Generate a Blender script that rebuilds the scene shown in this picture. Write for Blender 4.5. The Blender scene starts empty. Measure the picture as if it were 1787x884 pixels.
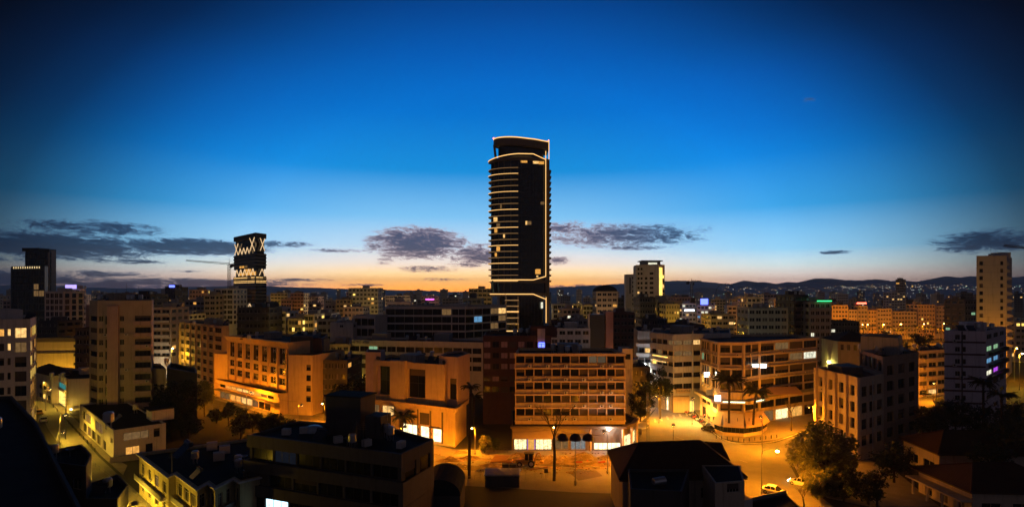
import bpy, math, random
from math import sin, cos, pi, radians, atan2, atan, sqrt, hypot
random.seed(7)
C = bpy.context.scene.collection
sc = bpy.context.scene
# ------------------------------------------------------------------ camera
F, CX, HY, CH = 1000.0, 893.5, 508.0, 37.0      # focal length in photo pixels, optical axis, horizon row, eye height (m)
cam = bpy.data.cameras.new('camera'); camo = bpy.data.objects.new('camera', cam); C.objects.link(camo)
camo.location = (0, 0, CH); camo.rotation_euler = (pi/2, 0, 0)
cam.sensor_fit = 'HORIZONTAL'; cam.sensor_width = 36.0; cam.lens = 36.0*F/1787.0
cam.shift_y = (HY-442.0)/1787.0
cam.clip_start = 0.5; cam.clip_end = 60000
sc.camera = camo
# ------------------------------------------------------------------ colour management
sc.view_settings.view_transform = 'Standard'; sc.view_settings.look = 'None'
sc.view_settings.exposure = 0.0; sc.view_settings.gamma = 1.0; sc.view_settings.use_curve_mapping = False
sc.render.engine = 'CYCLES'
sc.cycles.max_bounces = 5; sc.cycles.diffuse_bounces = 2; sc.cycles.glossy_bounces = 2
sc.cycles.transmission_bounces = 2; sc.cycles.volume_bounces = 0; sc.cycles.transparent_max_bounces = 6
sc.cycles.sample_clamp_indirect = 4.0; sc.cycles.caustics_reflective = False; sc.cycles.caustics_refractive = False
sc.cycles.use_denoising = True

def lin(r, g, b):                                # sRGB 0..255 -> linear
    f = lambda c: (c/255/12.92) if c <= 10 else ((c/255+0.055)/1.055)**2.4
    return (f(r), f(g), f(b), 1.0)
# ------------------------------------------------------------------ world: twilight sky, sunset low behind the tower
world = bpy.data.worlds.new('World'); sc.world = world; world.use_nodes = True
wt = world.node_tree; wt.nodes.clear()
class NT:
    def __init__(s, t): s.t = t
    def n(s, typ, **k):
        nd = s.t.nodes.new(typ)
        for a, v in k.items(): setattr(nd, a, v)
        return nd
    def l(s, a, b): s.t.links.new(a, b)
    def put(s, sock, v):
        if v is None: return
        if hasattr(v, 'is_output') or hasattr(v, 'links'): s.l(v, sock)
        else: sock.default_value = v
    def m(s, op, a, b=None, c=None, clamp=False):
        nd = s.n('ShaderNodeMath', operation=op, use_clamp=clamp)
        for i, v in enumerate((a, b, c)):
            if v is not None: s.put(nd.inputs[i], v)
        return nd.outputs[0]
    def ramp(s, fac, stops, interp='LINEAR'):
        nd = s.n('ShaderNodeValToRGB'); cr = nd.color_ramp; cr.interpolation = interp
        while len(cr.elements) < len(stops): cr.elements.new(0.5)
        for e, (p, c) in zip(cr.elements, stops): e.position = p; e.color = c
        s.put(nd.inputs[0], fac); return nd.outputs[0]
    def mix(s, fac, a, b, blend='MIX'):
        nd = s.n('ShaderNodeMix', data_type='RGBA', blend_type=blend)
        s.put(nd.inputs[0], fac); s.put(nd.inputs[6], a); s.put(nd.inputs[7], b)
        return nd.outputs[2]
    def smooth(s, v, lo, hi):
        nd = s.n('ShaderNodeMapRange', interpolation_type='SMOOTHSTEP')
        s.put(nd.inputs[0], v); nd.inputs[1].default_value = lo; nd.inputs[2].default_value = hi
        return nd.outputs[0]
    def noise(s, vec, scale, detail=4, rough=0.55):
        nd = s.n('ShaderNodeTexNoise'); s.l(vec, nd.inputs['Vector'])
        nd.inputs['Scale'].default_value = scale; nd.inputs['Detail'].default_value = detail
        nd.inputs['Roughness'].default_value = rough
        return nd.outputs['Fac']
    def xyz(s, x, y, z):
        nd = s.n('ShaderNodeCombineXYZ')
        for i, v in enumerate((x, y, z)): s.put(nd.inputs[i], v)
        return nd.outputs[0]

W = NT(wt)
tc = W.n('ShaderNodeTexCoord'); sep = W.n('ShaderNodeSeparateXYZ'); W.l(tc.outputs['Generated'], sep.inputs[0])
dx, dy, dz = sep.outputs
az = W.m('MULTIPLY', W.m('ARCTAN2', dx, dy), 180/pi)                    # degrees, 0 towards +Y
el = W.m('MULTIPLY', W.m('ARCSINE', dz), 180/pi)
elp = W.m('DIVIDE', el, 90.0)
sunaz = -3.5
daz = W.m('ABSOLUTE', W.m('SUBTRACT', az, sunaz))
def hz(c, k): return tuple(min(v*k**2.3, 9.0) for v in c[:3])+(1.0,)      # the haze in front takes a share of the light near the horizon
core = W.ramp(elp, [(0.0, hz(lin(255,148,52),1.9)), (0.005, hz(lin(255,172,72),1.75)), (0.0177, hz(lin(253,208,140),1.5)), (0.03, hz(lin(240,222,206),1.28)),
                    (0.049, hz(lin(190,218,240),1.15)), (0.081, hz(lin(128,198,246),1.07)), (0.13, lin(22,150,230)), (0.19, lin(0,119,214)),
                    (0.245, lin(0,101,199)), (0.288, lin(2,89,184)), (0.36, lin(2,66,145)), (0.6, lin(3,28,70)), (1.0, lin(4,14,40))])
side = W.ramp(elp, [(0.0, hz(lin(200,150,142),1.8)), (0.010, hz(lin(206,176,162),1.65)), (0.026, hz(lin(188,204,206),1.4)), (0.043, hz(lin(142,200,234),1.22)), (0.086, hz(lin(60,172,244),1.04)),
                    (0.139, lin(6,143,242)), (0.165, lin(0,127,232)), (0.215, lin(0,109,216)), (0.253, lin(0,92,186)), (0.36, lin(0,62,140)), (0.6, lin(2,28,70)), (1.0, lin(4,14,40))])
f_az = W.smooth(daz, 7.0, 31.0)
skyc = W.mix(f_az, core, side)
qa = W.m('DIVIDE', az, 52.0); qe = W.m('DIVIDE', el, 40.0)
ang = W.m('DIVIDE', W.m('SQRT', W.m('ADD', W.m('MULTIPLY', qa, qa), W.m('MULTIPLY', qe, qe))), 4.0)   # how far from the glow
g = lambda v: (v, v, v, 1)
fall = W.ramp(ang, [(0.0, g(1.0)), (0.125, g(1.0)), (0.15, g(.82)), (0.168, g(.62)), (0.188, g(.34)), (0.203, g(.16)), (0.22, g(.065)), (0.237, g(.018)), (0.30, g(.015)), (1.0, g(.03))])
skyc = W.mix(1.0, skyc, fall, 'MULTIPLY')
# clouds: flat dusk streaks, placed by direction (azimuth, elevation)
def azel(x, y):
    a = atan((x-CX)/F); return math.degrees(a), math.degrees(atan((HY-y)/F*cos(a)))
clouds = [(80,428,200,22,1.3),(335,431,125,13,1.3),(165,397,140,14,.85),(225,456,75,5,.75),(175,478,110,7,.75),(40,452,70,8,.5),(20,487,150,16,1.1),
          (728,424,76,25,1.25),(672,456,20,10,.5),(838,445,55,20,.95),(745,469,60,7,.7),(820,462,50,6,.6),(765,487,60,4,.5),
          (1085,411,150,22,.86),(985,398,60,14,.7),(1110,432,70,6,.6),(975,455,26,8,.8),(1456,440,30,3.2,1.0),(1722,421,95,19,1.1),
          (495,426,60,7,.7),(590,437,60,4,.6),(520,488,60,3,.8),(640,497,60,3,.6),(330,495,200,9,1.1),(170,500,170,10,1.0),(1010,501,90,6,.7),(330,473,40,2.5,.5),(1412,174,22,7,.34)]
mask = None
for (x, y, rx, ry, w) in clouds:
    a0, e0 = azel(x, y); ax = math.degrees(rx/F)*cos(radians(a0))**2; ay = math.degrees(ry/F)*cos(radians(a0))
    u = W.m('MULTIPLY', W.m('SUBTRACT', az, a0), 1/ax); v = W.m('MULTIPLY', W.m('SUBTRACT', el, e0), 1/ay)
    d = W.m('SUBTRACT', 1.0, W.m('ADD', W.m('MULTIPLY', u, u), W.m('MULTIPLY', v, v)))
    d = W.m('ADD', W.m('MAXIMUM', d, -3.0), 1.35*(w-1.0))
    mask = d if mask is None else W.m('MAXIMUM', mask, d)
cvec = W.xyz(W.m('MULTIPLY', az, 0.36), W.m('MULTIPLY', W.m('ADD', el, W.m('MULTIPLY', az, 0.04)), 1.25), 0.0)
wv = W.n('ShaderNodeTexNoise'); W.l(cvec, wv.inputs['Vector']); wv.inputs['Scale'].default_value = 0.9; wv.inputs['Detail'].default_value = 4
va = W.n('ShaderNodeVectorMath', operation='MULTIPLY_ADD'); W.l(wv.outputs['Color'], va.inputs[0]); va.inputs[1].default_value = (1.5, 1.1, 0); W.l(cvec, va.inputs[2]); cvec = va.outputs[0]
n1 = W.noise(cvec, 1.5, 10, 0.72); n2 = W.noise(cvec, 6.0, 5, 0.65)
dens = W.m('ADD', W.m('ADD', W.m('MULTIPLY', mask, 1.25), 0.42), W.m('ADD', W.m('MULTIPLY', W.m('SUBTRACT', n1, 0.50), 5.2), W.m('MULTIPLY', W.m('SUBTRACT', n2, 0.5), 1.6)))
cov = W.m('MULTIPLY', W.smooth(dens, -0.1, 1.3), 0.9)
cov = W.m('MULTIPLY', cov, W.smooth(mask, -0.9, 0.05))
thick = W.smooth(dens, 0.1, 1.9)
cl_in = W.mix(thick, lin(214,176,182), lin(58,52,92)); cl_out = W.mix(thick, lin(90,135,188), lin(20,46,90))
cl = W.mix(W.smooth(daz, 8, 20), cl_in, cl_out)
cl = W.mix(1.0, cl, W.ramp(ang, [(0, g(1)), (0.14, g(.85)), (0.20, g(.36)), (0.24, g(.12)), (1, g(.02))]), 'MULTIPLY')
skyc = W.mix(cov, skyc, cl)
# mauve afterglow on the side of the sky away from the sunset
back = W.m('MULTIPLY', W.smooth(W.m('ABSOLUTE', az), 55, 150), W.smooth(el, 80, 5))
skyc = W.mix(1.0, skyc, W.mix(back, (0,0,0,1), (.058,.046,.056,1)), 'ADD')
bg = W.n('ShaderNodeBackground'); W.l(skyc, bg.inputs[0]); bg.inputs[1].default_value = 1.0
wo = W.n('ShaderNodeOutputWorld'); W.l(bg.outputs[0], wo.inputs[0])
world.cycles.sampling_method = 'MANUAL'; world.cycles.sample_map_resolution = 512
# the sun has set: no sun lamp; everything else is lit by the street lamps, shop windows and signs built below

# ------------------------------------------------------------------ pixel helpers (directions; distances come from the ground)
def XW(x, Y): return (x-CX)/F*Y
def ZW(y, Y): return CH-(y-HY)/F*Y
def G(x, y):
    Y = CH*F/(y-HY); return (XW(x, Y), Y)
# ------------------------------------------------------------------ materials
MATS = {}
def mat(name, col, rough=0.8, var=0.25, scale=0.6, streak=0.0, metal=0.0, bump=0.15, spec=0.3, fine=6.0):
    if name in MATS: return MATS[name]
    m = bpy.data.materials.new(name); m.use_nodes = True; t = NT(m.node_tree)
    p = m.node_tree.nodes['Principled BSDF']
    p.inputs['Roughness'].default_value = rough; p.inputs['Metallic'].default_value = metal
    p.inputs['Specular IOR Level'].default_value = spec
    c = tuple(col)+(1,) if len(col) == 3 else col
    if var > 0:
        geo = t.n('ShaderNodeNewGeometry'); pos = geo.outputs['Position']
        a = t.noise(pos, scale, 6, 0.65); b = t.noise(pos, fine, 3, 0.6)
        v = t.m('ADD', t.m('MULTIPLY', t.m('SUBTRACT', a, 0.5), 2*var), t.m('MULTIPLY', t.m('SUBTRACT', b, 0.5), var*0.8))
        if streak > 0:                             # rain streaks run down walls
            mp = t.n('ShaderNodeMapping'); t.l(pos, mp.inputs[0]); mp.inputs['Scale'].default_value = (1.6, 1.6, 0.09)
            s = t.smooth(t.noise(mp.outputs[0], 1.0, 5, 0.7), 0.5, 0.75)
            v = t.m('SUBTRACT', v, t.m('MULTIPLY', s, streak))
        v = t.m('MAXIMUM', t.m('ADD', v, 1.0), 0.15)
        col_o = t.mix(1.0, c, t.xyz(v, v, v), 'MULTIPLY'); t.l(col_o, p.inputs['Base Color'])
        if bump > 0:
            bn = t.n('ShaderNodeBump'); bn.inputs['Strength'].default_value = bump; bn.inputs['Distance'].default_value = 0.05
            t.l(b, bn.inputs['Height']); t.l(bn.outputs[0], p.inputs['Normal'])
    else: p.inputs['Base Color'].default_value = c
    MATS[name] = m; return m
def emat(name, col, strength, pattern=0.0, scale=1.2):
    """something that gives off light: lamp, sign, lit window (pattern = furniture and curtains seen inside)"""
    if name in MATS: return MATS[name]
    m = bpy.data.materials.new(name); m.use_nodes = True; t = NT(m.node_tree); m.node_tree.nodes.clear()
    e = t.n('ShaderNodeEmission'); o = t.n('ShaderNodeOutputMaterial'); t.l(e.outputs[0], o.inputs[0])
    e.inputs[1].default_value = strength; c = tuple(col)+(1,)
    if pattern > 0:
        geo = t.n('ShaderNodeNewGeometry')
        br = t.n('ShaderNodeTexVoronoi'); br.distance = 'CHEBYCHEV'; t.l(geo.outputs['Position'], br.inputs['Vector']); br.inputs['Scale'].default_value = scale
        n = t.noise(geo.outputs['Position'], scale*2.2, 3)
        v = t.m('MULTIPLY', t.m('ADD', t.m('SUBTRACT', 1.25, t.m('MULTIPLY', br.outputs['Distance'], pattern)), t.m('MULTIPLY', t.m('SUBTRACT', n, 0.5), 1.6*pattern)), 1.0)
        v = t.m('MAXIMUM', v, 0.12)
        t.l(t.mix(1.0, c, t.xyz(v, v, v), 'MULTIPLY'), e.inputs[0])
    else: e.inputs[0].default_value = c
    MATS[name] = m; return m
white   = mat('white_render', (.52,.48,.45), streak=.45, var=.16)
cream   = mat('cream_render', (.44,.35,.25), streak=.45, var=.2)
beige   = mat('beige_render', (.36,.29,.22), streak=.5, var=.2)
pinkish = mat('rose_render', (.40,.28,.25), streak=.4, var=.18)
grey    = mat('grey_concrete', (.26,.25,.25), streak=.5, var=.25)
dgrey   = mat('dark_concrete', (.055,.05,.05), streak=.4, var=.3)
brownb  = mat('brown_brick', (.085,.04,.034), streak=.3, var=.3)
ochre   = mat('ochre_stone', (.48,.34,.19), streak=.35, var=.18)
lav     = mat('lilac_render', (.56,.49,.54), streak=.5, var=.16)
roofm   = mat('bitumen_roof', (.016,.019,.024), rough=.9, var=.5, scale=.25, spec=.06)
roof2   = mat('gravel_roof', (.030,.032,.036), rough=.95, var=.45, scale=.3, spec=.06)
asphalt = mat('asphalt', (.15,.14,.13), rough=.85, var=.5, scale=.16, fine=3.5, bump=.3, spec=.05)
paving  = mat('paving_stone', (.21,.18,.15), rough=.9, spec=.05, var=.4, scale=.5, fine=4)
kerbm   = mat('kerb_stone', (.36,.33,.29), var=.3, scale=1.2)
earth   = mat('bare_earth', (.16,.11,.07), rough=.95, var=.95, scale=.35, fine=1.8, bump=.8)
groundm = mat('dark_ground', (.024,.022,.018), rough=.95, var=.6, scale=.05, fine=1.0)
paintw  = mat('worn_white_paint', (.27,.25,.22), var=.6, scale=1.5)
metal   = mat('painted_steel', (.16,.16,.17), rough=.5, var=.25, metal=.4)
galv    = mat('galvanised_steel', (.42,.43,.45), rough=.4, var=.25, metal=.7)
framem  = mat('window_frame', (.34,.31,.28), rough=.5, var=.15)
frdark  = mat('dark_window_frame', (.045,.038,.034), rough=.45, var=.15)
glass   = mat('dark_glass', (.006,.007,.009), rough=.22, var=0, spec=.22)
curtain = mat('drawn_blind', (.075,.06,.05), rough=.9, var=.3, scale=2.5)
acm     = mat('air_conditioner_casing', (.50,.47,.43), var=.2, scale=3)
tiles_m = mat('clay_roof_tile', (.045,.018,.012), rough=.85, var=.45, scale=.8)
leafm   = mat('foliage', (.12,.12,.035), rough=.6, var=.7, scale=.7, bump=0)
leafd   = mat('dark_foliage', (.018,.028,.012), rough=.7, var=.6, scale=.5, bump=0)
palmm   = mat('palm_frond', (.030,.036,.014), rough=.6, var=.5, scale=1, bump=0)
bark    = mat('bark', (.035,.025,.018), rough=.95, var=.4, scale=2, bump=.5)
black   = mat('black_paint', (.018,.018,.02), rough=.5, var=.2)
tglass  = mat('curtain_wall_glass', (.006,.007,.009), rough=.05, var=0, spec=.45)
fascia  = mat('bronze_fascia', (.12,.085,.055), rough=.5, var=.2)
rubber  = mat('tyre_rubber', (.02,.02,.02), rough=.9, var=.2)
L_warm  = emat('warm_lit_room', (1,.58,.19), 1.15, .8, .9)
L_amber = emat('amber_lit_room', (1,.46,.09), .85, .6, 1.1)
L_white = emat('white_lit_room', (.90,.88,.66), 1.1, .8, 1.0)
L_dim   = emat('dim_lit_room', (.75,.42,.16), .22, .6, 1.0)
L_green = emat('green_lit_room', (.40,.75,.42), .55, .5, 1.2)
L_cyan  = emat('cyan_lit_room', (.22,.55,.95), .5, .5, 1.0)
L_purp  = emat('violet_lit_room', (.50,.08,.85), .9, .4, 1.0)
L_blue  = emat('blue_lit_sign', (.10,.14,1.0), 4.0)
L_shop  = emat('shop_window_light', (1,.80,.38), 1.9, 1.15, 1.9)
L_shop2 = emat('bright_shop_interior', (1,.84,.46), 2.3, .75, .9)
L_yel   = emat('yellow_stair_light', (1,.66,.14), 1.6, .5, .5)
strip   = emat('warm_led_strip', (1,.55,.18), 1.5)
stripd  = emat('dim_led_strip', (1,.56,.22), .5)
bulbO   = emat('sodium_bulb', (1,.55,.14), 60)
bulbW   = emat('white_bulb', (.9,.95,1), 45)
bulbY   = emat('yellow_bulb', (1,.8,.35), 40)
red_l   = emat('red_beacon', (1,.08,.05), 14)
green_l = emat('green_strip_light', (.04,1,.25), 2.5)
# ------------------------------------------------------------------ mesh helpers
class MB:
    def __init__(s): s.v = []; s.f = []; s.mi = []; s.cur = 0
    def add(s, vs, fs):
        b = len(s.v); s.v += [tuple(p) for p in vs]
        s.f += [tuple(i+b for i in q) for q in fs]; s.mi += [s.cur]*len(fs); return s
    def quad(s, a, b, c, d): return s.add((a, b, c, d), ((0,1,2,3),))
    def box(s, x0, x1, y0, y1, z0, z1):
        vs = [(x,y,z) for z in (z0,z1) for y in (y0,y1) for x in (x0,x1)]
        return s.add(vs, ((0,2,3,1),(4,5,7,6),(0,1,5,4),(2,6,7,3),(0,4,6,2),(1,3,7,5)))
    def obox(s, c, ang, w, d, z0, z1):            # box turned about z, centre c
        ca, sa = cos(ang), sin(ang)
        vs = [(c[0]+x*ca-y*sa, c[1]+x*sa+y*ca, z) for z in (z0,z1) for y in (-d/2,d/2) for x in (-w/2,w/2)]
        return s.add(vs, ((0,2,3,1),(4,5,7,6),(0,1,5,4),(2,6,7,3),(0,4,6,2),(1,3,7,5)))
    def prism(s, poly, z0, z1):
        n = len(poly); vs = [(p[0],p[1],z0) for p in poly]+[(p[0],p[1],z1) for p in poly]
        return s.add(vs, [tuple(range(n-1,-1,-1)), tuple(range(n,2*n))]+[(i,(i+1)%n,n+(i+1)%n,n+i) for i in range(n)])
    def tube(s, p0, p1, r0, r1=None, n=6, cap=True):
        r1 = r0 if r1 is None else r1
        d = [p1[i]-p0[i] for i in range(3)]; L = sqrt(sum(q*q for q in d)) or 1e-6; d = [q/L for q in d]
        a = (0,0,1) if abs(d[2]) < .9 else (1,0,0)
        u = (d[1]*a[2]-d[2]*a[1], d[2]*a[0]-d[0]*a[2], d[0]*a[1]-d[1]*a[0]); k = sqrt(sum(q*q for q in u)); u = [q/k for q in u]
        w = (d[1]*u[2]-d[2]*u[1], d[2]*u[0]-d[0]*u[2], d[0]*u[1]-d[1]*u[0])
        vs = []
        for p, r in ((p0,r0),(p1,r1)):
            for i in range(n):
                t = 2*pi*i/n; vs.append(tuple(p[j]+r*(cos(t)*u[j]+sin(t)*w[j]) for j in range(3)))
        fs = [(i,(i+1)%n,n+(i+1)%n,n+i) for i in range(n)]
        if cap: fs += [tuple(range(n-1,-1,-1)), tuple(range(n,2*n))]
        return s.add(vs, fs)
    def path(s, pts, r0, r1=None, n=6):
        r1 = r0 if r1 is None else r1; k = len(pts)-1
        for i in range(k): s.tube(pts[i], pts[i+1], r0+(r1-r0)*i/k, r0+(r1-r0)*(i+1)/k, n)
        return s
    def lathe(s, c, prof, n=12):                  # prof: (radius, z)
        vs = [(c[0]+r*cos(2*pi*i/n), c[1]+r*sin(2*pi*i/n), c[2]+z) for r, z in prof for i in range(n)]
        k = len(prof)
        fs = [(j*n+i, j*n+(i+1)%n, (j+1)*n+(i+1)%n, (j+1)*n+i) for j in range(k-1) for i in range(n)]
        fs += [tuple(range(n-1,-1,-1)), tuple(range((k-1)*n, k*n))]
        return s.add(vs, fs)
    def mesh(s, name, mats, smooth=False):
        me = bpy.data.meshes.new(name); me.from_pydata(s.v, [], s.f)
        for m in (mats if isinstance(mats, (list,tuple)) else [mats]): me.materials.append(m)
        if any(s.mi): me.polygons.foreach_set('material_index', s.mi)
        if smooth: me.polygons.foreach_set('use_smooth', [True]*len(s.f))
        me.update(); return me
    def build(s, name, mats, parent=None, loc=None, smooth=False):
        return link(name, s.mesh(name, mats, smooth), parent, loc)
def link(name, me, parent=None, loc=None, rz=0.0):
    o = bpy.data.objects.new(name, me); C.objects.link(o)
    if parent is not None: o.parent = parent
    if loc is not None: o.location = loc
    if rz: o.rotation_euler = (0,0,rz)
    return o
def tag(o, label=None, cat=None, group=None, kind=None):
    if label: o['label'] = label
    if cat: o['category'] = cat
    if group: o['group'] = group
    if kind: o['kind'] = kind
    return o
def thing(name, label, cat, loc=(0,0,0), rz=0, group=None):
    o = bpy.data.objects.new(name, None); C.objects.link(o); o.empty_display_size = 0.5
    o.location = loc; o.rotation_euler = (0,0,rz)
    return tag(o, label, cat, group)
def setmat(o, m, i=0):
    o.material_slots[i].link = 'OBJECT'; o.material_slots[i].material = m
    return o
def copy_tree(o, parent=None):
    c = o.copy(); C.objects.link(c); c.parent = parent
    for ch in list(o.children): copy_tree(ch, c)
    return c
# ------------------------------------------------------------------ building kit
WCACHE = {}
def win_mesh(w, h, nm, nt, depth, fr):
    """frame with nm panes across and a transom share nt; pane mesh apart"""
    w, h = round(w,2), round(h,2); k = (w,h,nm,nt,depth,fr.name)
    if k not in WCACHE:
        f = MB(); t = min(.07, w*.08); y0, y1 = depth-.07, depth-.01
        f.box(0,w,y0,y1,0,t); f.box(0,w,y0,y1,h-t,h); f.box(0,t,y0,y1,t,h-t); f.box(w-t,w,y0,y1,t,h-t)
        for i in range(1,nm): f.box(w*i/nm-t/2,w*i/nm+t/2,y0+.01,y1,t,h-t)
        if nt: f.box(t,w-t,y0+.014,y1-.002,h*nt-t/2,h*nt+t/2)
        p = MB().quad((0,depth-.03,0),(w,depth-.03,0),(w,depth-.03,h),(0,depth-.03,h))
        WCACHE[k] = (f.mesh('window',fr), p.mesh('pane',glass))
    return WCACHE[k]
def mid_win_mesh(w, h, nm, depth, fr):
    w, h = round(w,1), round(h,1); k = ('mid',w,h,nm,depth,fr.name)
    if k not in WCACHE:
        f = MB().quad((0,depth-.03,0),(w,depth-.03,0),(w,depth-.03,h),(0,depth-.03,h))
        f.cur = 1
        for i in range(1,nm): f.box(w*i/nm-.05,w*i/nm+.05,depth-.1,depth-.02,0,h)
        f.box(0,w,depth-.1,depth-.02,0,.08)
        WCACHE[k] = f.mesh('window',[glass,fr])
    return WCACHE[k]
def inset(poly, d):
    n = len(poly); out = []
    for i in range(n):
        a, b, c = poly[i-1], poly[i], poly[(i+1)%n]
        l1, l2 = hypot(b[0]-a[0],b[1]-a[1]), hypot(c[0]-b[0],c[1]-b[1])
        n1 = (-(b[1]-a[1])/l1,(b[0]-a[0])/l1); n2 = (-(c[1]-b[1])/l2,(c[0]-b[0])/l2)
        k = 1+n1[0]*n2[0]+n1[1]*n2[1]
        if k < .15: k = .15
        out.append((b[0]+d*(n1[0]+n2[0])/k, b[1]+d*(n1[1]+n2[1])/k))
    return out
def wall_face(mb, p0, p1, z0, z1, ops, depth):
    L = hypot(p1[0]-p0[0],p1[1]-p0[1]); ux, uy = (p1[0]-p0[0])/L, (p1[1]-p0[1])/L
    P = lambda u, z, d=0: (p0[0]+ux*u-uy*d, p0[1]+uy*u+ux*d, z)
    vs = sorted(set([z0,z1]+[v for o in ops for v in (o[2],o[3])]))
    for a, b in zip(vs, vs[1:]):
        m = (a+b)/2; cut = sorted((o[0],o[1]) for o in ops if o[2] < m < o[3])
        u = 0.0
        for c0, c1 in cut+[(L,L)]:
            if c0-u > 1e-4: mb.quad(P(u,a),P(c0,a),P(c0,b),P(u,b))
            u = c1
    for (a,b,c,d) in ops:
        mb.quad(P(a,c),P(a,c,depth),P(a,d,depth),P(a,d)); mb.quad(P(b,c,depth),P(b,c),P(b,d),P(b,d,depth))
        mb.quad(P(a,c),P(b,c),P(b,c,depth),P(a,c,depth)); mb.quad(P(a,d,depth),P(b,d,depth),P(b,d),P(a,d))
def grid(n, ml=.8, mr=.8, gap=.6, rows=(), nm=2, nt=0, kind='window', fr=None, lit=0.0, pal=None, set=None, blind=.18, depth=.22, near=True, skip=()):
    return dict(n=n, ml=ml, mr=mr, gap=gap, rows=rows, nm=nm, nt=nt, kind=kind, fr=fr, lit=lit, pal=pal or [L_warm,L_amber,L_white], set=set or {}, blind=blind, depth=depth, near=near, skip=skip)
def floors(z0, n, fh, sill=.9, head=2.4): return [(z0+i*fh+sill, z0+i*fh+head) for i in range(n)]
def foot(front, back):
    """footprint: visible corners (photo column, distance) from left to right, then shifted by the depth vector"""
    pts = [(XW(x,Y),Y) for x,Y in front]
    return pts+[(pts[-1][0]+back[0],pts[-1][1]+back[1]),(pts[0][0]+back[0],pts[0][1]+back[1])]
BLIND = MB().box(0,1,-.01,.01,-1,0).mesh('blind', mat('roller_blind', (.085,.065,.05), rough=.9, var=.3, scale=2.5))
def building(name, label, poly, h, wallm, faces=None, cat='building', z0=0.0, roof=None, parapet=.7, root=None, group=None, pname='wall', roofname='roof'):
    """faces: edge index -> list of grids; every window is an object with its pane"""
    faces = faces or {}
    if root is None:
        cx = sum(p[0] for p in poly)/len(poly); cy = sum(p[1] for p in poly)/len(poly)
        root = thing(name, label, cat, (cx,cy,0), group=group)
    ox, oy = root.location[0], root.location[1]
    lp = [(p[0]-ox,p[1]-oy) for p in poly]; n = len(lp)
    mb = MB()
    for i in range(n):
        p0, p1 = lp[i], lp[(i+1)%n]; L = hypot(p1[0]-p0[0],p1[1]-p0[1]); ang = atan2(p1[1]-p0[1],p1[0]-p0[0])
        ops = []; dep = .22
        for gi, gr in enumerate(faces.get(i, [])):
            k = gr['n']; W_ = (L-gr['ml']-gr['mr']-gr['gap']*(k-1))/k; dep = gr['depth']
            if W_ < .25: continue
            for r, (a, b) in enumerate(gr['rows']):
                for c in range(k):
                    if (r,c) in gr['skip']: continue
                    u0 = gr['ml']+c*(W_+gr['gap']); ops.append((u0,u0+W_,a,b))
                    fr = gr['fr'] or framem
                    loc = (p0[0]+cos(ang)*u0, p0[1]+sin(ang)*u0, a)
                    pm = gr['set'].get((r,c)) or gr['set'].get((r,None))
                    if pm is None:
                        q = random.random()
                        pm = random.choice(gr['pal']) if q < gr['lit'] else (curtain if q < gr['lit']+gr['blind'] else None)
                    if gr['near']:
                        fm, pmh = win_mesh(W_, b-a, gr['nm'], gr['nt'], dep, fr)
                        wo_ = link(gr['kind'], fm, root, loc, ang); po = link('pane', pmh, wo_)
                        po.scale = (W_/round(W_,2),1,1)
                        if pm: setmat(po, pm)
                        elif random.random() < .3 and b-a > 1.2:      # a blind let down part of the way
                            bo = link('blind', BLIND, wo_, (W_*.04, dep-.055, (b-a)*.97)); bo.scale = (W_*.92, 1, (b-a)*random.uniform(.2,.75))
                    else:
                        wo_ = link(gr['kind'], mid_win_mesh(W_, b-a, gr['nm'], dep, fr), root, loc, ang)
                        wo_.scale = (W_/round(W_,1),1,(b-a)/round(b-a,1))
                        if pm: setmat(wo_, pm)
        wall_face(mb, p0, p1, z0, h, ops, dep)
    ins = inset(lp, .25)
    for i in range(n):
        j = (i+1)%n
        mb.quad((*lp[i],h),(*lp[j],h),(*ins[j],h),(*ins[i],h)); mb.quad((*ins[i],h),(*ins[j],h),(*ins[j],h-parapet),(*ins[i],h-parapet))
    mb.build(pname, wallm, root)
    MB().add([(*p,h-parapet) for p in ins],[tuple(range(n))]).build(roofname, roof or roofm, root)
    return root
def loc_in(root, x, y): return (x-root.location[0], y-root.location[1])
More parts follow.
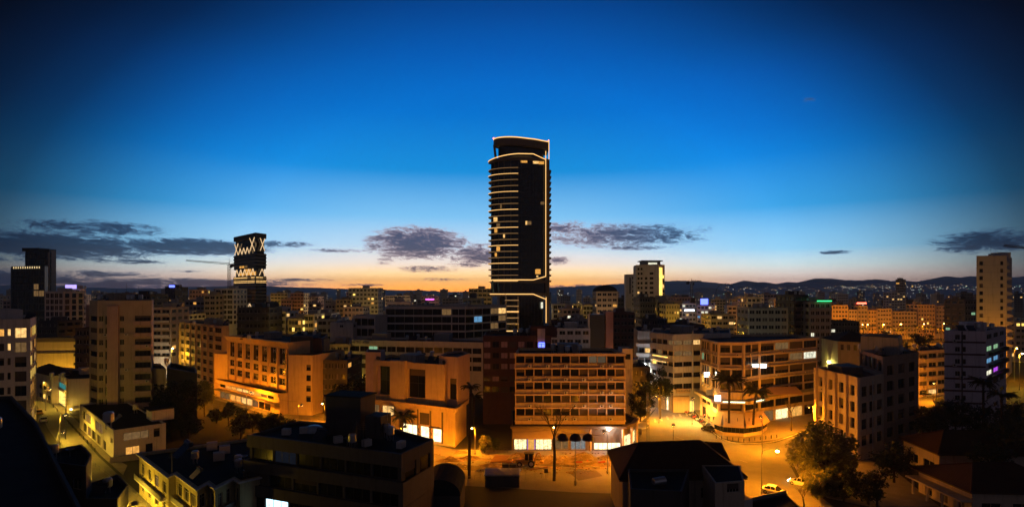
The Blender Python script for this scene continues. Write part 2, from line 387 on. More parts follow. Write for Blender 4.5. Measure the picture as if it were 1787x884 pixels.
def roof_kit(root, poly, h, wallm, hut=None, tanks=0, panels=0, mast=0, dish=0, seed=0, parapet=.7):
    """stair hut, water tanks, solar heaters, masts on a flat roof"""
    rnd = random.Random(seed); z = h-parapet
    cx = sum(p[0] for p in poly)/len(poly)-root.location[0]; cy = sum(p[1] for p in poly)/len(poly)-root.location[1]
    ang = atan2(poly[1][1]-poly[0][1],poly[1][0]-poly[0][0])
    xs = [p[0] for p in poly]; rad = min(max(xs)-min(xs), max(p[1] for p in poly)-min(p[1] for p in poly))*.33
    def spot(): 
        a = rnd.uniform(0,2*pi); r = rad*sqrt(rnd.random()); return cx+r*cos(a), cy+r*sin(a)
    if hut:
        w, d, hh = hut; x, y = cx+rnd.uniform(-.3,.3)*rad, cy+rnd.uniform(0,.4)*rad
        hb = MB().obox((x,y),ang,w,d,z,z+hh); hb.obox((x,y),ang,w+.3,d+.3,z+hh,z+hh+.18); hb.build('roof_hut', wallm, root)
    for i in range(tanks):
        x, y = spot(); t = MB(); t.lathe((x,y,z+.9),[(.55,0),(.62,.1),(.62,1.1),(.5,1.3),(.15,1.38)],10)
        for a in range(4): t.tube((x+.4*cos(a*pi/2),y+.4*sin(a*pi/2),z),(x+.4*cos(a*pi/2),y+.4*sin(a*pi/2),z+.95),.04,n=4)
        t.build('water_tank', galv, root)
    for i in range(panels):
        x, y = spot(); t = MB(); ca, sa = cos(ang), sin(ang)
        q = [(-.95,-.6,.3),(.95,-.6,.3),(.95,.6,1.35),(-.95,.6,1.35)]
        q = [(x+a*ca-b*sa,y+a*sa+b*ca,z+c) for a,b,c in q]
        t.add(q+[(a,b,c-.08) for a,b,c in q],((0,1,2,3),(7,6,5,4),(0,4,5,1),(1,5,6,2),(2,6,7,3),(3,7,4,0)))
        t.tube((x-.9*ca-.75*sa,y-.9*sa+.75*ca,z+1.5),(x+.9*ca-.75*sa,y+.9*sa+.75*ca,z+1.5),.28,n=8)
        for s in (-.8,.8): t.tube((x+s*ca-.6*sa,y+s*sa+.6*ca,z),(x+s*ca-.6*sa,y+s*sa+.6*ca,z+1.35),.03,n=4)
        t.build('solar_heater', mat('solar_panel',(.03,.04,.07),rough=.15,var=0,spec=.6), root)
    for i in range(mast):
        x, y = spot(); t = MB(); hh = rnd.uniform(3,6); t.tube((x,y,z),(x,y,z+hh),.05,.02,5)
        for k in range(4): t.tube((x-.6+.1*k,y,z+hh*(.7+.07*k)),(x+.6-.1*k,y,z+hh*(.7+.07*k)),.02,n=4)
        t.build('aerial', metal, root)
    for i in range(dish):
        x, y = spot(); t = MB(); t.tube((x,y,z),(x,y,z+1),.04,n=5)
        t.lathe((x,y,z+1),[(.05,0),(.4,.1),(.6,.28),(.58,.28),(.05,.06)],10); t.build('satellite_dish', galv, root)
def boxpart(name, root, m, *boxes):               # boxes in the root's own frame
    b = MB()
    for q in boxes: b.box(*q)
    return b.build(name, m, root)
def strip_along(root, name, m, p0, p1, z0, z1, out=.3, ins=0.0, e0=0.0, e1=0.0):
    """slab, canopy or beam along a wall from p0 to p1 (world), standing out by `out`"""
    L = hypot(p1[0]-p0[0],p1[1]-p0[1]); ux, uy = (p1[0]-p0[0])/L, (p1[1]-p0[1])/L; nx, ny = uy, -ux
    ox, oy = root.location[0], root.location[1]
    a = (p0[0]-ux*e0-ox, p0[1]-uy*e0-oy); b = (p1[0]+ux*e1-ox, p1[1]+uy*e1-oy)
    poly = [(a[0]+nx*out,a[1]+ny*out),(b[0]+nx*out,b[1]+ny*out),(b[0]-nx*ins,b[1]-ny*ins),(a[0]-nx*ins,a[1]-ny*ins)]
    return MB().prism(poly,z0,z1).build(name, m, root)
AC = MB(); AC.box(-.42,.42,-.36,0,0,.6); AC.lathe((0,0,0),[(0,0),(0,0)],3)
AC = MB(); AC.box(-.42,.42,-.36,-.02,.0,.58); AC.box(-.36,.36,-.02,.02,-.06,0)
_fan = [( -.08+.22*cos(2*pi*i/10), -.372, .3+.22*sin(2*pi*i/10)) for i in range(10)]
AC.cur = 1; AC.add(_fan, [tuple(range(10))]); ACM = AC.mesh('air_conditioner', [acm, black])
def ac_unit(root, p0, p1, u, z, out=.12):
    L = hypot(p1[0]-p0[0],p1[1]-p0[1]); ux, uy = (p1[0]-p0[0])/L, (p1[1]-p0[1])/L
    return link('air_conditioner', ACM, root, (p0[0]+ux*u+uy*out-root.location[0], p0[1]+uy*u-ux*out-root.location[1], z), atan2(uy,ux))
def text_part(root, s, size, loc, rz, m, name='lettering', depth=.04):
    cu = bpy.data.curves.new(name, 'FONT'); cu.body = s; cu.size = size; cu.extrude = depth; cu.align_x = 'CENTER'; cu.align_y = 'CENTER'
    cu.materials.append(m); tmp = bpy.data.objects.new(name+'_curve', cu); C.objects.link(tmp)
    bpy.context.view_layer.update(); me = bpy.data.meshes.new_from_object(tmp.evaluated_get(bpy.context.evaluated_depsgraph_get())); bpy.data.objects.remove(tmp)
    o = bpy.data.objects.new(name, me); C.objects.link(o)
    o.parent = root; o.location = loc; o.rotation_euler = (pi/2, 0, rz)
    return o
# ================================================================== THE SETTING
def sheet(name, pts, z, m, label=None, cat='ground'):
    o = MB().add([(p[0],p[1],z) for p in pts],[tuple(range(len(pts)))]).build(name, m)
    return tag(o, label, None, kind='structure')
sheet('ground', [(-45000,-300),(45000,-300),(45000,50000),(-45000,50000)], 0, groundm, 'dark ground spreading between the buildings to the horizon')
def gp(*px): return [G(x,y) for x,y in px]
# main street: torn-up earth and asphalt in front of the shops, then the junction and the road to the bottom right
road = gp((235,668),(330,684),(430,712),(560,752),(700,808),(800,846),(1000,858),(1120,862),(1250,862),(1290,884),(1330,960),(1560,960),(1440,872),(1390,832),(1376,806),
          (1392,784),(1450,766),(1640,742),(1640,722),(1440,748),(1400,756),(1352,772),(1300,776),(1262,768),(1232,748),(1205,724),(1192,700),(1170,672),(1140,672),(1150,705),(1128,735),(1112,760),
          (1100,789),(890,789),(815,790),(760,775),(560,722),(480,702),(400,688),(330,664))
sheet('road', road, .02, asphalt, 'sodium-lit asphalt street and junction in front of the shops')
sheet('side_street', gp((64,676),(72,676),(120,738),(172,796),(262,878),(330,950),(240,950),(160,856),(84,748),(62,700)), .02, asphalt, 'narrow yellow-lit side street running down the left')
sheet('alley_road', gp((1600,668),(1655,668),(1655,700),(1640,722),(1600,722)), .024, asphalt, 'lit alley between the two apartment blocks at right')
def pave(name, label, px, h=.13):
    pts = gp(*px); o = MB().prism(pts[::-1] if sum((b[0]-a[0])*(b[1]+a[1]) for a,b in zip(pts,pts[1:]+pts[:1])) > 0 else pts, 0, h).build(name, paving)
    return tag(o, label, None, kind='structure')
pave('pavement', 'pavement in front of the arcade shops', [(640,748),(690,764),(790,784),(892,786),(1098,786),(1090,800),(895,802),(780,798),(640,758)])
pave('pavement', 'rounded cafe corner pavement with kerb', [(1212,716),(1236,746),(1262,765),(1300,772),(1352,768),(1398,752),(1440,744),(1425,722),(1300,716),(1240,700)])
pave('pavement', 'pavement along the office slabs at left', [(340,668),(400,686),(480,700),(566,722),(566,729),(480,707),(400,692),(330,670)])
pave('pavement', 'pavement beside the big lit tree', [(1400,796),(1384,808),(1396,832),(1444,868),(1520,884),(1640,884),(1560,820),(1500,796),(1450,786)])
pave('pavement', 'bollard-lined pavement beside the white two-storey building', [(76,690),(124,738),(176,794),(215,828),(222,812),(196,798),(142,742),(100,700)])
pave('pavement', 'pavement strip below the corner pillars', [(1108,742),(1130,726),(1150,706),(1140,700),(1120,720),(1096,742)])
# painted road markings
def mark(name, label, pts):
    return tag(sheet(name, pts, .026, paintw), label, None, kind='structure')
a0 = G(1128,742); 
for i in range(7):                                   # zebra crossing at the mouth of the back street
    x, y = G(1140+i*11, 733-i*2.2); mark('road_marking', 'worn zebra stripe across the back street', [(x-.3,y-2.4),(x+.35,y-2.4),(x+1.3,y+2.4),(x+.65,y+2.4)])
for i, (x,y) in enumerate([(1180,762),(1215,775),(1255,788),(1290,802)]):
    p = G(x,y); q = G(x+14,y+4.6); mark('road_marking', 'worn centre dash on the junction', [(p[0],p[1]),(p[0]+.15,p[1]+.15),(q[0]+.15,q[1]+.15),q])
# ---- kerb stones round the cafe corner, each its own block
def bez(pts, n):
    out = []
    for i in range(n+1):
        t = i/n*(len(pts)-1); k = min(int(t),len(pts)-2); f = t-k
        p = [pts[max(0,min(len(pts)-1,k+j))] for j in (-1,0,1,2)]
        out.append(tuple(.5*((2*p[1][c])+(-p[0][c]+p[2][c])*f+(2*p[0][c]-5*p[1][c]+4*p[2][c]-p[3][c])*f*f+(-p[0][c]+3*p[1][c]-3*p[2][c]+p[3][c])*f**3) for c in range(len(p[0]))))
    return out
kroot = thing('kerb', 'pale kerb stones with dark gaps around the cafe corner', 'kerb', (*G(1300,772),0))
KM = MB().box(-.45,.45,-.12,.12,.0,.15).mesh('kerb_stone', kerbm)
kp = bez(gp((1228,740),(1262,766.5),(1300,773.5),(1352,769.5),(1400,753)), 44)
for i, (a,b) in enumerate(zip(kp,kp[1:])):
    o = link('kerb_stone', KM, kroot, ((a[0]+b[0])/2-kroot.location[0],(a[1]+b[1])/2-kroot.location[1],.005), atan2(b[1]-a[1],b[0]-a[0])); o.scale = (hypot(b[0]-a[0],b[1]-a[1])/1.0,1,1)
# ---- mountains far behind, right half and low left ridge
def ridge(name, label, px, Y, col, depth=1500, seed=1):
    rnd = random.Random(seed); pts = bez([(float(x),float(y)) for x,y in px], 160); mb = MB(); rows = 6
    vs = []
    for r in range(rows):
        f = r/(rows-1)
        for i, (x,y) in enumerate(pts):
            top = max(ZW(y+rnd.uniform(-.5,.5), Y),5); X = XW(x,Y)
            z = top*(f**1.2)*(1+.10*sin(i*.9+r*2.1)*(1-f)) if r else -.5
            vs.append((X, Y-depth*(1-f)+ (rnd.uniform(-100,100) if 0<r<rows-1 else 0), z))
    for i, (x,y) in enumerate(pts): vs.append((XW(x,Y),Y+depth,-.5))
    n = len(pts)
    mb.add(vs, [(r*n+i,r*n+i+1,(r+1)*n+i+1,(r+1)*n+i) for r in range(rows) for i in range(n-1)])
    return tag(mb.build(name, col, smooth=True), label, None, kind='structure')
hillm = mat('hazed_hillside', (.15,.16,.185), rough=.95, var=.35, scale=.002, bump=0)  # pale bluish hill colour carries part of the distance haze
ridge('mountain_range', 'dark mountain range along the right horizon', [(1225,501),(1258,500),(1285,493),(1300,489.5),(1318,492),(1335,492),(1355,497),(1372,492),(1400,492),(1420,486),(1445,485.5),(1470,488),(1500,489),(1530,487),(1552,490),(1580,489),(1610,492),(1640,484),(1655,482),(1672,486),(1690,482),(1710,483),(1740,487),(1775,483),(1830,478),(1900,486),(2000,490)], 5600, hillm, seed=3)
ridge('far_mountain_range', 'faint far ridge behind the white tower', [(930,503),(990,500),(1050,497),(1110,493),(1165,490),(1200,489.5),(1240,492),(1275,496),(1320,499),(1400,503)], 8200, hillm, seed=5)
ridge('far_mountain_range', 'faint low ridge along the left horizon', [(-200,500),(0,497),(120,500),(250,503),(340,500),(450,499),(560,502),(650,505),(760,507)], 8200, hillm, seed=9)

# ================================================================== NEAR BUILDINGS, LEFT
# white apartment block at the left edge
pl = foot([(-45,122),(53,125),(63.5,138)], (-12,10)); h = ZW(556,125)
rw = [(26.9-3.15*k, 29.1-3.15*k) for k in range(8)]
L0 = hypot(pl[1][0]-pl[0][0],pl[1][1]-pl[0][1])
U = lambda x: (x+45)/98*L0
b = building('apartment_block','white apartment block at the left edge with two lit upper windows',pl,h,white,{
  0:[grid(1,U(25),L0-U(46),rows=rw,nm=2,set={(0,0):L_warm,(1,0):L_dim},fr=frdark), grid(1,U(12),L0-U(18),rows=[(a+.5,c-.2) for a,c in rw],nm=1,set={(0,0):L_warm,(1,0):L_warm},fr=frdark), grid(1,U(-4),L0-U(6.5),rows=[(a+.4,c-.2) for a,c in rw],nm=1,set={(0,0):L_amber},fr=frdark)],
  1:[grid(3,1.2,1.2,1.2,rows=rw,nm=2,lit=.55,pal=[L_warm,L_yel,L_amber])]}, roof=roof2)
hp = foot([(-45,126),(40,127)], (-8,8)); building('',None,hp,ZW(540,127),white,z0=h-.7,root=b,pname='penthouse',roofname='penthouse_roof')
roof_kit(b,pl,h,white,tanks=2,panels=1,mast=1,seed=4)
# near dark rooftop in the bottom-left corner
pl = [(-112,88),(-72,64),(-34,44.5),(-20,30),(-70,12),(-125,50)]
pl = [(XW(-60,92),92),(XW(-60,42),42),(-40,34),(-26,34),(XW(143,45),45),(XW(64,75),75),(XW(21,93.4),93.4)]
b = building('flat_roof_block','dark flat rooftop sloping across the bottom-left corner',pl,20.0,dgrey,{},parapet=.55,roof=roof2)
roof_kit(b,pl,20,dgrey,tanks=2,panels=2,mast=1,dish=1,seed=3)
# low dark roofs between that block and the side street
pl = foot([(95,84),(150,82),(160,88)],(-6,6)); h = 12.0
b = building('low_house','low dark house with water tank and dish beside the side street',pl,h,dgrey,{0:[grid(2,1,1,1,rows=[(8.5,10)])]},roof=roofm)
roof_kit(b,pl,h,dgrey,tanks=1,dish=1,mast=1,seed=12)
pl = foot([(150,82),(205,82),(224,88)],(-5,5)); h = 7.4
b = building('low_house','low house with bluish sheet roof above the fenced yard',pl,h,dgrey,{0:[grid(3,1,1,1,rows=[(3.5,5)])]},roof=roof2)
roof_kit(b,pl,h,dgrey,tanks=1,panels=1,seed=15)
# white modern shop box with green strip window
pl = foot([(98,192),(119,178),(177,181)],(-12,16)); h = ZW(661,178)
b = building('shop_building','white box shop building with teal strip light and floodlit wall',pl,h,white,{
  0:[grid(1,1,1,rows=[(5.6,7.4)],nm=5,set={(0,0):emat('teal_strip_window',(.05,.35,.36),.5,.4,.6)},fr=frdark), grid(1,1.5,1.5,rows=[(.4,4.6)],nm=3,set={(0,0):L_yel})],
  1:[grid(2,.8,7.6,.8,rows=[(7,7.5)],nm=1), grid(2,4.6,4.2,.5,rows=[(6.4,7.8)],nm=1,fr=frdark), grid(1,8.0,1.0,rows=[(5.8,8.0)],nm=2,set={(0,0):L_green})]})
roof_kit(b,pl,h,white,hut=(3,3,2),tanks=2,seed=5)
strip_along(b,'corner_pillar',beige,pl[0],pl[1],0,h+.05,.35,-.02,-hypot(pl[1][0]-pl[0][0],pl[1][1]-pl[0][1])+1.6,.3)
# small house behind it
pl = foot([(66,196),(90,188),(122,191)],(-8,9)); h = ZW(655,188)
b = building('small_house','small yellow-lit house with dark pitched roof behind the shop box',pl,h,cream,{0:[grid(3,1,1,1,rows=[(1,2.6),(4,5.4)],lit=.2)],1:[grid(3,2.4,.8,.8,rows=[(3.4,4.8)],nm=1)]})
rt = [(p[0]-b.location[0],p[1]-b.location[1]) for p in inset(pl,-.6)]; 
mid0 = ((rt[0][0]+rt[3][0])/2,(rt[0][1]+rt[3][1])/2,h+2.6); r1 = ((rt[1][0]+rt[2][0])/2,(rt[1][1]+rt[2][1])/2,h+2.6)
mid0 = ((rt[0][0]+rt[1][0]+rt[3][0]+rt[4][0])/4-2,(rt[0][1]+rt[4][1])/2,h+2.4); r1=((rt[2][0]+rt[3][0])/2-2.5,(rt[2][1]+rt[3][1])/2-2,h+2.4)
m_=MB(); m_.add([(*p,h+.02) for p in rt]+[mid0,r1],[(0,1,5),(1,2,6,5),(2,3,6),(3,4,5,6),(4,0,5)]); m_.build('pitched_roof',tiles_m,b)
# white two-storey building with the flat dark roof
n0,n1,n2 = (XW(139,155),155.0),(XW(198.5,126),126.0),(XW(289.5,133),133.0)
pl = [n0,n1,n2,(n2[0]+(n0[0]-n1[0]),n2[1]+(n0[1]-n1[1]))]; h = 6.5
b = building('two_storey_building','white two-storey building with dark flat roof beside the side street',pl,h,white,{
  0:[grid(1,4,33,rows=[(3.3,5.6)],nm=1), grid(1,8,26,rows=[(3.3,5.6)],nm=3,set={(0,0):L_dim}), grid(1,21,12,rows=[(3.3,5.6)],nm=4,set={(0,0):L_dim}), grid(4,5,14,1.2,rows=[(.2,2.6)],nm=2,kind='shop_window',lit=.3,pal=[L_amber,L_dim]), grid(1,30,8,rows=[(.2,2.5)],nm=1), grid(1,38,1.2,rows=[(3.2,4.4)],nm=1)],
  1:[grid(1,1.8,3.4,rows=[(3.4,5.5)],nm=3,set={(0,0):L_dim},fr=frdark), grid(1,7.6,1.2,rows=[(3.6,5.6)],nm=1), grid(1,2.2,5.2,rows=[(.6,2.3)],nm=2,set={(0,0):L_amber}), grid(1,6.0,2.6,rows=[(.2,2.4)],nm=1)]},roof=roofm,parapet=.35)
strip_along(b,'balcony_rail',white,n1,n2,3.0,3.9,.06,0,-1.8,-3.5)
hx,hy = loc_in(b,n2[0]-5,n2[1]+6); m_=MB(); m_.obox((hx,hy),pi/4,4.6,5.5,h-.3,h+2.3); m_.build('roof_hut',white,b); MB().obox((hx-.3,hy-.3),pi/4,5.0,5.9,h+2.3,h+2.5).build('hut_roof',roof2,b)
strip_along(b,'plinth_wall',grey,(n1[0]+1,n1[1]-2.5),(n2[0]+3,n2[1]-3.5),0,1.3,.15,.15)
roof_kit(b,pl,h,grey,tanks=2,panels=1,seed=2,parapet=.35)
# yellow-lit old house, bottom left, with zig-zag cornice
zz = [(243,104.6),(294,92),(307,93.6),(344,86.3),(364,89.1),(375.5,86.8),(408,91),(419,89.4)]
pl = [(XW(x,Y),Y) for x,Y in zz]; pl = pl+[(pl[-1][0]+9,pl[-1][1]+9),(-50,117)]; h = 7.5
old = mat('yellow_plaster',(.42,.36,.20),streak=.5,var=.25)
gw = lambda n: [grid(n,.7,.7,.9,rows=[(.8,2.7),(4.0,6.1)],nm=2,nt=.72,depth=.25)]
b = building('old_house','old yellow-lit house with zig-zag white cornice at the bottom left',pl,h,old,{
  0:[grid(4,1.2,1.2,2.2,rows=[(.9,2.7),(4.0,6.0)],nm=2,nt=.72,set={(1,2):L_dim})],2:gw(3),3:gw(1),4:gw(1),5:gw(2),6:gw(1)},parapet=.5)
ip = [loc_in(b,*p) for p in inset(pl,-.45)]; iq = [loc_in(b,*p) for p in inset(pl,.05)]; m_ = MB(); n = len(ip)
for i in range(n):
    j = (i+1)%n; a_,c_,d_,e_ = ip[i],ip[j],iq[j],iq[i]; m_.quad((*a_,h-.06),(*c_,h-.06),(*d_,h-.06),(*e_,h-.06)); m_.quad((*a_,h-.3),(*c_,h-.3),(*c_,h-.06),(*a_,h-.06)); m_.quad((*e_,h-.3),(*d_,h-.3),(*c_,h-.3),(*a_,h-.3))
m_.build('cornice',white,b)
for i in (0,2,5):
    strip_along(b,'balcony',white,pl[i],pl[i+1],3.2,3.4,1.0,0,-.8,-.8)
    strip_along(b,'balcony_rail',metal,((pl[i][0]),(pl[i][1])),pl[i+1],3.4,4.2,1.0,-.95,-.8,-.8)
roof_kit(b,pl,h,grey,tanks=3,panels=3,mast=2,dish=2,seed=31,parapet=.5)
for i,(x,y) in enumerate([(370,778),(392,784),(382,796)]):
    Y=(CH-7.6)*F/(y-HY); tx,ty = loc_in(b,XW(x,Y),Y); MB().obox((tx,ty),.5,1.8,1.3,h-.5,h+.9).build('water_tank',acm,b)
# dark banded office block with terraces, bottom centre-left
bx = [(441,431,420,410),(760,764,768,772)]
Ys = 93.0
pl = [(XW(436,93),93.0),(XW(700,82),82.0),(XW(757,90),90.0),(XW(688,97),97.0),(XW(522,103),103.0)]; h = 13.8
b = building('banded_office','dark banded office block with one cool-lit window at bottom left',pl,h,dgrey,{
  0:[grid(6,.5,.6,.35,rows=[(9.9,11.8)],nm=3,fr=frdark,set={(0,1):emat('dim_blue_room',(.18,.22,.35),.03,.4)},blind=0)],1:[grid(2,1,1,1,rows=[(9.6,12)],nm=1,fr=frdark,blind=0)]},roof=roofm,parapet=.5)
bandm = mat('weathered_band',(.10,.085,.075),streak=.4,var=.3)
strip_along(b,'parapet_band',bandm,pl[0],pl[1],11.9,13.85,.35,-.02,.3,.3)
for k,(zt,o) in enumerate([(9.8,1.1),(6.2,1.9),(2.6,2.6)]):
    q0=(pl[0][0]-o*.8,pl[0][1]-o*.35); q1=(pl[1][0]+.4,pl[1][1]-o*.55)
    pp=[q0,q1,(pl[2][0],pl[2][1]),(pl[4][0],pl[4][1])]
    building('',None,pp,zt,bandm,{0:[grid(6,.6,.8,.35,rows=[(zt-3.6,zt-1.75)],nm=3,fr=frdark,blind=.0,set={(0,1):emat('cool_office_room',(.55,.85,1),2.2,.7,1.4)} if k==1 else ({(0,0):curtain} if k==0 else {}))]},z0=zt-3.6,root=b,parapet=.05,pname='terrace_storey',roofname='terrace')
cx_,cy_ = loc_in(b,XW(548,97),97); MB().lathe((cx_,cy_,h-.5),[(1.5,0),(1.5,.35),(1.35,.7),(.9,1.0),(.3,1.12)],14).build('roof_dome',mat('skylight_dome',(.35,.42,.5),rough=.25,var=.1),b)
cx_,cy_ = loc_in(b,XW(612,96),96); m_=MB().obox((cx_,cy_),-.3,6.6,4.5,h-.5,ZW(690,95)); m_.build('stair_tower',dgrey,b); MB().obox((cx_,cy_),-.3,7.0,4.9,ZW(690,95),ZW(688,95)).build('stair_tower_roof',roofm,b)
cx_,cy_ = loc_in(b,XW(660,94),94); MB().obox((cx_,cy_),-.3,2.8,3.4,h-.5,ZW(722,94)).build('lift_room',dgrey,b)
MB().tube((*loc_in(b,XW(676,91),91),h-.5),(*loc_in(b,XW(676,91),91),h+5),.06,.03,5).build('aerial',metal,b)
roof_kit(b,pl,h,dgrey,tanks=4,panels=3,mast=2,dish=2,seed=36,parapet=.5)
for k,(x,Y) in enumerate(((500,95),(530,96),(590,90),(640,88),(700,87))): MB().obox(loc_in(b,XW(x,Y),Y),.3*k,1.3,.9,h-.5,h+.5).build('roof_fan_box',acm,b)
# rounded dark shed right of it
bx_,by_ = XW(772,96),96.0
r = thing('vaulted_shed','dark shed with rounded vault roof beside the banded office','shed',(bx_,by_,0))
m_=MB(); vs=[]; n=12
for k in (0,1):
    for i in range(n+1):
        t=pi*i/n; vs.append((-3.4*cos(t), -4+9*k, 4.2+2.6*sin(t)))
m_.add(vs,[(i,i+1,n+2+i,n+1+i) for i in range(n)]+[tuple(range(n,-1,-1))]); m_.build('vault_roof',roofm,r,smooth=False)
MB().box(-3.35,3.35,-3.9,5,0,4.2).build('wall',dgrey,r); MB().box(-3.9,-1.9,-4.4,3.5,6.1,6.25).build('roof_sheet',galv,r)

# beige ten-storey block
pl = foot([(156,160),(170,156),(265,160)],(-9.5,16)); h = ZW(524,157)
rw = floors(h-3.23*10+.15,9,3.23,1.0,2.5)[::1]; rw=[(h-1.0-3.23*k-1.5,h-1.0-3.23*k) for k in range(1,10)]
L1 = hypot(pl[2][0]-pl[1][0],pl[2][1]-pl[1][1]); U=lambda x:(x-170)/95*L1
b = building('apartment_block','tall beige apartment block with projecting pale shaft',pl,h,beige,{
  0:[grid(1,.5,.4,rows=rw,nm=1)],
  1:[grid(1,U(172),L1-U(180),rows=rw,nm=2),grid(1,U(183.5),L1-U(187),rows=[(a-.8,c) for a,c in rw],nm=1),grid(1,U(208),L1-U(216),rows=rw,nm=2),grid(1,U(235),L1-U(263),rows=rw,nm=4,fr=frdark,blind=.05)]},roof=roof2)
strip_along(b,'stair_shaft',pinkish,pl[1],pl[2],0,h-1.5,.7,0,-U(188),-(L1-U(207)))
for k in range(1,10): strip_along(b,'balcony_band',pinkish,pl[1],pl[2],h-1.0-3.23*k-2.6,h-1.0-3.23*k-1.5,.9,0,-U(234),0)
roof_kit(b,pl,h,beige,hut=(7,5,2.6),tanks=4,panels=2,mast=3,seed=8)
for k in range(9):
    for x in (176,212,250):
        if (k*7+x)%3==0: ac_unit(b,pl[1],pl[2],U(x)+1.2,h-1.0-3.23*(k+1)-2.2,.12 if x!=250 else 1.0)
# golden low hall
pl = foot([(60,212),(139,214)],(6,18)); h = ZW(590,212)
b = building('hall','low golden floodlit hall with blank panelled wall',pl,h,ochre,{},roof=roofm)
strip_along(b,'roof_fascia',fascia,pl[0],pl[1],h-1.4,h+.1,.25,0,.3,.3); strip_along(b,'ledge',fascia,pl[0],pl[1],h-5.6,h-5.2,.4,0)
strip_along(b,'lit_shop_front',L_shop2,pl[0],pl[1],.3,2.6,.05,0,0,-11)
# old beige house with dark side
pl = [(XW(222,168),168.0),(XW(252,163),163.0),(XW(290,160),160.0),(XW(290,160)-9,172.0),(XW(222,168)-4,178.0)]; h = ZW(640,164)
b = building('old_apartment','old beige three-storey house behind the white two-storey building',pl,h,beige,{
  0:[grid(2,.6,.6,.9,rows=[(2.2,3.9),(5.6,7.3),(9.2,11)],nm=1,nt=.6,lit=.1)],1:[grid(3,.8,.8,.9,rows=[(2.2,3.9),(5.6,7.3),(9.2,11)],nm=1,nt=.6)]},roof=roofm)
roof_kit(b,pl,h,beige,tanks=3,panels=2,seed=41)
pl = [(XW(291,160),160.0),(XW(344,150),150.0),(XW(344,150)-6,160.0),(XW(291,160)-6,172.0)]
b = building('apartment_block','unlit flank of the old beige house, coloured black, overgrown by trees left of the orange offices',pl,ZW(650,150),black,{0:[grid(6,1,1,1.4,rows=[(2.2,3.9),(5.6,7.3),(9.2,11)],nm=2,fr=frdark)]},roof=roofm)  # house flank turned from the lamps, its shade put in as black walls
# orange-lit office, left one
pl = [(XW(314,243),243.0),(XW(374,218),218.0),(XW(387,214),214.0),(XW(400,216),216.0),(XW(400,240),240.0),(XW(340,262),262.0)]; h = ZW(567,218)
fh=3.2; rw=[(h-.9-1.85-fh*k,h-.9-fh*k) for k in range(7)]
b = building('office_block','orange-lit office block with square windows and vertical ribs',pl,h,ochre,{
  0:[grid(6,.6,.6,.95,rows=rw,nm=2,nt=.65,depth=.35,blind=.1,fr=framem)],1:[grid(1,.3,.3,rows=rw,nm=3,fr=frdark,depth=.35,blind=.1)]},roof=roofm)
L0=hypot(pl[1][0]-pl[0][0],pl[1][1]-pl[0][1])
for c in range(7): strip_along(b,'rib',ochre,pl[0],pl[1],2.5,h-.1,.45,0,-max(0,(c*(L0-.15)/6)-.18),-(L0-(c*(L0-.15)/6)-.2))
roof_kit(b,pl,h,beige,hut=(6,5,2.4),tanks=3,panels=2,mast=1,seed=42)
# orange-lit office, right one, with curved podium
pl = [(XW(376,202),202.0),(XW(398,200.5),200.5),(XW(503.5,174),174.0),(XW(545,172),172.0),(XW(560,196),196.0),(XW(440,222),222.0)]; h = ZW(597,174)
pl2=[pl[1],pl[2],(pl[2][0]+8,pl[2][1]+14),(pl[1][0]+10,pl[1][1]+16)]
L0=hypot(pl2[1][0]-pl2[0][0],pl2[1][1]-pl2[0][1])
zr=[ZW(604+22.5*k+ 0,174) for k in range(6)]
rw=[(h-2.2-3.1*k-1.6,h-2.2-3.1*k) for k in range(4)]
b = building('office_block','orange-lit office with flared cornice, white cross windows and long podium',pl2,h,ochre,{
  0:[grid(7,1.0,1.0,.85,rows=[(rw[1][0]-.2,rw[0][1]+.1),(rw[2][0]-.3,rw[2][1]+.2),(rw[3][0]-.3,rw[3][1]+.2)],nm=3,nt=0,depth=.45,fr=frdark,blind=0)]},roof=roofm)
ang=atan2(pl2[1][1]-pl2[0][1],pl2[1][0]-pl2[0][0]); wch=MB()
wch.box(-.6,-.5,-.04,.0,0,1.3); wch.box(.5,.6,-.04,.0,0,1.3); wch.box(-.5,.5,-.04,0,.6,.7); WC=wch.mesh('window_cross',white)
wcol=(L0-2-.85*6)/7
for r_ in range(4):
    for c in range(7):
        u=1.0+c*(wcol+.85)+wcol/2; link('window_cross',WC,b,(pl2[0][0]+cos(ang)*u-sin(ang)*.3-b.location[0],pl2[0][1]+sin(ang)*u+cos(ang)*.3-b.location[1],rw[r_][0]+.12),ang)
for c in range(8):
    u=min(L0-.4,max(.05,1.0-.62+c*(wcol+.85))); strip_along(b,'rib',ochre,pl2[0],pl2[1],6.2,h-1.8,.55,0,-u,-(L0-u-.35))
cw=MB(); ux,uy=cos(ang),sin(ang); nx,ny=uy,-ux
A=loc_in(b,*pl2[0]); Bq=loc_in(b,*pl2[1])
cw.add([(A[0],A[1],h-2.0),(Bq[0],Bq[1],h-2.0),(Bq[0]+nx*1.3+ux*.9,Bq[1]+ny*1.3+uy*.9,h+.1),(A[0]+nx*1.3-ux*.9,A[1]+ny*1.3-uy*.9,h+.1),(A[0]-nx*.2,A[1]-ny*.2,h+.12),(Bq[0]-nx*.2,Bq[1]-ny*.2,h+.12)],[(0,1,2,3),(3,2,5,4),(1,5,2),(0,3,4)]); cw.build('flared_cornice',ochre,b)
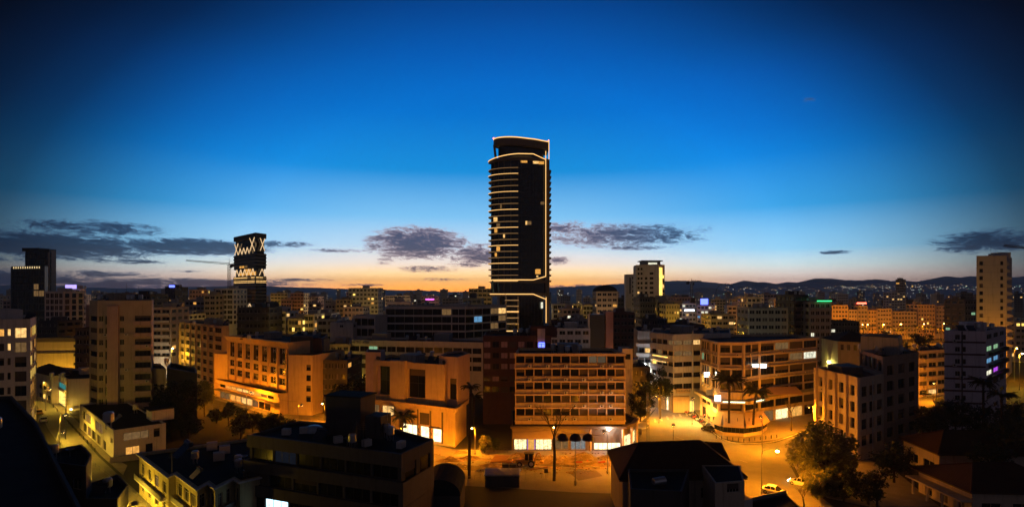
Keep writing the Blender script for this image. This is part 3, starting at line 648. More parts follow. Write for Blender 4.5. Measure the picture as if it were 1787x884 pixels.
# podium: canopy bands and lit ground floor
pp=[(pl2[0][0]-2,pl2[0][1]-1.2),(pl2[0][0]+4,pl2[0][1]-5.3),(pl2[1][0]-6,pl2[1][1]-3.0),(pl2[1][0]+.2,pl2[1][1]-.6)]
pp=[(pl2[0][0]+nx*2.6-ux*1,pl2[0][1]+ny*2.6-uy*1),(pl2[1][0]+nx*2.6-ux*.5,pl2[1][1]+ny*2.6-uy*.5),(pl2[1][0]+ux*1.2,pl2[1][1]+uy*1.2),(pl2[0][0]-ux*1,pl2[0][1]-uy*1)]
q0=(pp[0][0],pp[0][1]);q1=(pp[1][0],pp[1][1])
building('',None,pp,6.4,ochre,{0:[grid(9,.6,5.5,.3,rows=[(.3,2.5)],nm=1,kind='shop_window',fr=frdark,set={(0,0):L_dim,(0,1):L_dim,(0,2):L_amber,(0,3):L_amber,(0,4):L_warm,(0,5):L_warm,(0,6):L_dim},blind=0),
   grid(9,.6,3.5,.2,rows=[(4.0,5.0)],nm=1,kind='window',fr=frdark,set={(0,1):L_amber,(0,2):L_amber,(0,3):L_warm,(0,4):L_warm,(0,5):L_warm,(0,6):L_amber,(0,7):L_dim},blind=0)]},root=b,pname='podium',roofname='podium_roof',parapet=.3)
strip_along(b,'canopy',fascia,q0,q1,3.0,3.35,1.6,0,.5,.5); strip_along(b,'podium_band',ochre,q0,q1,5.3,6.5,.7,0,.3,.3)
# blank stair wing at the right end
w0=(XW(503,172.5),172.5); w1=(XW(545,171),171.0)
wpl=[w0,w1,(w1[0]+5,w1[1]+16),(w0[0]+5,w0[1]+18)]; wh=ZW(619,172)
building('',None,wpl,wh,ochre,{0:[grid(1,5.9,.5,rows=[(4+3.1*k,5.8+3.1*k) for k in range(4)],nm=1,fr=frdark)]},root=b,pname='stair_wing',roofname='stair_wing_roof',parapet=.4)
tp=[(XW(507,182),182.0),(XW(546,181),181.0),(XW(560,200),200.0),(XW(520,202),202.0)]
building('',None,tp,ZW(586,181),dgrey,{},z0=0.0,root=b,pname='lift_block',roofname='lift_block_roof')
strip_along(b,'annex',ochre,(XW(374,201),201.0),(XW(398,200),200.0),0,ZW(617,200),0,6)
roof_kit(b,pl2,h,grey,hut=(5,4,2),tanks=4,panels=2,mast=1,seed=43)
# dark brown block behind at right of it
pl=[(XW(545,182),182.0),(XW(562,181),181.0),(XW(572,200),200.0),(XW(548,202),202.0)]
b=building('apartment_block','narrow dark brown block behind the orange office',pl,ZW(590,181),brownb,{0:[grid(1,.6,.6,rows=floors(2,5,3.2),nm=2)]}); roof_kit(b,pl,ZW(590,181),dgrey,tanks=1,seed=44)

# ================================================================== NEAR BUILDINGS, CENTRE
# floodlit pavilion with glazed corner shop
c0,c1,c2=(XW(643,149),149.0),(XW(794,136),136.0),(XW(814,147),147.0); ph=9.3
pl=[c0,c1,c2,(c2[0]-2,c2[1]+14),(c0[0]+3,c0[1]+18)]
L0=hypot(c1[0]-c0[0],c1[1]-c0[1]); U=lambda x:(x-643)/151*L0
b=building('showroom','floodlit stone showroom with three bright shop windows and palms',pl,ph,ochre,{
 0:[grid(1,U(737),L0-U(751.5),rows=[(.6,4.0)],nm=1,kind='shop_window',set={(0,0):L_shop2},fr=frdark),grid(1,U(757.5),L0-U(772),rows=[(.6,4.0)],nm=1,kind='shop_window',set={(0,0):L_shop2},fr=frdark),
    grid(1,U(706),L0-U(731),rows=[(.6,4.0)],nm=3,kind='shop_window',set={(0,0):L_shop2},fr=frdark),grid(1,U(735),L0-U(752),rows=[(4.4,7.3)],nm=1,fr=frdark,blind=1),
    grid(1,U(652),L0-U(663),rows=[(5.4,7.9)],nm=2,set={(0,0):L_dim},fr=frdark),grid(1,U(669),L0-U(690),rows=[(5.4,7.9)],nm=2,set={(0,0):L_warm}),grid(1,U(669),L0-U(692),rows=[(.5,3.0)],nm=2,set={(0,0):L_dim})],
 1:[]},parapet=.6,roof=roofm)
strip_along(b,'cornice',ochre,c0,c1,ph-.9,ph+.05,.6,0,.2,.6); strip_along(b,'cornice',ochre,c1,c2,ph-.9,ph+.05,.6,0,-.05,.3)
for x in (733,754.5,774): strip_along(b,'shop_pier',fascia,c0,c1,.15,8.0,.22,0,-U(x)+.18,-(L0-U(x))+.18)
strip_along(b,'awning',fascia,c0,c1,4.02,4.25,.8,0,-U(754),-(L0-U(774)))
strip_along(b,'window_ledge',kerbm,c0,c1,.15,.5,.5,0,-U(700),-(L0-U(790)))
u0,u1=(XW(644,151),151.0),(XW(776,140.5),140.5)
vx,vy=(u1[0]-u0[0]),(u1[1]-u0[1]); LU=hypot(vx,vy); vx/=LU; vy/=LU; V=lambda x:(x-644)/132*LU
up=[u0,u1,(u1[0]+2.5,u1[1]+11),(u0[0]+3,u0[1]+13)]; uh=ZW(632,145)
building('',None,up,uh,ochre,{0:[grid(1,V(658),LU-V(686),rows=[(10.2,17.6)],nm=2,nt=.5,depth=.9,fr=frdark,blind=0),grid(1,V(714),LU-V(744),rows=[(10.2,17.4)],nm=2,nt=.5,depth=.9,fr=frdark,blind=0)]},z0=ph-.6,root=b,pname='upper_storey',roofname='upper_roof')
strip_along(b,'stone_pier',ochre,u0,u1,ph-.6,uh+.35,1.1,0,-V(687),-(LU-V(713)))
s0,s1,s2=(XW(766,143),143.0),(XW(799,140),140.0),(XW(820,149),149.0); sh=ZW(622,141)
sp=[s0,s1,s2,(s2[0]-3,s2[1]+7),(s0[0]+1,s0[1]+9)]
building('',None,sp,sh,pinkish,{0:[grid(1,3.4,.4,rows=[(10.5,15.6)],nm=1,fr=frdark,blind=0)]},z0=ph-.6,root=b,pname='stair_tower',roofname='stair_tower_roof',parapet=.5)
rnd_w=MB(); rnd_w.add([(.42*cos(2*pi*i/16),0,.42*sin(2*pi*i/16)) for i in range(16)],[tuple(range(16))])
for k in range(16):
    a,b_=2*pi*k/16,2*pi*(k+1)/16; rnd_w.tube((.45*cos(a),-.03,.45*sin(a)),(.45*cos(b_),-.03,.45*sin(b_)),.06,n=4,cap=False)
RW=rnd_w.mesh('round_window',frdark)
sa=atan2(s1[1]-s0[1],s1[0]-s0[0])
for z in (ZW(632,141.5),ZW(657,141.5),ZW(683,141.5)):
    link('round_window',RW,b,(s0[0]+cos(sa)*1.6+sin(sa)*.04-b.location[0],s0[1]+sin(sa)*1.6-cos(sa)*.04-b.location[1],z),sa)
for z in (ZW(646,141),ZW(675,141)): strip_along(b,'balcony',pinkish,s0,s1,z,z+1.0,1.1,0,.4,-4.0)
lp_=[(XW(638,150.5),150.5),(XW(664,150.2),150.2),(XW(672,157),157.0),(XW(641,158),158.0)]
building('',None,lp_,ZW(614,150),pinkish,{},z0=ph-.6,root=b,pname='lift_tower',roofname='lift_tower_roof',parapet=.4)
lx,ly=loc_in(b,XW(660,150.2),150.2); link('round_window',RW,b,(lx,ly-.06,ZW(624.5,150)),0)
roof_kit(b,up,uh,grey,tanks=2,panels=3,mast=1,seed=51)
hx,hy=loc_in(b,XW(720,150),150); MB().obox((hx,hy),vy,5,4,uh-.7,uh+1.6).build('roof_hut',grey,b)
# dark red-brown block with pink panels
pl=foot([(843,160),(962,160)],(0,16)); h=ZW(585,160)
rw=[(ZW(606,160),ZW(595.5,160)),(ZW(625,160),ZW(615,160)),(ZW(644,160),ZW(634,160)),(ZW(665,160),ZW(656,160)),(ZW(684,160),ZW(674,160))]
pk=mat('pink_panel',(.42,.27,.27),var=.2,streak=.2)
b=building('apartment_block','dark red-brown block with pale pink shutters behind the orange slab',pl,h,brownb,{0:[grid(8,.2,.2,.5,rows=rw,nm=2,fr=frdark,set={(0,0):pk,(0,2):pk,(0,4):pk,(1,0):pk,(1,2):pk,(1,3):pk,(2,0):pk,(2,2):pk,(3,1):pk,(3,3):curtain,(4,2):curtain,(0,6):glass,(2,3):pk},blind=.1)]})
hp=foot([(925,162),(972,162)],(0,8)); building('',None,hp,ZW(570,162),brownb,{},z0=h-.7,root=b,pname='lift_block',roofname='lift_block_roof')
strip_along(b,'pale_shaft',lav,(XW(938,160),160.0),(XW(951,160),160.0),h-6,ZW(573,160),.25,0)
fx=loc_in(b,XW(945,160),160)
MB().box(fx[0]-.85,fx[0]+.85,fx[1]-.5,fx[1]-.38,ZW(605,160),ZW(597,160)).build('blue_lit_sign',L_blue,b)
boxpart('sign_bar',b,black,(fx[0]-.15,fx[0]+.0,fx[1]-.56,fx[1]-.51,ZW(605,160),ZW(599,160)),(fx[0]-.85,fx[0]+.85,fx[1]-.56,fx[1]-.51,ZW(600.2,160),ZW(599.6,160)))
roof_kit(b,pl,h,grey,tanks=3,panels=3,mast=2,seed=52)
# orange-lit office slab above the arcade
Yb=136.0; p0,p1=(XW(899,Yb),Yb),(XW(1091,Yb),Yb); h=ZW(616,Yb)
pl=[p0,p1,(p1[0]-1,Yb+13),(p0[0]+1,Yb+13)]
rw=[(20.0-3.12*k,21.65-3.12*k) for k in range(5)]
b=building('office_slab','orange-lit office slab with five window rows and air conditioners',pl,h,ochre,{0:[grid(12,.25,.25,.14,rows=rw,nm=1,depth=.5,fr=fascia,set={(0,8):emat('dim_warm_blind',(.9,.62,.35),.10,.4),(0,9):emat('dim_warm_blind2',(.9,.62,.35),.08,.4)},blind=.12)],1:[grid(3,1,1,1,rows=rw,nm=2)]},z0=5.4,roof=roofm)
L0=p1[0]-p0[0]
for k in range(5):
    z=20.0-3.12*k
    strip_along(b,'sill_rail',ochre,p0,p1,z-.14,z-.02,.18,0); strip_along(b,'floor_ledge',ochre,p0,p1,z-1.32,z-1.02,.55,0,.12,.12)
    strip_along(b,'spandrel',beige,p0,p1,z-1.0,z-.16,.02,0,-.3,-.3)
    for c in random.sample([1,3,5,6,7,9,10],5): ac_unit(b,p0,p1,.25+(c+.5)*(L0-.5)/12,z-.98,.35)
for c in range(0,13,2): strip_along(b,'fin',ochre,p0,p1,6.3,h-.5,.34,0,-min(max(0,c*(L0-.18)/12),L0-.2),-(L0-min(max(0,c*(L0-.18)/12),L0-.2)-.18))
strip_along(b,'roof_edge',ochre,p0,p1,h-.55,h+.02,.45,0,.15,.15)
# arcade podium
q=[(XW(893,133.6),133.6),(XW(1086,133.6),133.6),(XW(1103,137),137.0),(XW(1109,142),142.0)]
pp=q+[(q[3][0]-2,152.0),(q[0][0],152.0)]
LQ=q[1][0]-q[0][0]; U=lambda x:(x-893)/193*LQ
corr=mat('corrugated_cladding',(.15,.10,.06),var=.3,scale=2)
building('',None,pp,5.7,fascia,{0:[grid(1,U(897),LQ-U(919),rows=[(.15,2.8)],nm=3,kind='shop_window',set={(0,0):L_shop},fr=frdark),grid(1,U(921),LQ-U(933),rows=[(.1,2.8)],nm=1,kind='shop_door',set={(0,0):L_amber},fr=mat('violet_frame',(.3,.18,.4),var=.1)),
   grid(1,U(935),LQ-U(963),rows=[(.15,2.8)],nm=4,kind='shop_window',set={(0,0):L_shop},fr=frdark),grid(1,U(969),LQ-U(992),rows=[(.15,2.8)],nm=2,kind='shop_window',set={(0,0):L_dim}),grid(1,U(996),LQ-U(1022),rows=[(.15,2.8)],nm=3,kind='shop_window',set={(0,0):emat('grey_shop_interior',(.55,.6,.6),.35,.8,1.4)}),
   grid(1,U(1036.5),LQ-U(1083),rows=[(.15,1.75)],nm=6,kind='shop_window',set={(0,0):L_shop2},fr=frdark)],
 1:[grid(1,.4,.4,rows=[(.15,3.2)],nm=2,kind='shop_window',set={(0,0):L_shop},fr=frdark)],2:[grid(1,.3,.3,rows=[(.15,3.2)],nm=2,kind='shop_window',set={(0,0):L_shop},fr=frdark)]},root=b,pname='arcade',roofname='arcade_roof',parapet=.2)
def slope_awning(root,a,c,zt,zb,out,m,name='awning'):
    L=hypot(c[0]-a[0],c[1]-a[1]); nx,ny=(c[1]-a[1])/L,-(c[0]-a[0])/L
    A=loc_in(root,*a); B=loc_in(root,*c); v=[(A[0],A[1],zt),(B[0],B[1],zt),(B[0]+nx*out,B[1]+ny*out,zb),(A[0]+nx*out,A[1]+ny*out,zb)]
    v+=[(x,y,z-.06) for x,y,z in v]
    return MB().add(v,[(3,2,1,0),(4,5,6,7),(0,1,5,4),(1,2,6,5),(2,3,7,6),(3,0,4,7)]).build(name,m,root)
P=lambda x:(XW(x,133.6),133.6)
slope_awning(b,P(894.5),P(964),5.1,3.0,1.5,mat('brown_canvas',(.20,.14,.10),var=.2))
slope_awning(b,P(969),P(1029),5.0,4.2,.7,mat('tan_fascia',(.26,.20,.12),var=.2),'fascia_board')
cm=MB(); nrib=46
for i in range(nrib):
    u=U(1032)+(U(1085)-U(1032))*i/nrib; cm.box(q[0][0]+u-b.location[0],q[0][0]+u+.09-b.location[0],133.6-.16-b.location[1],133.6-.03-b.location[1],1.8,5.1)
tag(cm.build('corrugated_sheet',corr,b),kind='stuff')
strip_along(b,'arcade_canopy',fascia,q[0],q[1],5.2,5.75,.9,0,.3,.9); strip_along(b,'arcade_canopy',fascia,q[1],q[2],5.2,5.752,.9,0,0,.3); strip_along(b,'arcade_canopy',fascia,q[2],q[3],5.2,5.748,.9,0)
for x,Y in ((1087,132.3),(1102,134.5),(1111,139),(1030,132.6)): MB().lathe((*loc_in(b,XW(x,Y),Y),0),[(.3,0),(.3,5.2)],10).build('column',ochre,b)
strip_along(b,'violet_neon',emat('violet_neon_tube',(.45,.2,.8),.9),P(920.3),P(921.3),.2,2.9,.1,0); strip_along(b,'violet_neon',MATS['violet_neon_tube'],P(932.8),P(933.8),.2,2.9,.1,0)
strip_along(b,'white_awning',mat('white_canvas',(.6,.6,.58),var=.1),(XW(1109,142),142),(XW(1118,147),147),3.4,3.6,2.2,0)
roof_kit(b,pl,h,grey,tanks=5,panels=4,mast=3,dish=1,hut=(5,4,2.2),seed=53)
# small shed on its right
pl=foot([(1086,150),(1104,150)],(0,6)); b=building('stair_block','small pale stair block just right of the orange slab',pl,ZW(608,150),white,{0:[grid(1,.5,.5,rows=[(ZW(627,150),ZW(617,150))],nm=1)]})
# long white office in front of the dark glass one
pl=foot([(611,208),(842,198)],(4,14)); h=ZW(594,205)
L0=hypot(pl[1][0]-pl[0][0],pl[1][1]-pl[0][1])
b=building('long_office','long white two-band office with dark windows behind the showroom',pl,h,white,{0:[grid(14,.4,.4,.35,rows=[(h-4.0,h-2.1),(h-6.9,h-5.2),(h-10,h-8.3)],nm=2,fr=frdark,near=False,set={(0,2):L_green},blind=.08)]},roof=roofm)
strip_along(b,'cornice',white,pl[0],pl[1],h-1.6,h+.05,.35,0,.2,.2)
ga=atan2(pl[1][1]-pl[0][1],pl[1][0]-pl[0][0])
text_part(b,'METRO ATEB',1.15,(pl[0][0]+cos(ga)*4.2-b.location[0]+sin(ga)*.42,pl[0][1]+sin(ga)*4.2-b.location[1]-cos(ga)*.42,h-.75),ga,black)
for x in (668,775):
    t=loc_in(b,XW(x,212),212); MB().obox((t[0],t[1]-2),ga,5.6,4.5,h-.7,h+2.4).build('roof_hut',mat('blue_grey_sheet',(.17,.2,.24),var=.2),b)
roof_kit(b,pl,h,grey,tanks=3,panels=3,mast=1,seed=61)
# dark glass long office
pl=[(XW(672,252),252.0),(XW(788,250),250.0),(XW(812,249),249.0),(XW(884,268),268.0),(XW(884,290),290.0),(XW(680,280),280.0)]; h=ZW(535,250)
rw=[(h-1.0-3.35*k-2.6,h-1.0-3.35*k) for k in range(5)]
b=building('glass_office','long dark glass office with thin white floor bands',pl,h,white,{0:[grid(7,.3,.2,.08,rows=rw,nm=2,fr=frdark,near=False,depth=.4,blind=0,set={(0,6):L_dim})],1:[grid(2,.2,.2,.1,rows=rw,nm=2,fr=frdark,near=False,depth=.4,blind=0)],2:[grid(5,.2,.3,.1,rows=rw,nm=2,fr=frdark,near=False,depth=.4,blind=0,set={(0,3):L_dim,(0,4):L_warm,(1,1):L_cyan,(2,3):L_dim,(1,4):L_dim})]},roof=roof2)
roof_kit(b,pl,h,white,hut=(8,5,1.6),tanks=4,panels=2,mast=3,seed=62)
pl=foot([(616,240),(655,238)],(2,14)); h=ZW(550,238)
b=building('glass_office','white framed annex with two strip windows left of the glass office',pl,h,white,{0:[grid(3,.7,.5,.15,rows=[(h-4.2,h-1.4),(h-8.6,h-5.6),(h-13,h-10)],nm=3,fr=frdark,near=False,depth=.5)]},roof=roof2)
# long floodlit boundary detail: small houses left of it
# ================================================================== NEAR BUILDINGS, RIGHT
# white banded office behind the junction
pl=[(XW(1136,186),186.0),(XW(1175,176),176.0),(XW(1274,182),182.0),(XW(1274,204),204.0),(XW(1140,208),208.0)]; h=ZW(583,176)
rw=[(h-1.9-3.32*k-1.75,h-1.9-3.32*k) for k in range(5)]
b=building('banded_office','white banded office with strip windows left of the cafe corner',pl,h,pinkish if False else white,{
 0:[grid(4,.2,.2,.15,rows=rw,nm=2,fr=frdark,depth=.5,blind=.1,set={(0,3):L_dim,(1,1):L_dim,(2,0):L_yel})],1:[grid(6,.2,.2,.15,rows=rw[:5],nm=3,fr=frdark,depth=.5,blind=.08,set={(0,2):L_warm,(0,1):L_dim,(0,0):L_dim,(1,0):L_dim,(1,1):L_dim})]},roof=roofm)
for k in range(5):
    for i in (0,1): strip_along(b,'floor_band',white,pl[i],pl[i+1],h-3.32*k-1.85,h-3.32*k+.04,.5,0,.0,.28 if i==0 else 0)
strip_along(b,'lit_strip',L_yel,pl[0],pl[1],rw[1][0]-.45,rw[1][0]-.1,.56,-.4,-1.5,-2.0)
strip_along(b,'lit_strip',L_warm,pl[0],pl[1],rw[2][1]-.5,rw[2][1]-.15,.4,-.3,-1,-3)
d_=loc_in(b,XW(1209,176.6),176.6); MB().tube((d_[0],d_[1],3),(d_[0],d_[1],h+1.2),.22,.2,8).build('drain_pipe',acm,b)
ga=atan2(pl[2][1]-pl[1][1],pl[2][0]-pl[1][0])
bs=loc_in(b,XW(1191,176.5),176.5); boxpart('sign_board',b,ochre,(bs[0]-2.1,bs[0]+2.1,bs[1]-.95,bs[1]-.7,ZW(685,176),ZW(677,176)))
text_part(b,'VALENTINE',.85,(bs[0],bs[1]-.98,ZW(681,176)),0,black)
boxpart('lit_shop_front',b,L_shop2,(loc_in(b,XW(1166,182),182)[0]-1.4,loc_in(b,XW(1166,182),182)[0]+.6,loc_in(b,0,178.2)[1],loc_in(b,0,178.5)[1],.3,4.6))
gpn=loc_in(b,XW(1174,175.6),175.6); boxpart('blank_shop_wall',b,ochre,(gpn[0],gpn[0]+5.0,gpn[1]-.6,gpn[1]+.6,0,4.9)); boxpart('lit_doorway',b,L_yel,(gpn[0]+5.2,gpn[0]+6.4,gpn[1]-.1,gpn[1],.2,3.4))
roof_kit(b,pl,h,grey,hut=(6,5,2.2),tanks=3,panels=3,mast=2,seed=71)
pl=foot([(1113,196),(1136,194)],(2,16)); h=ZW(577,195); rw=floors(2,5,3.3,1,2.6)
b=building('balcony_block','grey block with curved white balconies left of the banded office',pl,h,grey,{0:[grid(2,.4,.3,.3,rows=rw,nm=2,fr=frdark,lit=.1)]})
for k in range(6): strip_along(b,'balcony',white,pl[0],pl[1],1.8+3.3*k,2.9+3.3*k,1.1,0,.3,-.2)
roof_kit(b,pl,h,white,tanks=2,panels=1,seed=72)
# cafe corner building
v=[(1224,171),(1242,163),(1254,157.5),(1298,156.6),(1325,161),(1426,174)]
pl=[(XW(x,Y),Y) for x,Y in v]; pl=pl+[(pl[5][0]-2,pl[5][1]+14),(pl[0][0]+6,pl[0][1]+14)]; h=ZW(597,156.8)
up_=[(20.2,22.25),(16.85,18.9),(13.45,15.5),(10.1,12.15)]
Wg=lambda n,ml=.35,gap=.35,nm=2,**k:[grid(n,ml,ml,gap,rows=up_,nm=nm,fr=frdark,blind=.08,**k),grid(max(1,n//2),.5,.5,.5,rows=[(4.3,6.4)],nm=2,fr=frdark,kind='window'),grid(max(1,n//2),.6,.6,.9,rows=[(.2,3.1)],nm=2,kind='shop_window',fr=frdark,lit=.35,pal=[L_amber,L_warm,L_dim])]
b=building('corner_building','orange-lit five-storey corner building with white lit signs and cafe',pl,h,cream,{0:Wg(4,lit=.2,pal=[L_yel,L_green]),1:Wg(2),2:Wg(2,.45,.5,2),3:Wg(2,.3,.4,3),
 4:[grid(4,.3,.3,.45,rows=up_,nm=4,fr=frdark,blind=.1,set={(1,3):L_white,(1,2):L_dim,(0,1):L_dim}),grid(4,.6,.4,.8,rows=[(7.6,9.6)],nm=3,fr=frdark,kind='terrace_door'),grid(4,.5,.4,.5,rows=[(4.1,6.3)],nm=2,fr=frdark),grid(4,.6,.5,.9,rows=[(.2,3.1)],nm=2,kind='shop_window',fr=frdark,set={(0,1):L_shop,(0,2):L_amber,(0,0):L_dim},blind=0)]},roof=roofm)
for i in range(5):
    for k in range(4): strip_along(b,'floor_slab',cream,pl[i],pl[i+1],up_[k][1]+.45,up_[k][1]+.62,.55,0,0,.25)
    strip_along(b,'roof_edge',cream,pl[i],pl[i+1],h-.35,h+.05,.6,0,0,.25)
for i,n in ((0,4),(1,2),(2,2),(3,2),(4,4)):
    L=hypot(pl[i+1][0]-pl[i][0],pl[i+1][1]-pl[i][1])
    for k in range(4):
        for c in range(n):
            if random.random()<.45: ac_unit(b,pl[i],pl[i+1],(c+random.choice((.15,.5,.85)))*L/n,up_[k][0]-.85,.1)
for i in (0,1,2,3,4): MB().lathe((*loc_in(b,*pl[i]),.0),[(.42,0),(.42,h-.4)],10).build('pilaster',cream,b)
# terrace over the cafe: fascia ring, parapet, green strip lights
for i in (1,2,3): strip_along(b,'terrace',cream,pl[i],pl[i+1],6.6,7.4,2.4,0,1.2,1.2)
strip_along(b,'terrace',cream,pl[4],pl[5],6.6,7.4,1.6,0,0,0); strip_along(b,'terrace_rail',metal,pl[4],pl[5],7.4,8.3,1.6,-1.55)
strip_along(b,'terrace',cream,pl[0],pl[1],6.6,7.4,2.2,0,0,1.0)
cafe_strip=emat('pale_green_tube',(.75,1,.62),2.6)
strip_along(b,'light_tube',cafe_strip,pl[2],pl[3],7.0,7.3,2.5,-2.38,-.6,-.3); strip_along(b,'light_tube',cafe_strip,pl[3],pl[4],7.0,7.3,2.5,-2.38,-1.5,-1.4)
slope_awning(b,(pl[4][0]+.5,pl[4][1]),(pl[4][0]+11,pl[4][1]+1.4),10.1,8.6,3.4,mat('terracotta_canvas',(.30,.17,.09),var=.15))
strip_along(b,'terrace_shade',cream,pl[2],pl[3],9.6,9.75,2.3,0,-.2,.2); 
def panel(x,y,w,hh,Y,m,name,root): 
    c=loc_in(root,XW(x,Y),Y); return MB().box(c[0]-w/2,c[0]+w/2,c[1]-.12,c[1]+.12,ZW(y,Y)-hh/2,ZW(y,Y)+hh/2).build(name,m,root)
sgn=emat('white_lit_sign',(1,.98,.85),7)
panel(1235,653,1.9,1.3,165,sgn,'lit_sign',b); panel(1252,651,1.0,.9,160,sgn,'lit_sign',b); panel(1252.5,694,1.5,1.5,153,sgn,'lit_sign',b)
panel(1318.5,637.5,1.6,.85,158.6,sgn,'lit_sign',b); panel(1332,638,1.6,1.0,160.5,sgn,'lit_sign',b); panel(1238,684,1.7,1.5,161,grey,'sign_board',b)
# cafe glass enclosure under canvas
cr=thing('cafe_pavilion','glazed cafe pavilion under tan awnings in front of the corner building','cafe',(*G(1292,752),0))
cpt=[(1247,150.5),(1262,147),(1298,145.5),(1327,148),(1338,153)]; cpp=[(XW(x,Y)-cr.location[0],Y-cr.location[1]) for x,Y in cpt]
for i in range(4):
    a_,c_=cpp[i],cpp[i+1]; n=(3,5,4,2)[i]
    L=hypot(c_[0]-a_[0],c_[1]-a_[1]); ux,uy=(c_[0]-a_[0])/L,(c_[1]-a_[1])/L
    MB().prism([(a_[0]+uy*.1,a_[1]-ux*.1),(c_[0]+uy*.1,c_[1]-ux*.1),c_,a_],.13,.95).build('low_wall',cream,cr)
    for k in range(n):
        p=(a_[0]+ux*L*k/n,a_[1]+uy*L*k/n); r_=(a_[0]+ux*L*(k+1)/n,a_[1]+uy*L*(k+1)/n)
        MB().quad((*p,.97),(*r_,.97),(*r_,2.3),(*p,2.3)).build('pane',glass,cr); MB().tube((*p,.95),(*p,2.35),.06,n=4).build('post',black,cr)
    # sloping canvas
    wi=[(XW(x,Y)-cr.location[0],Y-cr.location[1]) for x,Y in ((1252,157),(1262,156),(1298,155.5),(1320,157),(1330,159))]
    vs=[(a_[0]+uy*.8,a_[1]-ux*.8,2.5),(c_[0]+uy*.8,c_[1]-ux*.8,2.5),(*wi[i+1],4.2),(*wi[i],4.2)]; vs+=[(x,y,z-.05) for x,y,z in vs]
    MB().add(vs,[(0,1,2,3),(7,6,5,4),(0,4,5,1),(1,5,6,2),(2,6,7,3),(3,7,4,0)]).build('awning',mat('tan_canvas',(.40,.27,.13),var=.15),cr)

for k in range(3): MB().tube((cpp[2][0]-3+3*k,cpp[2][1]+4,.1),(cpp[2][0]-3+3*k,cpp[2][1]+4,4.0),.07,n=5).build('post',black,cr)
# side awning at the left arcade
ar=thing('street_awning','small yellow awning over motorbikes at the corner arcade','awning',(*G(1247,738),0))
MB().add([(-2.2,-1.6,2.4),(2.0,-3.2,2.4),(2.6,1.4,3.5),(-1.6,2.6,3.5),(-2.2,-1.6,2.35),(2.0,-3.2,2.35),(2.6,1.4,3.45),(-1.6,2.6,3.45)],[(0,1,2,3),(7,6,5,4),(0,4,5,1),(1,5,6,2),(2,6,7,3),(3,7,4,0)]).build('canvas',mat('yellow_canvas',(.5,.36,.14),var=.15),ar)
for x,y in ((-2.0,-1.5),(1.9,-3.0)): MB().tube((x,y,0.1),(x,y,2.4),.05,n=5).build('post',metal,ar)
# dark pilastered block on the right
pl=[(XW(1424,142),142.0),(XW(1501,125),125.0),(XW(1545,132),132.0),(XW(1500,150),150.0)]; pl=[(XW(1424,142),142.0),(XW(1501,125),125.0),(XW(1542,131),131.0),(XW(1480,152),152.0)]; h=ZW(659,125)
rw=[(h-2.0-3.6*k-2.3,h-2.0-3.6*k) for k in range(4)]
b=building('pilastered_block','dark pilastered office block with orange-lit left face at the junction',pl,h,cream,{0:[grid(4,1.2,1.2,1.9,rows=rw,nm=1,nt=.5,depth=.5,fr=frdark,blind=.1)],1:[grid(3,.7,.7,1.1,rows=rw,nm=2,nt=.5,depth=.3,fr=frdark,blind=.1)]},roof=roofm)
L0=hypot(pl[1][0]-pl[0][0],pl[1][1]-pl[0][1]); wc=(L0-2.4-5.7)/4
for c in range(5):
    u=1.2+c*(wc+1.9)-1.9+.3; u=max(.02,min(L0-1.0,u)); strip_along(b,'pilaster',cream,pl[0],pl[1],0,h+.03,.6,0,-u,-(L0-u-.98))
tp=[(XW(1500,148),148.0),(XW(1541,131.6),131.6),(XW(1603,142),142.0),(XW(1560,160),160.0)]; th=ZW(622,132)
rw=[(th-2.2-3.6*k-2.3,th-2.2-3.6*k) for k in range(5)]
building('',None,tp,th,mat('umber_render',(.30,.20,.14),streak=.4,var=.2),{1:[grid(3,2,2,2.4,rows=rw,nm=2,depth=.3,fr=frdark,blind=.1)],0:[grid(5,.6,1,.8,rows=[(th-3.6,th-.9)],nm=1,depth=.3,fr=frdark,blind=.6)]},root=b,pname='rear_wing',roofname='rear_wing_roof')
hp=[(XW(1502,146),146.0),(XW(1568,140),140.0),(XW(1575,150),150.0),(XW(1515,156),156.0)]
building('',None,hp,ZW(587,144),grey,{0:[grid(1,10,1,rows=[(th+.3,th+2.2)],nm=2)]},z0=th-.7,root=b,pname='penthouse',roofname='penthouse_roof')
MB().tube((*loc_in(b,XW(1523,127.6),127.6),0),(*loc_in(b,XW(1523,127.6),127.6),h-1),.12,n=6).build('drain_pipe',galv,b)
for k in range(4):
    for u in (3.2,8.5,12.0):
        if (k+int(u))%2: ac_unit(b,pl[0],pl[1],u,h-2.0-3.6*k-3.1,.05)
roof_kit(b,tp,th,grey,tanks=4,panels=3,dish=2,seed=81); roof_kit(b,pl,h,dgrey,hut=(6,5,1.6),seed=82)
# small yellow arched chapel behind
pl=foot([(1462,196),(1500,192),(1530,200)],(2,14)); h=ZW(596,193)
b=building('chapel','small yellow-lit chapel with arched windows and dark roof',pl,h,old,{0:[grid(3,.8,.8,.9,rows=[(h-3,h-1)],nm=1)]})
m_=MB(); q=[loc_in(b,*p) for p in inset(pl,-.5)]; apex=(sum(p[0] for p in q)/5,sum(p[1] for p in q)/5,h+3.2); m_.add([(*p,h) for p in q]+[apex],[(i,(i+1)%5,5) for i in range(5)]); m_.build('roof_cap',roofm,b)
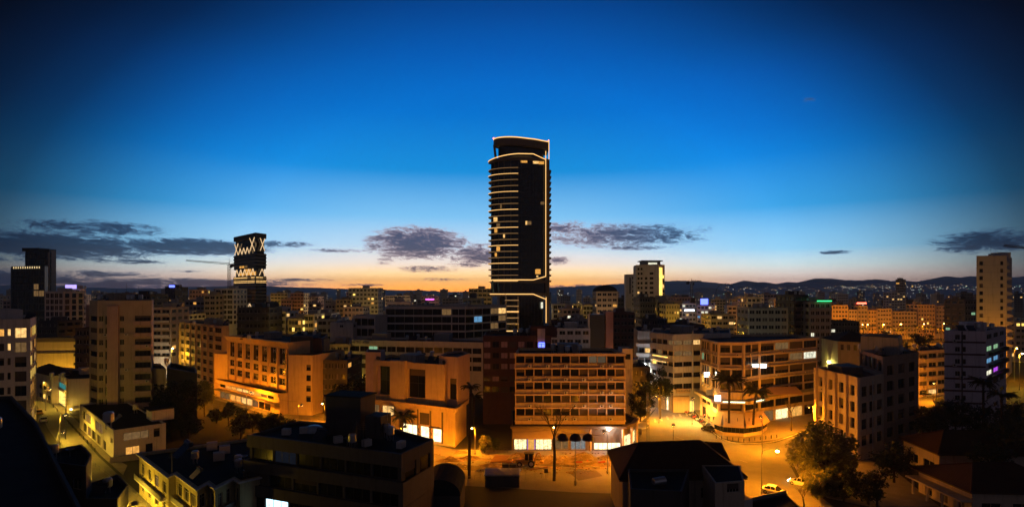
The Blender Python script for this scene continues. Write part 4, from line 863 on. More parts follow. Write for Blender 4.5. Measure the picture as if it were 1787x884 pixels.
# cream apartment block lit orange in the gap
pl=foot([(1602,200),(1652,206)],(12,16)); h=ZW(612,200); rw=[(h-1.1-3.2*k-1.6,h-1.1-3.2*k) for k in range(5)]
b=building('apartment_block','cream apartment block glowing orange in the gap at right',pl,h,cream,{0:[grid(3,.7,.5,.8,rows=rw,nm=2,lit=.12,pal=[L_amber,L_warm])]})
for k in range(5): strip_along(b,'balcony',cream,pl[0],pl[1],h-1.1-3.2*k-2.5,h-1.1-3.2*k-1.6,.8,0,-2.8,-.3)
roof_kit(b,pl,h,grey,tanks=3,panels=2,seed=83)
# lilac apartment block with brown bands
pl=[(XW(1648,152),152.0),(XW(1720,150),150.0),(XW(1756,170),170.0),(XW(1690,172),172.0)]; h=ZW(577,151)
L0=hypot(pl[1][0]-pl[0][0],pl[1][1]-pl[0][1]); U=lambda x:(x-1648)/72*L0
rw=[(h-1.0-3.2*k-1.3,h-1.0-3.2*k) for k in range(8)]
b=building('apartment_block','lilac apartment block with brown floor bands and coloured side windows',pl,h,lav,{0:[grid(1,U(1667),L0-U(1676),rows=rw,nm=2),grid(1,U(1680.5),L0-U(1686),rows=rw,nm=1,fr=frdark)],
 1:[grid(3,1.5,3,2.2,rows=rw,nm=2,blind=.1,set={(1,0):L_green,(1,1):L_green,(2,0):L_cyan,(2,1):L_cyan,(3,0):L_white,(3,1):L_purp})]},roof=roofm)
for k in range(1,8): strip_along(b,'floor_band',brownb,pl[0],pl[1],h-3.2*k+.0,h-3.2*k+.45,.06,0)
MB().tube((*loc_in(b,XW(1679,149.9),149.9),0),(*loc_in(b,XW(1679,149.9),149.9),h),.16,n=6).build('drain_pipe',frdark,b)
for k in range(8):
    if k%3!=1: ac_unit(b,pl[0],pl[1],U(1677 if k%2 else 1665),h-1.0-3.2*k-1.9)
roof_kit(b,pl,h,lav,hut=(5,4,2.2),tanks=3,panels=2,mast=2,seed=84)
for k in range(3): strip_along(b,'balcony',dgrey,pl[1],pl[2],h-1.0-3.2*(k+1)-2.5,h-1.0-3.2*(k+1)-1.55,1.0,0,-4,-2)
# tall white tower at the right edge with saw-tooth side
pl=[(XW(1704,246),246.0),(XW(1757,245),245.0),(XW(1766,262),262.0),(XW(1714,262),262.0)]; h=ZW(446,246)
L0=hypot(pl[1][0]-pl[0][0],pl[1][1]-pl[0][1]); rw=[(h-2.4-3.2*k-1.7,h-2.4-3.2*k) for k in range(11)]
b=building('residential_tower','tall white residential tower with saw-tooth side balconies at right',pl,h,mat('tower_white',(.46,.41,.37),var=.12,streak=.3),{0:[grid(1,1.2,L0-2.7,rows=rw,nm=1,fr=frdark,blind=0),grid(1,L0-2.6,1.4,rows=rw,nm=1,fr=frdark,blind=0)]},roof=roof2)
for k in range(12):
    z=h-2.2-3.2*k; A=loc_in(b,*pl[1]); sx=2.8+min(k,5)*.28
    MB().add([(A[0],A[1]+.4,z),(A[0],A[1]+9,z),(A[0]+sx,A[1]+9,z-1.0),(A[0]+sx,A[1]+1.6,z-1.0),(A[0],A[1]+.4,z-2.2),(A[0],A[1]+9,z-2.2),(A[0]+sx,A[1]+9,z-1.5),(A[0]+sx,A[1]+1.6,z-1.5)],[(3,2,1,0),(4,5,6,7),(0,4,7,3),(3,7,6,2),(2,6,5,1),(1,5,4,0)]).build('wedge_balcony',MATS['tower_white'],b)
    strip_along(b,'floor_joint',grey,pl[0],pl[1],z-1.75,z-1.67,.03,0)
lx,ly=loc_in(b,XW(1748,252),252); MB().box(lx-2.3,lx+2.3,ly-2,ly+3,h-.7,ZW(440,250)).build('lift_room',MATS['tower_white'],b)
roof_kit(b,pl,h,white,tanks=2,mast=1,seed=85)

# ================================================================== HOUSES AT THE BOTTOM RIGHT
def hip_house(name,label,e,hE,r0,r1,hR,wallm,overhang=.6,wins=None,tile=True):
    cx=sum(p[0] for p in e)/4; cy=sum(p[1] for p in e)/4
    root=thing(name,label,'house',(cx,cy,0)); le=[(p[0]-cx,p[1]-cy) for p in e]
    building('',None,[(p[0]+cx,p[1]+cy) for p in inset(le,overhang)],hE,wallm,wins or {},root=root,parapet=.1,roofname='ceiling')
    R0=(r0[0]-cx,r0[1]-cy,hR); R1=(r1[0]-cx,r1[1]-cy,hR); E=[(*p,hE-.1) for p in le]
    sl=[(E[0],E[1],R1,R0),(E[1],E[2],R1,R1),(E[2],E[3],R0,R1),(E[3],E[0],R0,R0)]
    lerp=lambda a,b,t:tuple(a[i]+(b[i]-a[i])*t for i in range(3))
    for (a,b_,c,d) in sl:                           # each slope: rows of tile courses, stepped
        L=sqrt(sum((d[i]-a[i])**2 for i in range(3))); n=max(6,int(L/.42)); mb=MB()
        for k in range(n):
            t0,t1=k/n,(k+1)/n; p0,p1,p2,p3=lerp(a,d,t0),lerp(b_,c,t0),lerp(b_,c,t1),lerp(a,d,t1); up=lambda p,z:(p[0],p[1],p[2]+z)
            mb.quad(up(p0,.09),up(p1,.09),up(p2,.03),up(p3,.03)); mb.quad(up(p0,.03),up(p1,.03),up(p1,.09),up(p0,.09))
        mb.build('roof_slope',tiles_m,root)
    mb=MB(); mb.tube((R0[0],R0[1],R0[2]+.08),(R1[0],R1[1],R1[2]+.08),.16,n=6)
    for i,R in ((0,R0),(3,R0),(1,R1),(2,R1)): mb.tube((*E[i][:2],E[i][2]+.1),(R[0],R[1],R[2]+.08),.14,n=6)
    mb.build('ridge_tiles',tiles_m,root)
    MB().prism(le,hE-.34,hE-.16).build('eaves',mat('timber_eaves',(.10,.06,.035),var=.3),root)
    return root
e=[(16.6,88.5),(36.8,89.5),(37.6,104.0),(17.4,104.7)]
b=hip_house('tiled_house','large dark house with hipped clay tile roof at bottom centre',e,8.0,(21,94.5),(31.4,95.8),12.0,beige,wins={0:[grid(5,1,1,2,rows=[(1.2,2.8),(4.6,6.3)],nm=2,nt=.6)],1:[grid(3,1.5,1.5,2.5,rows=[(1.2,2.8),(4.6,6.3)],nm=2)]})
# small gable dormer on the right slope and front wing with terrace
dx_,dy_=loc_in(b,35.6,101); m_=MB(); m_.add([(dx_-2.2,dy_-1.6,9.0),(dx_+2.0,dy_-2.4,7.9),(dx_+2.4,dy_+1.4,8.1),(dx_-1.8,dy_+2,9.2),(dx_-1.6,dy_,10.6),(dx_+1.2,dy_-.3,10.5)],[(0,1,5,4),(2,3,4,5),(1,2,5),(3,0,4)]); m_.build('dormer_roof',tiles_m,b)
fw=[(XW(1248,82),82.0),(XW(1299,83),83.0),(36.0,90.5),(30,90.5)]; building('',None,fw,ZW(838,83),cream,{0:[grid(1,1.9,.8,rows=[(ZW(861,82),ZW(845,82))],nm=4,nt=.5)]},root=b,pname='front_wing',roofname='front_wing_roof',parapet=.1)
fw=[(XW(1100,80),80.0),(XW(1190,79),79.0),(27.5,89),(18,89)]; building('',None,fw,ZW(852,80),dgrey,{0:[grid(3,1,1,1.5,rows=[(4.2,5.8)],nm=2)]},root=b,pname='side_wing',roofname='side_wing_roof',parapet=.4)
t_=loc_in(b,XW(1151,83),83); m_=MB(); m_.tube((t_[0]-.9,t_[1],ZW(840,83)),(t_[0]+.9,t_[1]+.4,ZW(838,83)),.55,n=12); 
for s in (-.6,.6): m_.tube((t_[0]+s,t_[1],ZW(852,80)-.4),(t_[0]+s,t_[1],ZW(842,83)),.06,n=5)
m_.build('water_tank',galv,b)
e=[(74.5,93),(92,92),(93,107),(74,106.5)]
b=hip_house('villa','low villa with tiled roof and lit porch columns at bottom right',e,4.5,(80,99.5),(87,99.5),7.2,cream,.9,{3:[grid(3,1.5,1.5,1.8,rows=[(.3,2.4)],nm=2)],0:[grid(3,1.5,1.5,1.8,rows=[(.8,2.4)],nm=2)]})
for y in (94.2,97.5,101,104.6): MB().lathe((*loc_in(b,73.2,y),0),[(.24,0),(.2,.2),(.18,2.6),(.26,2.8)],10).build('column',cream,b)
MB().box(-10.6,-8.2,-6.6,6.4,2.8,3.05).build('porch_slab',cream,b)
b=hip_house('villa','dark tiled villa behind trees at the lower right edge',[(84,113),(103,112),(104,126),(85,126)],5.0,(90,119.5),(98,119.5),8.0,beige,.7,{0:[grid(4,1.5,1.5,1.8,rows=[(.8,2.6)],nm=2)],3:[grid(2,1.5,1.5,1.8,rows=[(.8,2.6)],nm=2)]})
# flat roof corner at the bottom edge
pl=[(XW(1292,88),88.0),(XW(1330,80),80.0),(XW(1430,80),80.0),(XW(1372,92.5),92.5)]; b=building('flat_roof_house','dark flat-roofed house corner with railing at the bottom edge',pl,ZW(878,88),dgrey,{},parapet=.2)
strip_along(b,'railing',metal,pl[3],pl[0],ZW(878,88),ZW(872,88),.0,.05); MB().obox(loc_in(b,XW(1300,86),86),.4,1.6,1.4,ZW(878,88)-.2,ZW(868,86)).build('water_tank',acm,b)
# construction yard wall and low shacks in front of the street
yr=thing('site_shed','low shed with corrugated steel roof on the building site','shed',(*G(876,846),0))
cm=MB()
for i in range(26): cm.tube((-3.3+i*.26,-1.4,2.3),(-3.1+i*.26,1.6,2.75),.14,n=6)
tag(cm.build('corrugated_roof',galv,yr),kind='stuff'); MB().box(-3.2,3.3,-1.2,1.5,0,2.25).build('wall',dgrey,yr)
for k,(x,y) in enumerate(((882,829),(895,829))):
    t=thing('site_toilet',('left' if k==0 else 'right')+' one of two dark site cabins behind the corrugated shed','cabin',(*G(x,y),0)); 
    MB().box(-.62,.62,-.6,.6,.1,2.2).build('cabin_body',mat('cabin_plastic',(.07,.075,.09),rough=.5),t); MB().box(-.68,.68,-.66,.66,2.2,2.34).build('roof',black,t); MB().box(-.42,.42,-.64,-.6,.15,2.0).build('door',dgrey,t); MB().box(-.7,.7,-.68,.68,0,.1).build('skid',black,t)
# timber and concrete barrier slabs
t=thing('steel_plate','sloping rust-brown steel plate lying on the torn-up street','plate',(*G(875,802),0)); m_=MB(); m_.add([(-2.4,-1.6,.1),(2.6,-2.0,.1),(2.2,1.6,.55),(-1.4,2.0,.55),(-2.4,-1.6,.0),(2.6,-2.0,.0),(2.2,1.6,.0),(-1.4,2.0,.0)],[(0,1,2,3),(4,7,6,5),(0,4,5,1),(1,5,6,2),(2,6,7,3),(3,7,4,0)]); m_.build('sheet',mat('rusty_steel',(.12,.05,.03),var=.4),t)
def mound(label,px,r,hh,seed):
    rnd=random.Random(seed); mb=MB(); n,k=22,7; x0,y0=G(*px); vs=[]
    for j in range(k+1):
        for i in range(n):
            a=2*pi*i/n; rr=r*(1-j/k)*(1+.28*sin(3*a+seed)+rnd.uniform(-.12,.12)); z=hh*(1-(1-j/k)**1.6)*(1+rnd.uniform(-.22,.22))
            vs.append((rr*cos(a)*1.5,rr*sin(a),max(z,0 if j==0 else .02)))
    mb.add(vs,[(j*n+i,j*n+(i+1)%n,(j+1)*n+(i+1)%n,(j+1)*n+i) for j in range(k) for i in range(n)]+[tuple(range(k*n,(k+1)*n))])
    o=mb.build('earth_mound',earth,None,(x0,y0,.02)); return tag(o,label,'mound','earth heaps on the building site')
mound('low pale earth heap beside the showroom pavement',(785,802),1.8,.7,3); mound('pointed earth heap right of the excavator',(1020,806),2.9,1.9,4)
mound('flat yellow-lit earth heap next to the tiled house',(1046,806),2.6,.8,5); mound('small dark earth heap behind the excavator',(948,802),1.6,.9,6); mound('low rubble heap left of the tall palm',(805,790),1.4,.5,8); mound('broad earth heap at the trench end',(985,802),1.9,.8,9)
rnd=random.Random(77); rb=MB()
for i in range(420):
    x,y=G(rnd.uniform(765,1060),rnd.uniform(790,826)); s=rnd.uniform(.06,.34); rb.obox((x,y),rnd.uniform(0,3),s*rnd.uniform(.6,1.6),s,.0,.02+s*rnd.uniform(.3,.9))
tag(rb.build('rubble',earth),'scattered rubble and clods over the torn-up street','rubble',kind='stuff')
mound('long dark earth bank behind the excavator',(905,800),2.2,1.2,21); mound('steep earth bank at the trench edge left of the dome lamps',(962,806),2.0,1.3,22); mound('earth bank below the corrugated shop',(1062,802),2.3,1.1,23); mound('flattened earth heap before the cabins',(860,812),1.8,.5,24); mound('low earth heap by the showroom corner',(820,800),1.6,.6,25)
trm=mat('dark_trench_earth',(.045,.03,.02),rough=.8,var=.6,scale=.6)  # flat sheets of darker earth laid over the dug-up street
sheet('trench',gp((884,803),(930,806),(985,808),(1010,811),(1000,815),(950,812),(900,808)),.045,trm,'dark trench strip in the dug-up street')
sheet('trench',gp((775,806),(830,812),(870,820),(860,825),(800,818)),.045,trm,'dark earth patch near the tall palm')
sheet('trench',gp((990,822),(1040,820),(1052,830),(1010,838)),.045,trm,'dark earth patch beside the tiled house')
rp=random.Random(8)
for i,(x,y,L) in enumerate(((930,815,4.5),(940,818,4.2),(1000,818,5),(870,806,3.6),(1035,815,3.2),(895,822,3.0),(840,820,2.6))):
    px_,py_=G(x,y); a_=rp.uniform(-.5,.5); o=MB().tube((-L/2*cos(a_),-L/2*sin(a_),.16),(L/2*cos(a_),L/2*sin(a_),.16),.13,n=8).build('drain_pipe',mat('clay_pipe',(.16,.07,.035),var=.3) if i%2 else mat('plastic_pipe',(.3,.3,.28),var=.2),None,(px_,py_,.02)); tag(o,'%s drain pipe lying on the dug-up street, %s from the left'%('rust-red' if i%2 else 'pale',('fourth','fifth','sixth','second','seventh','third','first')[i]),'pipe','pipes on the building site')
for i,(x,y) in enumerate(((1010,812),(1030,810),(1050,812))):
    px_,py_=G(x,y); t=thing('road_barrier','striped road barrier beside the trench, %s from the left'%('first','second','third')[i],'barrier',(px_,py_,.02),.1*i,'road barriers at the trench')
    MB().box(-.75,.75,-.03,.03,.65,.95).build('board',mat('barrier_red',(.35,.06,.03),var=.2),t)
    for s in (-.6,.6): MB().box(s-.04,s+.04,-.25,.25,0,.06).build('foot',black,t); MB().box(s-.03,s+.03,-.025,.025,.06,.65).build('leg',metal,t)
sheet('dirt_strip',gp((770,786),(895,803),(1085,801),(1060,818),(960,818),(900,808),(780,800)),.035,earth,'strip of dug-up earth along the shop pavement')

# ================================================================== THE TOWERS
# main tower: dark glass with curved left balconies and lit outline
TY=330.0; tx0=XW(907,TY); tz=lambda y:ZW(y,TY)
tw=thing('skyscraper','tall dark glass skyscraper outlined in warm light strips at centre','skyscraper',(tx0,TY,0))
def arc_pts(out=0.0,x0=852,x1=904):
    """left curved side, from the back left round to the front panel, local metres"""
    pts=[]; a=XW(x0,TY)-tx0-out; bq=XW(x1,TY)-tx0
    for i in range(13):
        t=i/12; ang_=pi-(pi*.5)*t; pts.append((bq+(bq-a)*cos(ang_), 2-(10.5+out)*sin(ang_)))
    return pts
fx1=XW(951,TY)-tx0; fx2=XW(957,TY)-tx0; rx=XW(962.5,TY)-tx0; fx0=XW(904,TY)-tx0
def plan(inn=0.0,left=852):
    a=arc_pts(-inn,left); return a+[(fx1-inn*.3,-5.5+inn),(fx2-inn,-3.0+inn),(fx2-inn+.6,14),(fx0,20-inn),(a[0][0]+2,16-inn)]
ztop=111.6; zl=tz(486)
MB().prism(plan(1.4),tz(512),ztop-.4).build('glass_body',tglass,tw)
MB().prism(plan(3.2,862),tz(600),tz(512)).build('lower_body',tglass,tw)
fl=[42.6+3.35*k for k in range(21)]
lower=plan(0); 
for k,z in enumerate(fl[:-1]):
    a=arc_pts(0); ring=a+[(fx0,-5.0),(fx0,8),(a[0][0]+2,12)]
    MB().prism(ring,z-.22,z+.42).build('balcony_slab',fascia,tw)
    mb=MB(); q=arc_pts(.14)
    for i in range(12): mb.quad((*q[i],z+.05),(*q[i+1],z+.05),(*q[i+1],z+(.36 if k%3==0 else .2)),(*q[i],z+(.36 if k%3==0 else .2)))
    mb.build('light_strip',strip if k%3==0 else stripd,tw)
    # right flank balconies
    MB().prism([(fx2+.4,0),(rx,1.5),(rx,12),(fx2+.4,13)],z-.2,z+.75).build('side_balcony',fascia,tw)
# glass panel mullions on the flat front
pa,pb=arc_pts(-1.4)[-1],(fx1-.4,-4.1)
mb=MB()
for i in range(9):
    t=i/8; x,y=pa[0]+(pb[0]-pa[0])*t,pa[1]+(pb[1]-pa[1])*t; mb.box(x-.06,x+.06,y-.12,y,tz(600),ztop-.5)
for k,z in enumerate(fl): mb.add([(pa[0],pa[1]-.08,z),(pb[0],pb[1]-.08,z),(pb[0],pb[1]-.08,z+.25),(pa[0],pa[1]-.08,z+.25)],[(0,1,2,3)])
tag(mb.build('mullions',black,tw),kind='stuff')
mb=MB()
for i in (4,6,8,10):
    q=arc_pts(-1.3)[i]; mb.tube((q[0],q[1]-.05,tz(512)),(q[0],q[1]-.05,ztop),.16,n=4)
mb.build('facade_posts',fascia,tw)
# lit rooms
def tw_win(x,y,w,hh,m):
    t=(XW(x,TY)-tx0-pa[0])/(pb[0]-pa[0]); 
    if 0<=t<=1: px_,py_=XW(x,TY)-tx0,pa[1]+(pb[1]-pa[1])*t-.2
    else:
        q=min(arc_pts(-1.2),key=lambda p:abs(p[0]-(XW(x,TY)-tx0))); px_,py_=q[0],q[1]-.25
    MB().box(px_-w/2,px_+w/2,py_-.1,py_,tz(y)-hh/2,tz(y)+hh/2).build('lit_window',m,tw)
for x,y,w,hh,m in ((913,284.5,4.4,2.6,L_amber),(934,285,3.4,2.8,L_warm),(944,285.5,3.2,2.8,L_amber),(946,356.5,2.2,1.6,L_dim),(918,391,1.0,2.2,L_warm),(923,391,2.4,2,L_dim),(866,384.5,2.6,2.6,L_warm),(869,395,2,2.4,L_dim),(867,403.5,1.6,2.2,L_amber),(881.5,413,1,2.2,L_warm),(868,436,2,3.0,L_amber),(867,445,1.2,2,L_amber),(938,474,3.0,2.8,L_amber),(937,482,1.1,.9,L_warm),(945,532,1.2,3.5,L_white),(876,363,1,2.4,L_dim)): tw_win(x,y,w,hh,m)
# outline strips: top ring, sky lobby rings, right verticals
def ring_strip(z,x0,drop=0.0,hh=.5,yend=None):
    mb=MB(); q=arc_pts(.2,x0); q=q+[(fx1-7,-7.6),(fx1+.1,-5.9)]
    zs=[z(p) if callable(z) else z for p in q]
    for i in range(len(q)-1): mb.quad((*q[i],zs[i]),(*q[i+1],zs[i+1]),(*q[i+1],zs[i+1]+hh),(*q[i],zs[i]+hh))
    return mb.build('light_strip',strip,tw)
a=arc_pts(.1,852)
def slab(z0,z1,x0=852,name='ring_slab'): return MB().prism(arc_pts(0,x0)+[(fx1-7,-7.2),(fx1,-5.6),(fx2,-3.2),(fx2,12),(fx0,16)],z0,z1).build(name,fascia,tw)
slab(110.6,112.2); ring_strip(lambda p:111.4+2.6*(1-(1-min(1,max(0,(p[0]-a[0][0])/(fx0+5-a[0][0]))))**2)-2.8*max(0,(p[0]-fx1+7)/7),852)
slab(41.6,43.4,855); ring_strip(lambda p:43.2+max(0,p[0]-fx1+7)*.28,855); slab(34.2,36.2,855); ring_strip(lambda p:35.2-max(0,p[0]-fx1+7)*.4,855)
vq=lambda x,y,z0,z1,w=.38:MB().box(x-w/2,x+w/2,y-.25,y,z0,z1).build('light_strip',strip,tw)
vq(fx1+.1,-5.9,tz(483),tz(268)); vq(fx2+.1,-3.3,tz(558),tz(247)); vq(fx1+.3,-5.9,tz(562),tz(518))
MB().box(fx1-.1,fx2+.3,-5.4,-1,tz(562),ztop).build('corner_pier',fascia,tw)
# crown: recessed glass storey under a tilted, lit roof ring
cp=plan(3.0,860); MB().prism(cp,ztop-.2,121).build('crown_storey',tglass,tw)
crn=arc_pts(0,861)+[(fx1-6,-7.0),(fx2,-3.2),(fx2,12),(fx0,14)]
zc=lambda p:124.8-2.3*max(0,min(1,(p[0]-crn[0][0])/30))
n=len(crn); MB().add([(x,y,zc((x,y))-4.6) for x,y in crn]+[(x,y,zc((x,y))) for x,y in crn],[tuple(range(n-1,-1,-1)),tuple(range(n,2*n))]+[(i,(i+1)%n,n+(i+1)%n,n+i) for i in range(n)]).build('roof_ring',fascia,tw)
mb=MB(); cq=[(x*1.004,y-.2) for x,y in crn[:15]]
for i in range(14): mb.quad((*cq[i],zc(cq[i])-.7),(*cq[i+1],zc(cq[i+1])-.7),(*cq[i+1],zc(cq[i+1])-.1),(*cq[i],zc(cq[i])-.1))
mb.build('light_strip',strip,tw)
MB().tube((crn[1][0]+1.5,crn[1][1]+1,ztop-.3),(crn[1][0]+.3,crn[1][1],zc(crn[0])-3.4),.8,n=6).build('raking_column',fascia,tw)
for p in (crn[1],crn[14]): MB().lathe((p[0],p[1]+.4,zc(p)),[(.15,0),(.35,.3),(.3,.7),(.1,.9)],8).build('beacon',red_l,tw)
# sky lobby columns and base balconies
for x in (862,871,884,905,932): MB().tube((XW(x,TY)-tx0,-4.2,tz(510)),(XW(x-2,TY)-tx0,-4.6,tz(490)),.55,n=6).build('lobby_column',mat('teal_column',(.12,.2,.18),var=.2),tw)
MB().box(XW(909,TY)-tx0,XW(915,TY)-tx0,-5.0,-4.8,tz(497),tz(493)).build('lit_window',L_white,tw); MB().box(XW(933,TY)-tx0,XW(940,TY)-tx0,-4.4,-4.2,tz(505.5),tz(501)).build('lit_window',L_amber,tw)
for k in range(6):
    z=tz(523+10*k+(3 if k==5 else 0)); MB().prism([(XW(880,TY)-tx0,-6.5),(XW(905.5,TY)-tx0,-8.2),(XW(905.5,TY)-tx0,0),(XW(880,TY)-tx0,0)],z-.6,z+.3).build('balcony_slab',ochre,tw)
    MB().box(XW(882,TY)-tx0,XW(905,TY)-tx0,-8.4,-8.3,z-.1,z+(.5 if k in (2,5) else .15)).build('light_strip',strip if k in (2,5) else stripd,tw)
for x in (883,904): MB().box(XW(x,TY)-tx0-.5,XW(x,TY)-tx0+.5,-7.6,-7,0,tz(512)).build('base_column',ochre,tw)
# left tower: stacked dark glass blocks, lattice storeys
bc=[(XW(407.6,435),435.0),(XW(446,400),400.0),(XW(465,410),410.0)]; bp=bc+[(bc[2][0]-24,bc[2][1]+40),(bc[0][0]-2,bc[0][1]+28)]
lx_=sum(p[0] for p in bp)/5; ly_=sum(p[1] for p in bp)/5
lt=thing('lattice_tower','dark stacked glass tower with lit diagonal lattice storeys at left','tower',(lx_,ly_,0))
lb=[(p[0]-lx_,p[1]-ly_) for p in bp]; z4=lambda y:ZW(y,400)
for ya,yb,ins_,nm in ((405.5,414,0,'roof_block'),(414,441,1.4,'crown_block'),(441,468,.2,'upper_block'),(468,481,1.6,'lattice_storey'),(481,527,0,'middle_block'),(527,541,1.2,'lower_lattice_storey'),(541,600,.6,'base_block')):
    MB().prism(inset(lb,ins_),z4(yb),z4(ya)).build(nm,black if nm=='roof_block' else tglass,lt)
mb=MB()
for k in range(14):
    y=443+6.0*k
    if 466<y<482 : continue
    for i in (0,1):
        a_,c_=lb[i],lb[i+1]; L=hypot(c_[0]-a_[0],c_[1]-a_[1]); nx,ny=(c_[1]-a_[1])/L,-(c_[0]-a_[0])/L
        mb.prism([(a_[0]+nx*.35,a_[1]+ny*.35),(c_[0]+nx*.35,c_[1]+ny*.35),c_,a_],z4(y)-.3,z4(y)+.3)
tag(mb.build('floor_edges',metal,lt),kind='stuff')
lat=emat('lattice_light',(1,.66,.34),.95)
def zig(i,ya,yb,n,us=(0,1),cross=False,name='lattice_bar',r=.28):
    q=inset(lb,.6); a_,c_=q[i],q[i+1]; f=lambda t:(a_[0]+(c_[0]-a_[0])*t+(.0),a_[1]+(c_[1]-a_[1])*t-.8)
    for k in range(n):
        t0,t1=us[0]+(us[1]-us[0])*k/n,us[0]+(us[1]-us[0])*(k+1)/n; p,q2=f(t0),f(t1)
        z0,z1=(z4(yb),z4(ya)) if k%2==0 else (z4(ya),z4(yb))
        MB().tube((*p,z0),(*q2,z1),r,n=5).build(name,lat,lt)
        if cross: MB().tube((*p,z1),(*q2,z0),r,n=5).build(name,lat,lt)
zig(0,419,440,1,(.03,.2),True); zig(0,429,440,6,(.22,.72)); zig(0,413,437,1,(.74,.96),True); zig(1,414,436,1,(.5,.98),True); zig(0,468,480,10,(.05,.98)); zig(1,468,480,2,(.4,.98)); zig(0,530,540,8,(.05,.85))
def lt_win(i,t0,t1,ya,yb,m):
    a_,c_=lb[i],lb[i+1]; L=hypot(c_[0]-a_[0],c_[1]-a_[1]); nx,ny=(c_[1]-a_[1])/L,-(c_[0]-a_[0])/L; f=lambda t,d:(a_[0]+(c_[0]-a_[0])*t+nx*d,a_[1]+(c_[1]-a_[1])*t+ny*d)
    MB().prism([f(t0,.2),f(t1,.2),f(t1,.0),f(t0,.0)],z4(yb),z4(ya)).build('lit_window',m,lt)
for k in range(6):
    lt_win(0,.02+.16*k,.16+.16*k,482.5,486,L_warm if k!=4 else L_dim); lt_win(0,.02+.16*k,.16+.16*k,489,493,L_warm)
for k in range(3): lt_win(1,.04+.32*k,.32+.32*k,482.5,486,L_warm if k<2 else L_dim); lt_win(1,.04+.32*k,.32+.32*k,489,493,L_warm)
lt_win(0,.30,.38,461,465.5,L_amber); lt_win(0,.42,.5,461,465.5,L_amber); lt_win(0,.56,.64,460,465.5,L_dim)
q=inset(lb,1.4); 
for t0,t1,ya,yb in ((.45,.75,467.8,472),(.5,.97,473,479),(.2,.45,474,479)):
    a_,c_=q[0],q[1]; f=lambda t,d:(a_[0]+(c_[0]-a_[0])*t,a_[1]+(c_[1]-a_[1])*t-d); MB().prism([f(t0,.4),f(t1,.4),f(t1,0),f(t0,0)],z4(yb),z4(ya)).build('lit_window',L_amber,lt)
# twin dark glass block far left
pl=foot([(45,365),(86,352),(98,358)],(-26,30)); h=ZW(434,352); rw=[(h-2-4*k-3.3,h-2-4*k) for k in range(12)]
b=building('glass_tower','taller black glass office tower at far left',pl,h,black,{0:[grid(5,.6,.6,.3,rows=rw,nm=2,near=False,fr=black,blind=0,set={(8,2):L_dim,(8,3):L_dim,(9,3):L_dim})],1:[grid(1,1,1,rows=rw,nm=2,near=False,fr=frdark,blind=0)]}); strip_along(b,'corner_fin',beige,pl[0],pl[1],0,h-2,.3,0,-hypot(pl[1][0]-pl[0][0],pl[1][1]-pl[0][1])+1.0,.4); strip_along(b,'bronze_side',fascia,pl[1],pl[2],ZW(530,352),h-1,.12,0,-1.6,-.3)
MB().box(-5,6,-9,-1,h-.7,h+1.4).build('roof_hut',black,b)
pl=foot([(20,345),(78,338),(84,345)],(-18,20)); h=ZW(464,340); rw=[(h-2.6-4*k-3.3,h-2.6-4*k) for k in range(10)]
b=building('glass_tower','lower black glass office with a crown of small lights at far left',pl,h,black,{0:[grid(6,.6,.6,.3,rows=rw,nm=2,near=False,fr=black,blind=0,set={(2,4):L_dim,(3,4):L_dim,(3,5):L_dim})]})
L0=hypot(pl[1][0]-pl[0][0],pl[1][1]-pl[0][1])
for k in range(12): strip_along(b,'crown_light',emat('pale_gold_light',(1,.72,.35),.9),pl[0],pl[1],h-1.4,h-.2,.12,-.02,-(L0*(.06+.07*k)),-(L0-(L0*(.06+.07*k)+.7)))
# white high-rise right of centre with lit stair edge
pl=foot([(1110,378),(1150,368),(1160,376)],(2,18)); h=ZW(461,370); L0=hypot(pl[1][0]-pl[0][0],pl[1][1]-pl[0][1]); rw=[(h-2-3.1*k-1.5,h-2-3.1*k) for k in range(10)]
b=building('high_rise','white high-rise with scattered windows and yellow-lit corner strip',pl,h,white,{0:[grid(2,1,L0-4.6,.7,rows=rw,nm=1,near=False,fr=frdark,blind=0,lit=.04),grid(1,6.2,L0-8.0,rows=rw[2:],nm=1,near=False,fr=frdark,blind=0),grid(1,9.6,L0-12.2,rows=rw[1:8],nm=2,near=False,fr=frdark,blind=0)],
 1:[grid(1,.8,.8,rows=[(2+3.1*k,4.2+3.1*k) for k in range(15)],nm=1,near=False,blind=0,lit=.9,pal=[L_yel,L_yel,L_warm])]})
strip_along(b,'lit_corner',L_yel,pl[1],pl[2],ZW(548,370),h-2,.15,0,-.2,-4.4); boxpart('roof_storey',b,grey,(-6,5.5,-4,6,h-.7,h+2.4)); boxpart('roof_slab',b,dgrey,(-7.2,6.8,-5.4,7,h+2.4,h+3.0)); boxpart('lit_roof_room',b,L_white,(-2.6,3.2,-4.3,-4.05,h+.2,h+1.5))
tag(b.children[0],None)
pl=foot([(1092,412),(1112,410)],(2,16)); h=ZW(478,410); rw=[(h-2-3.1*k-1.5,h-2-3.1*k) for k in range(9)]
b=building('high_rise','pale slab block just left of the white high-rise',pl,h,white,{0:[grid(1,4.6,.4,rows=rw,nm=2,near=False,fr=frdark),grid(1,2.6,4.6,rows=[(h-14,h-2.5)],nm=1,near=False,fr=frdark)]})
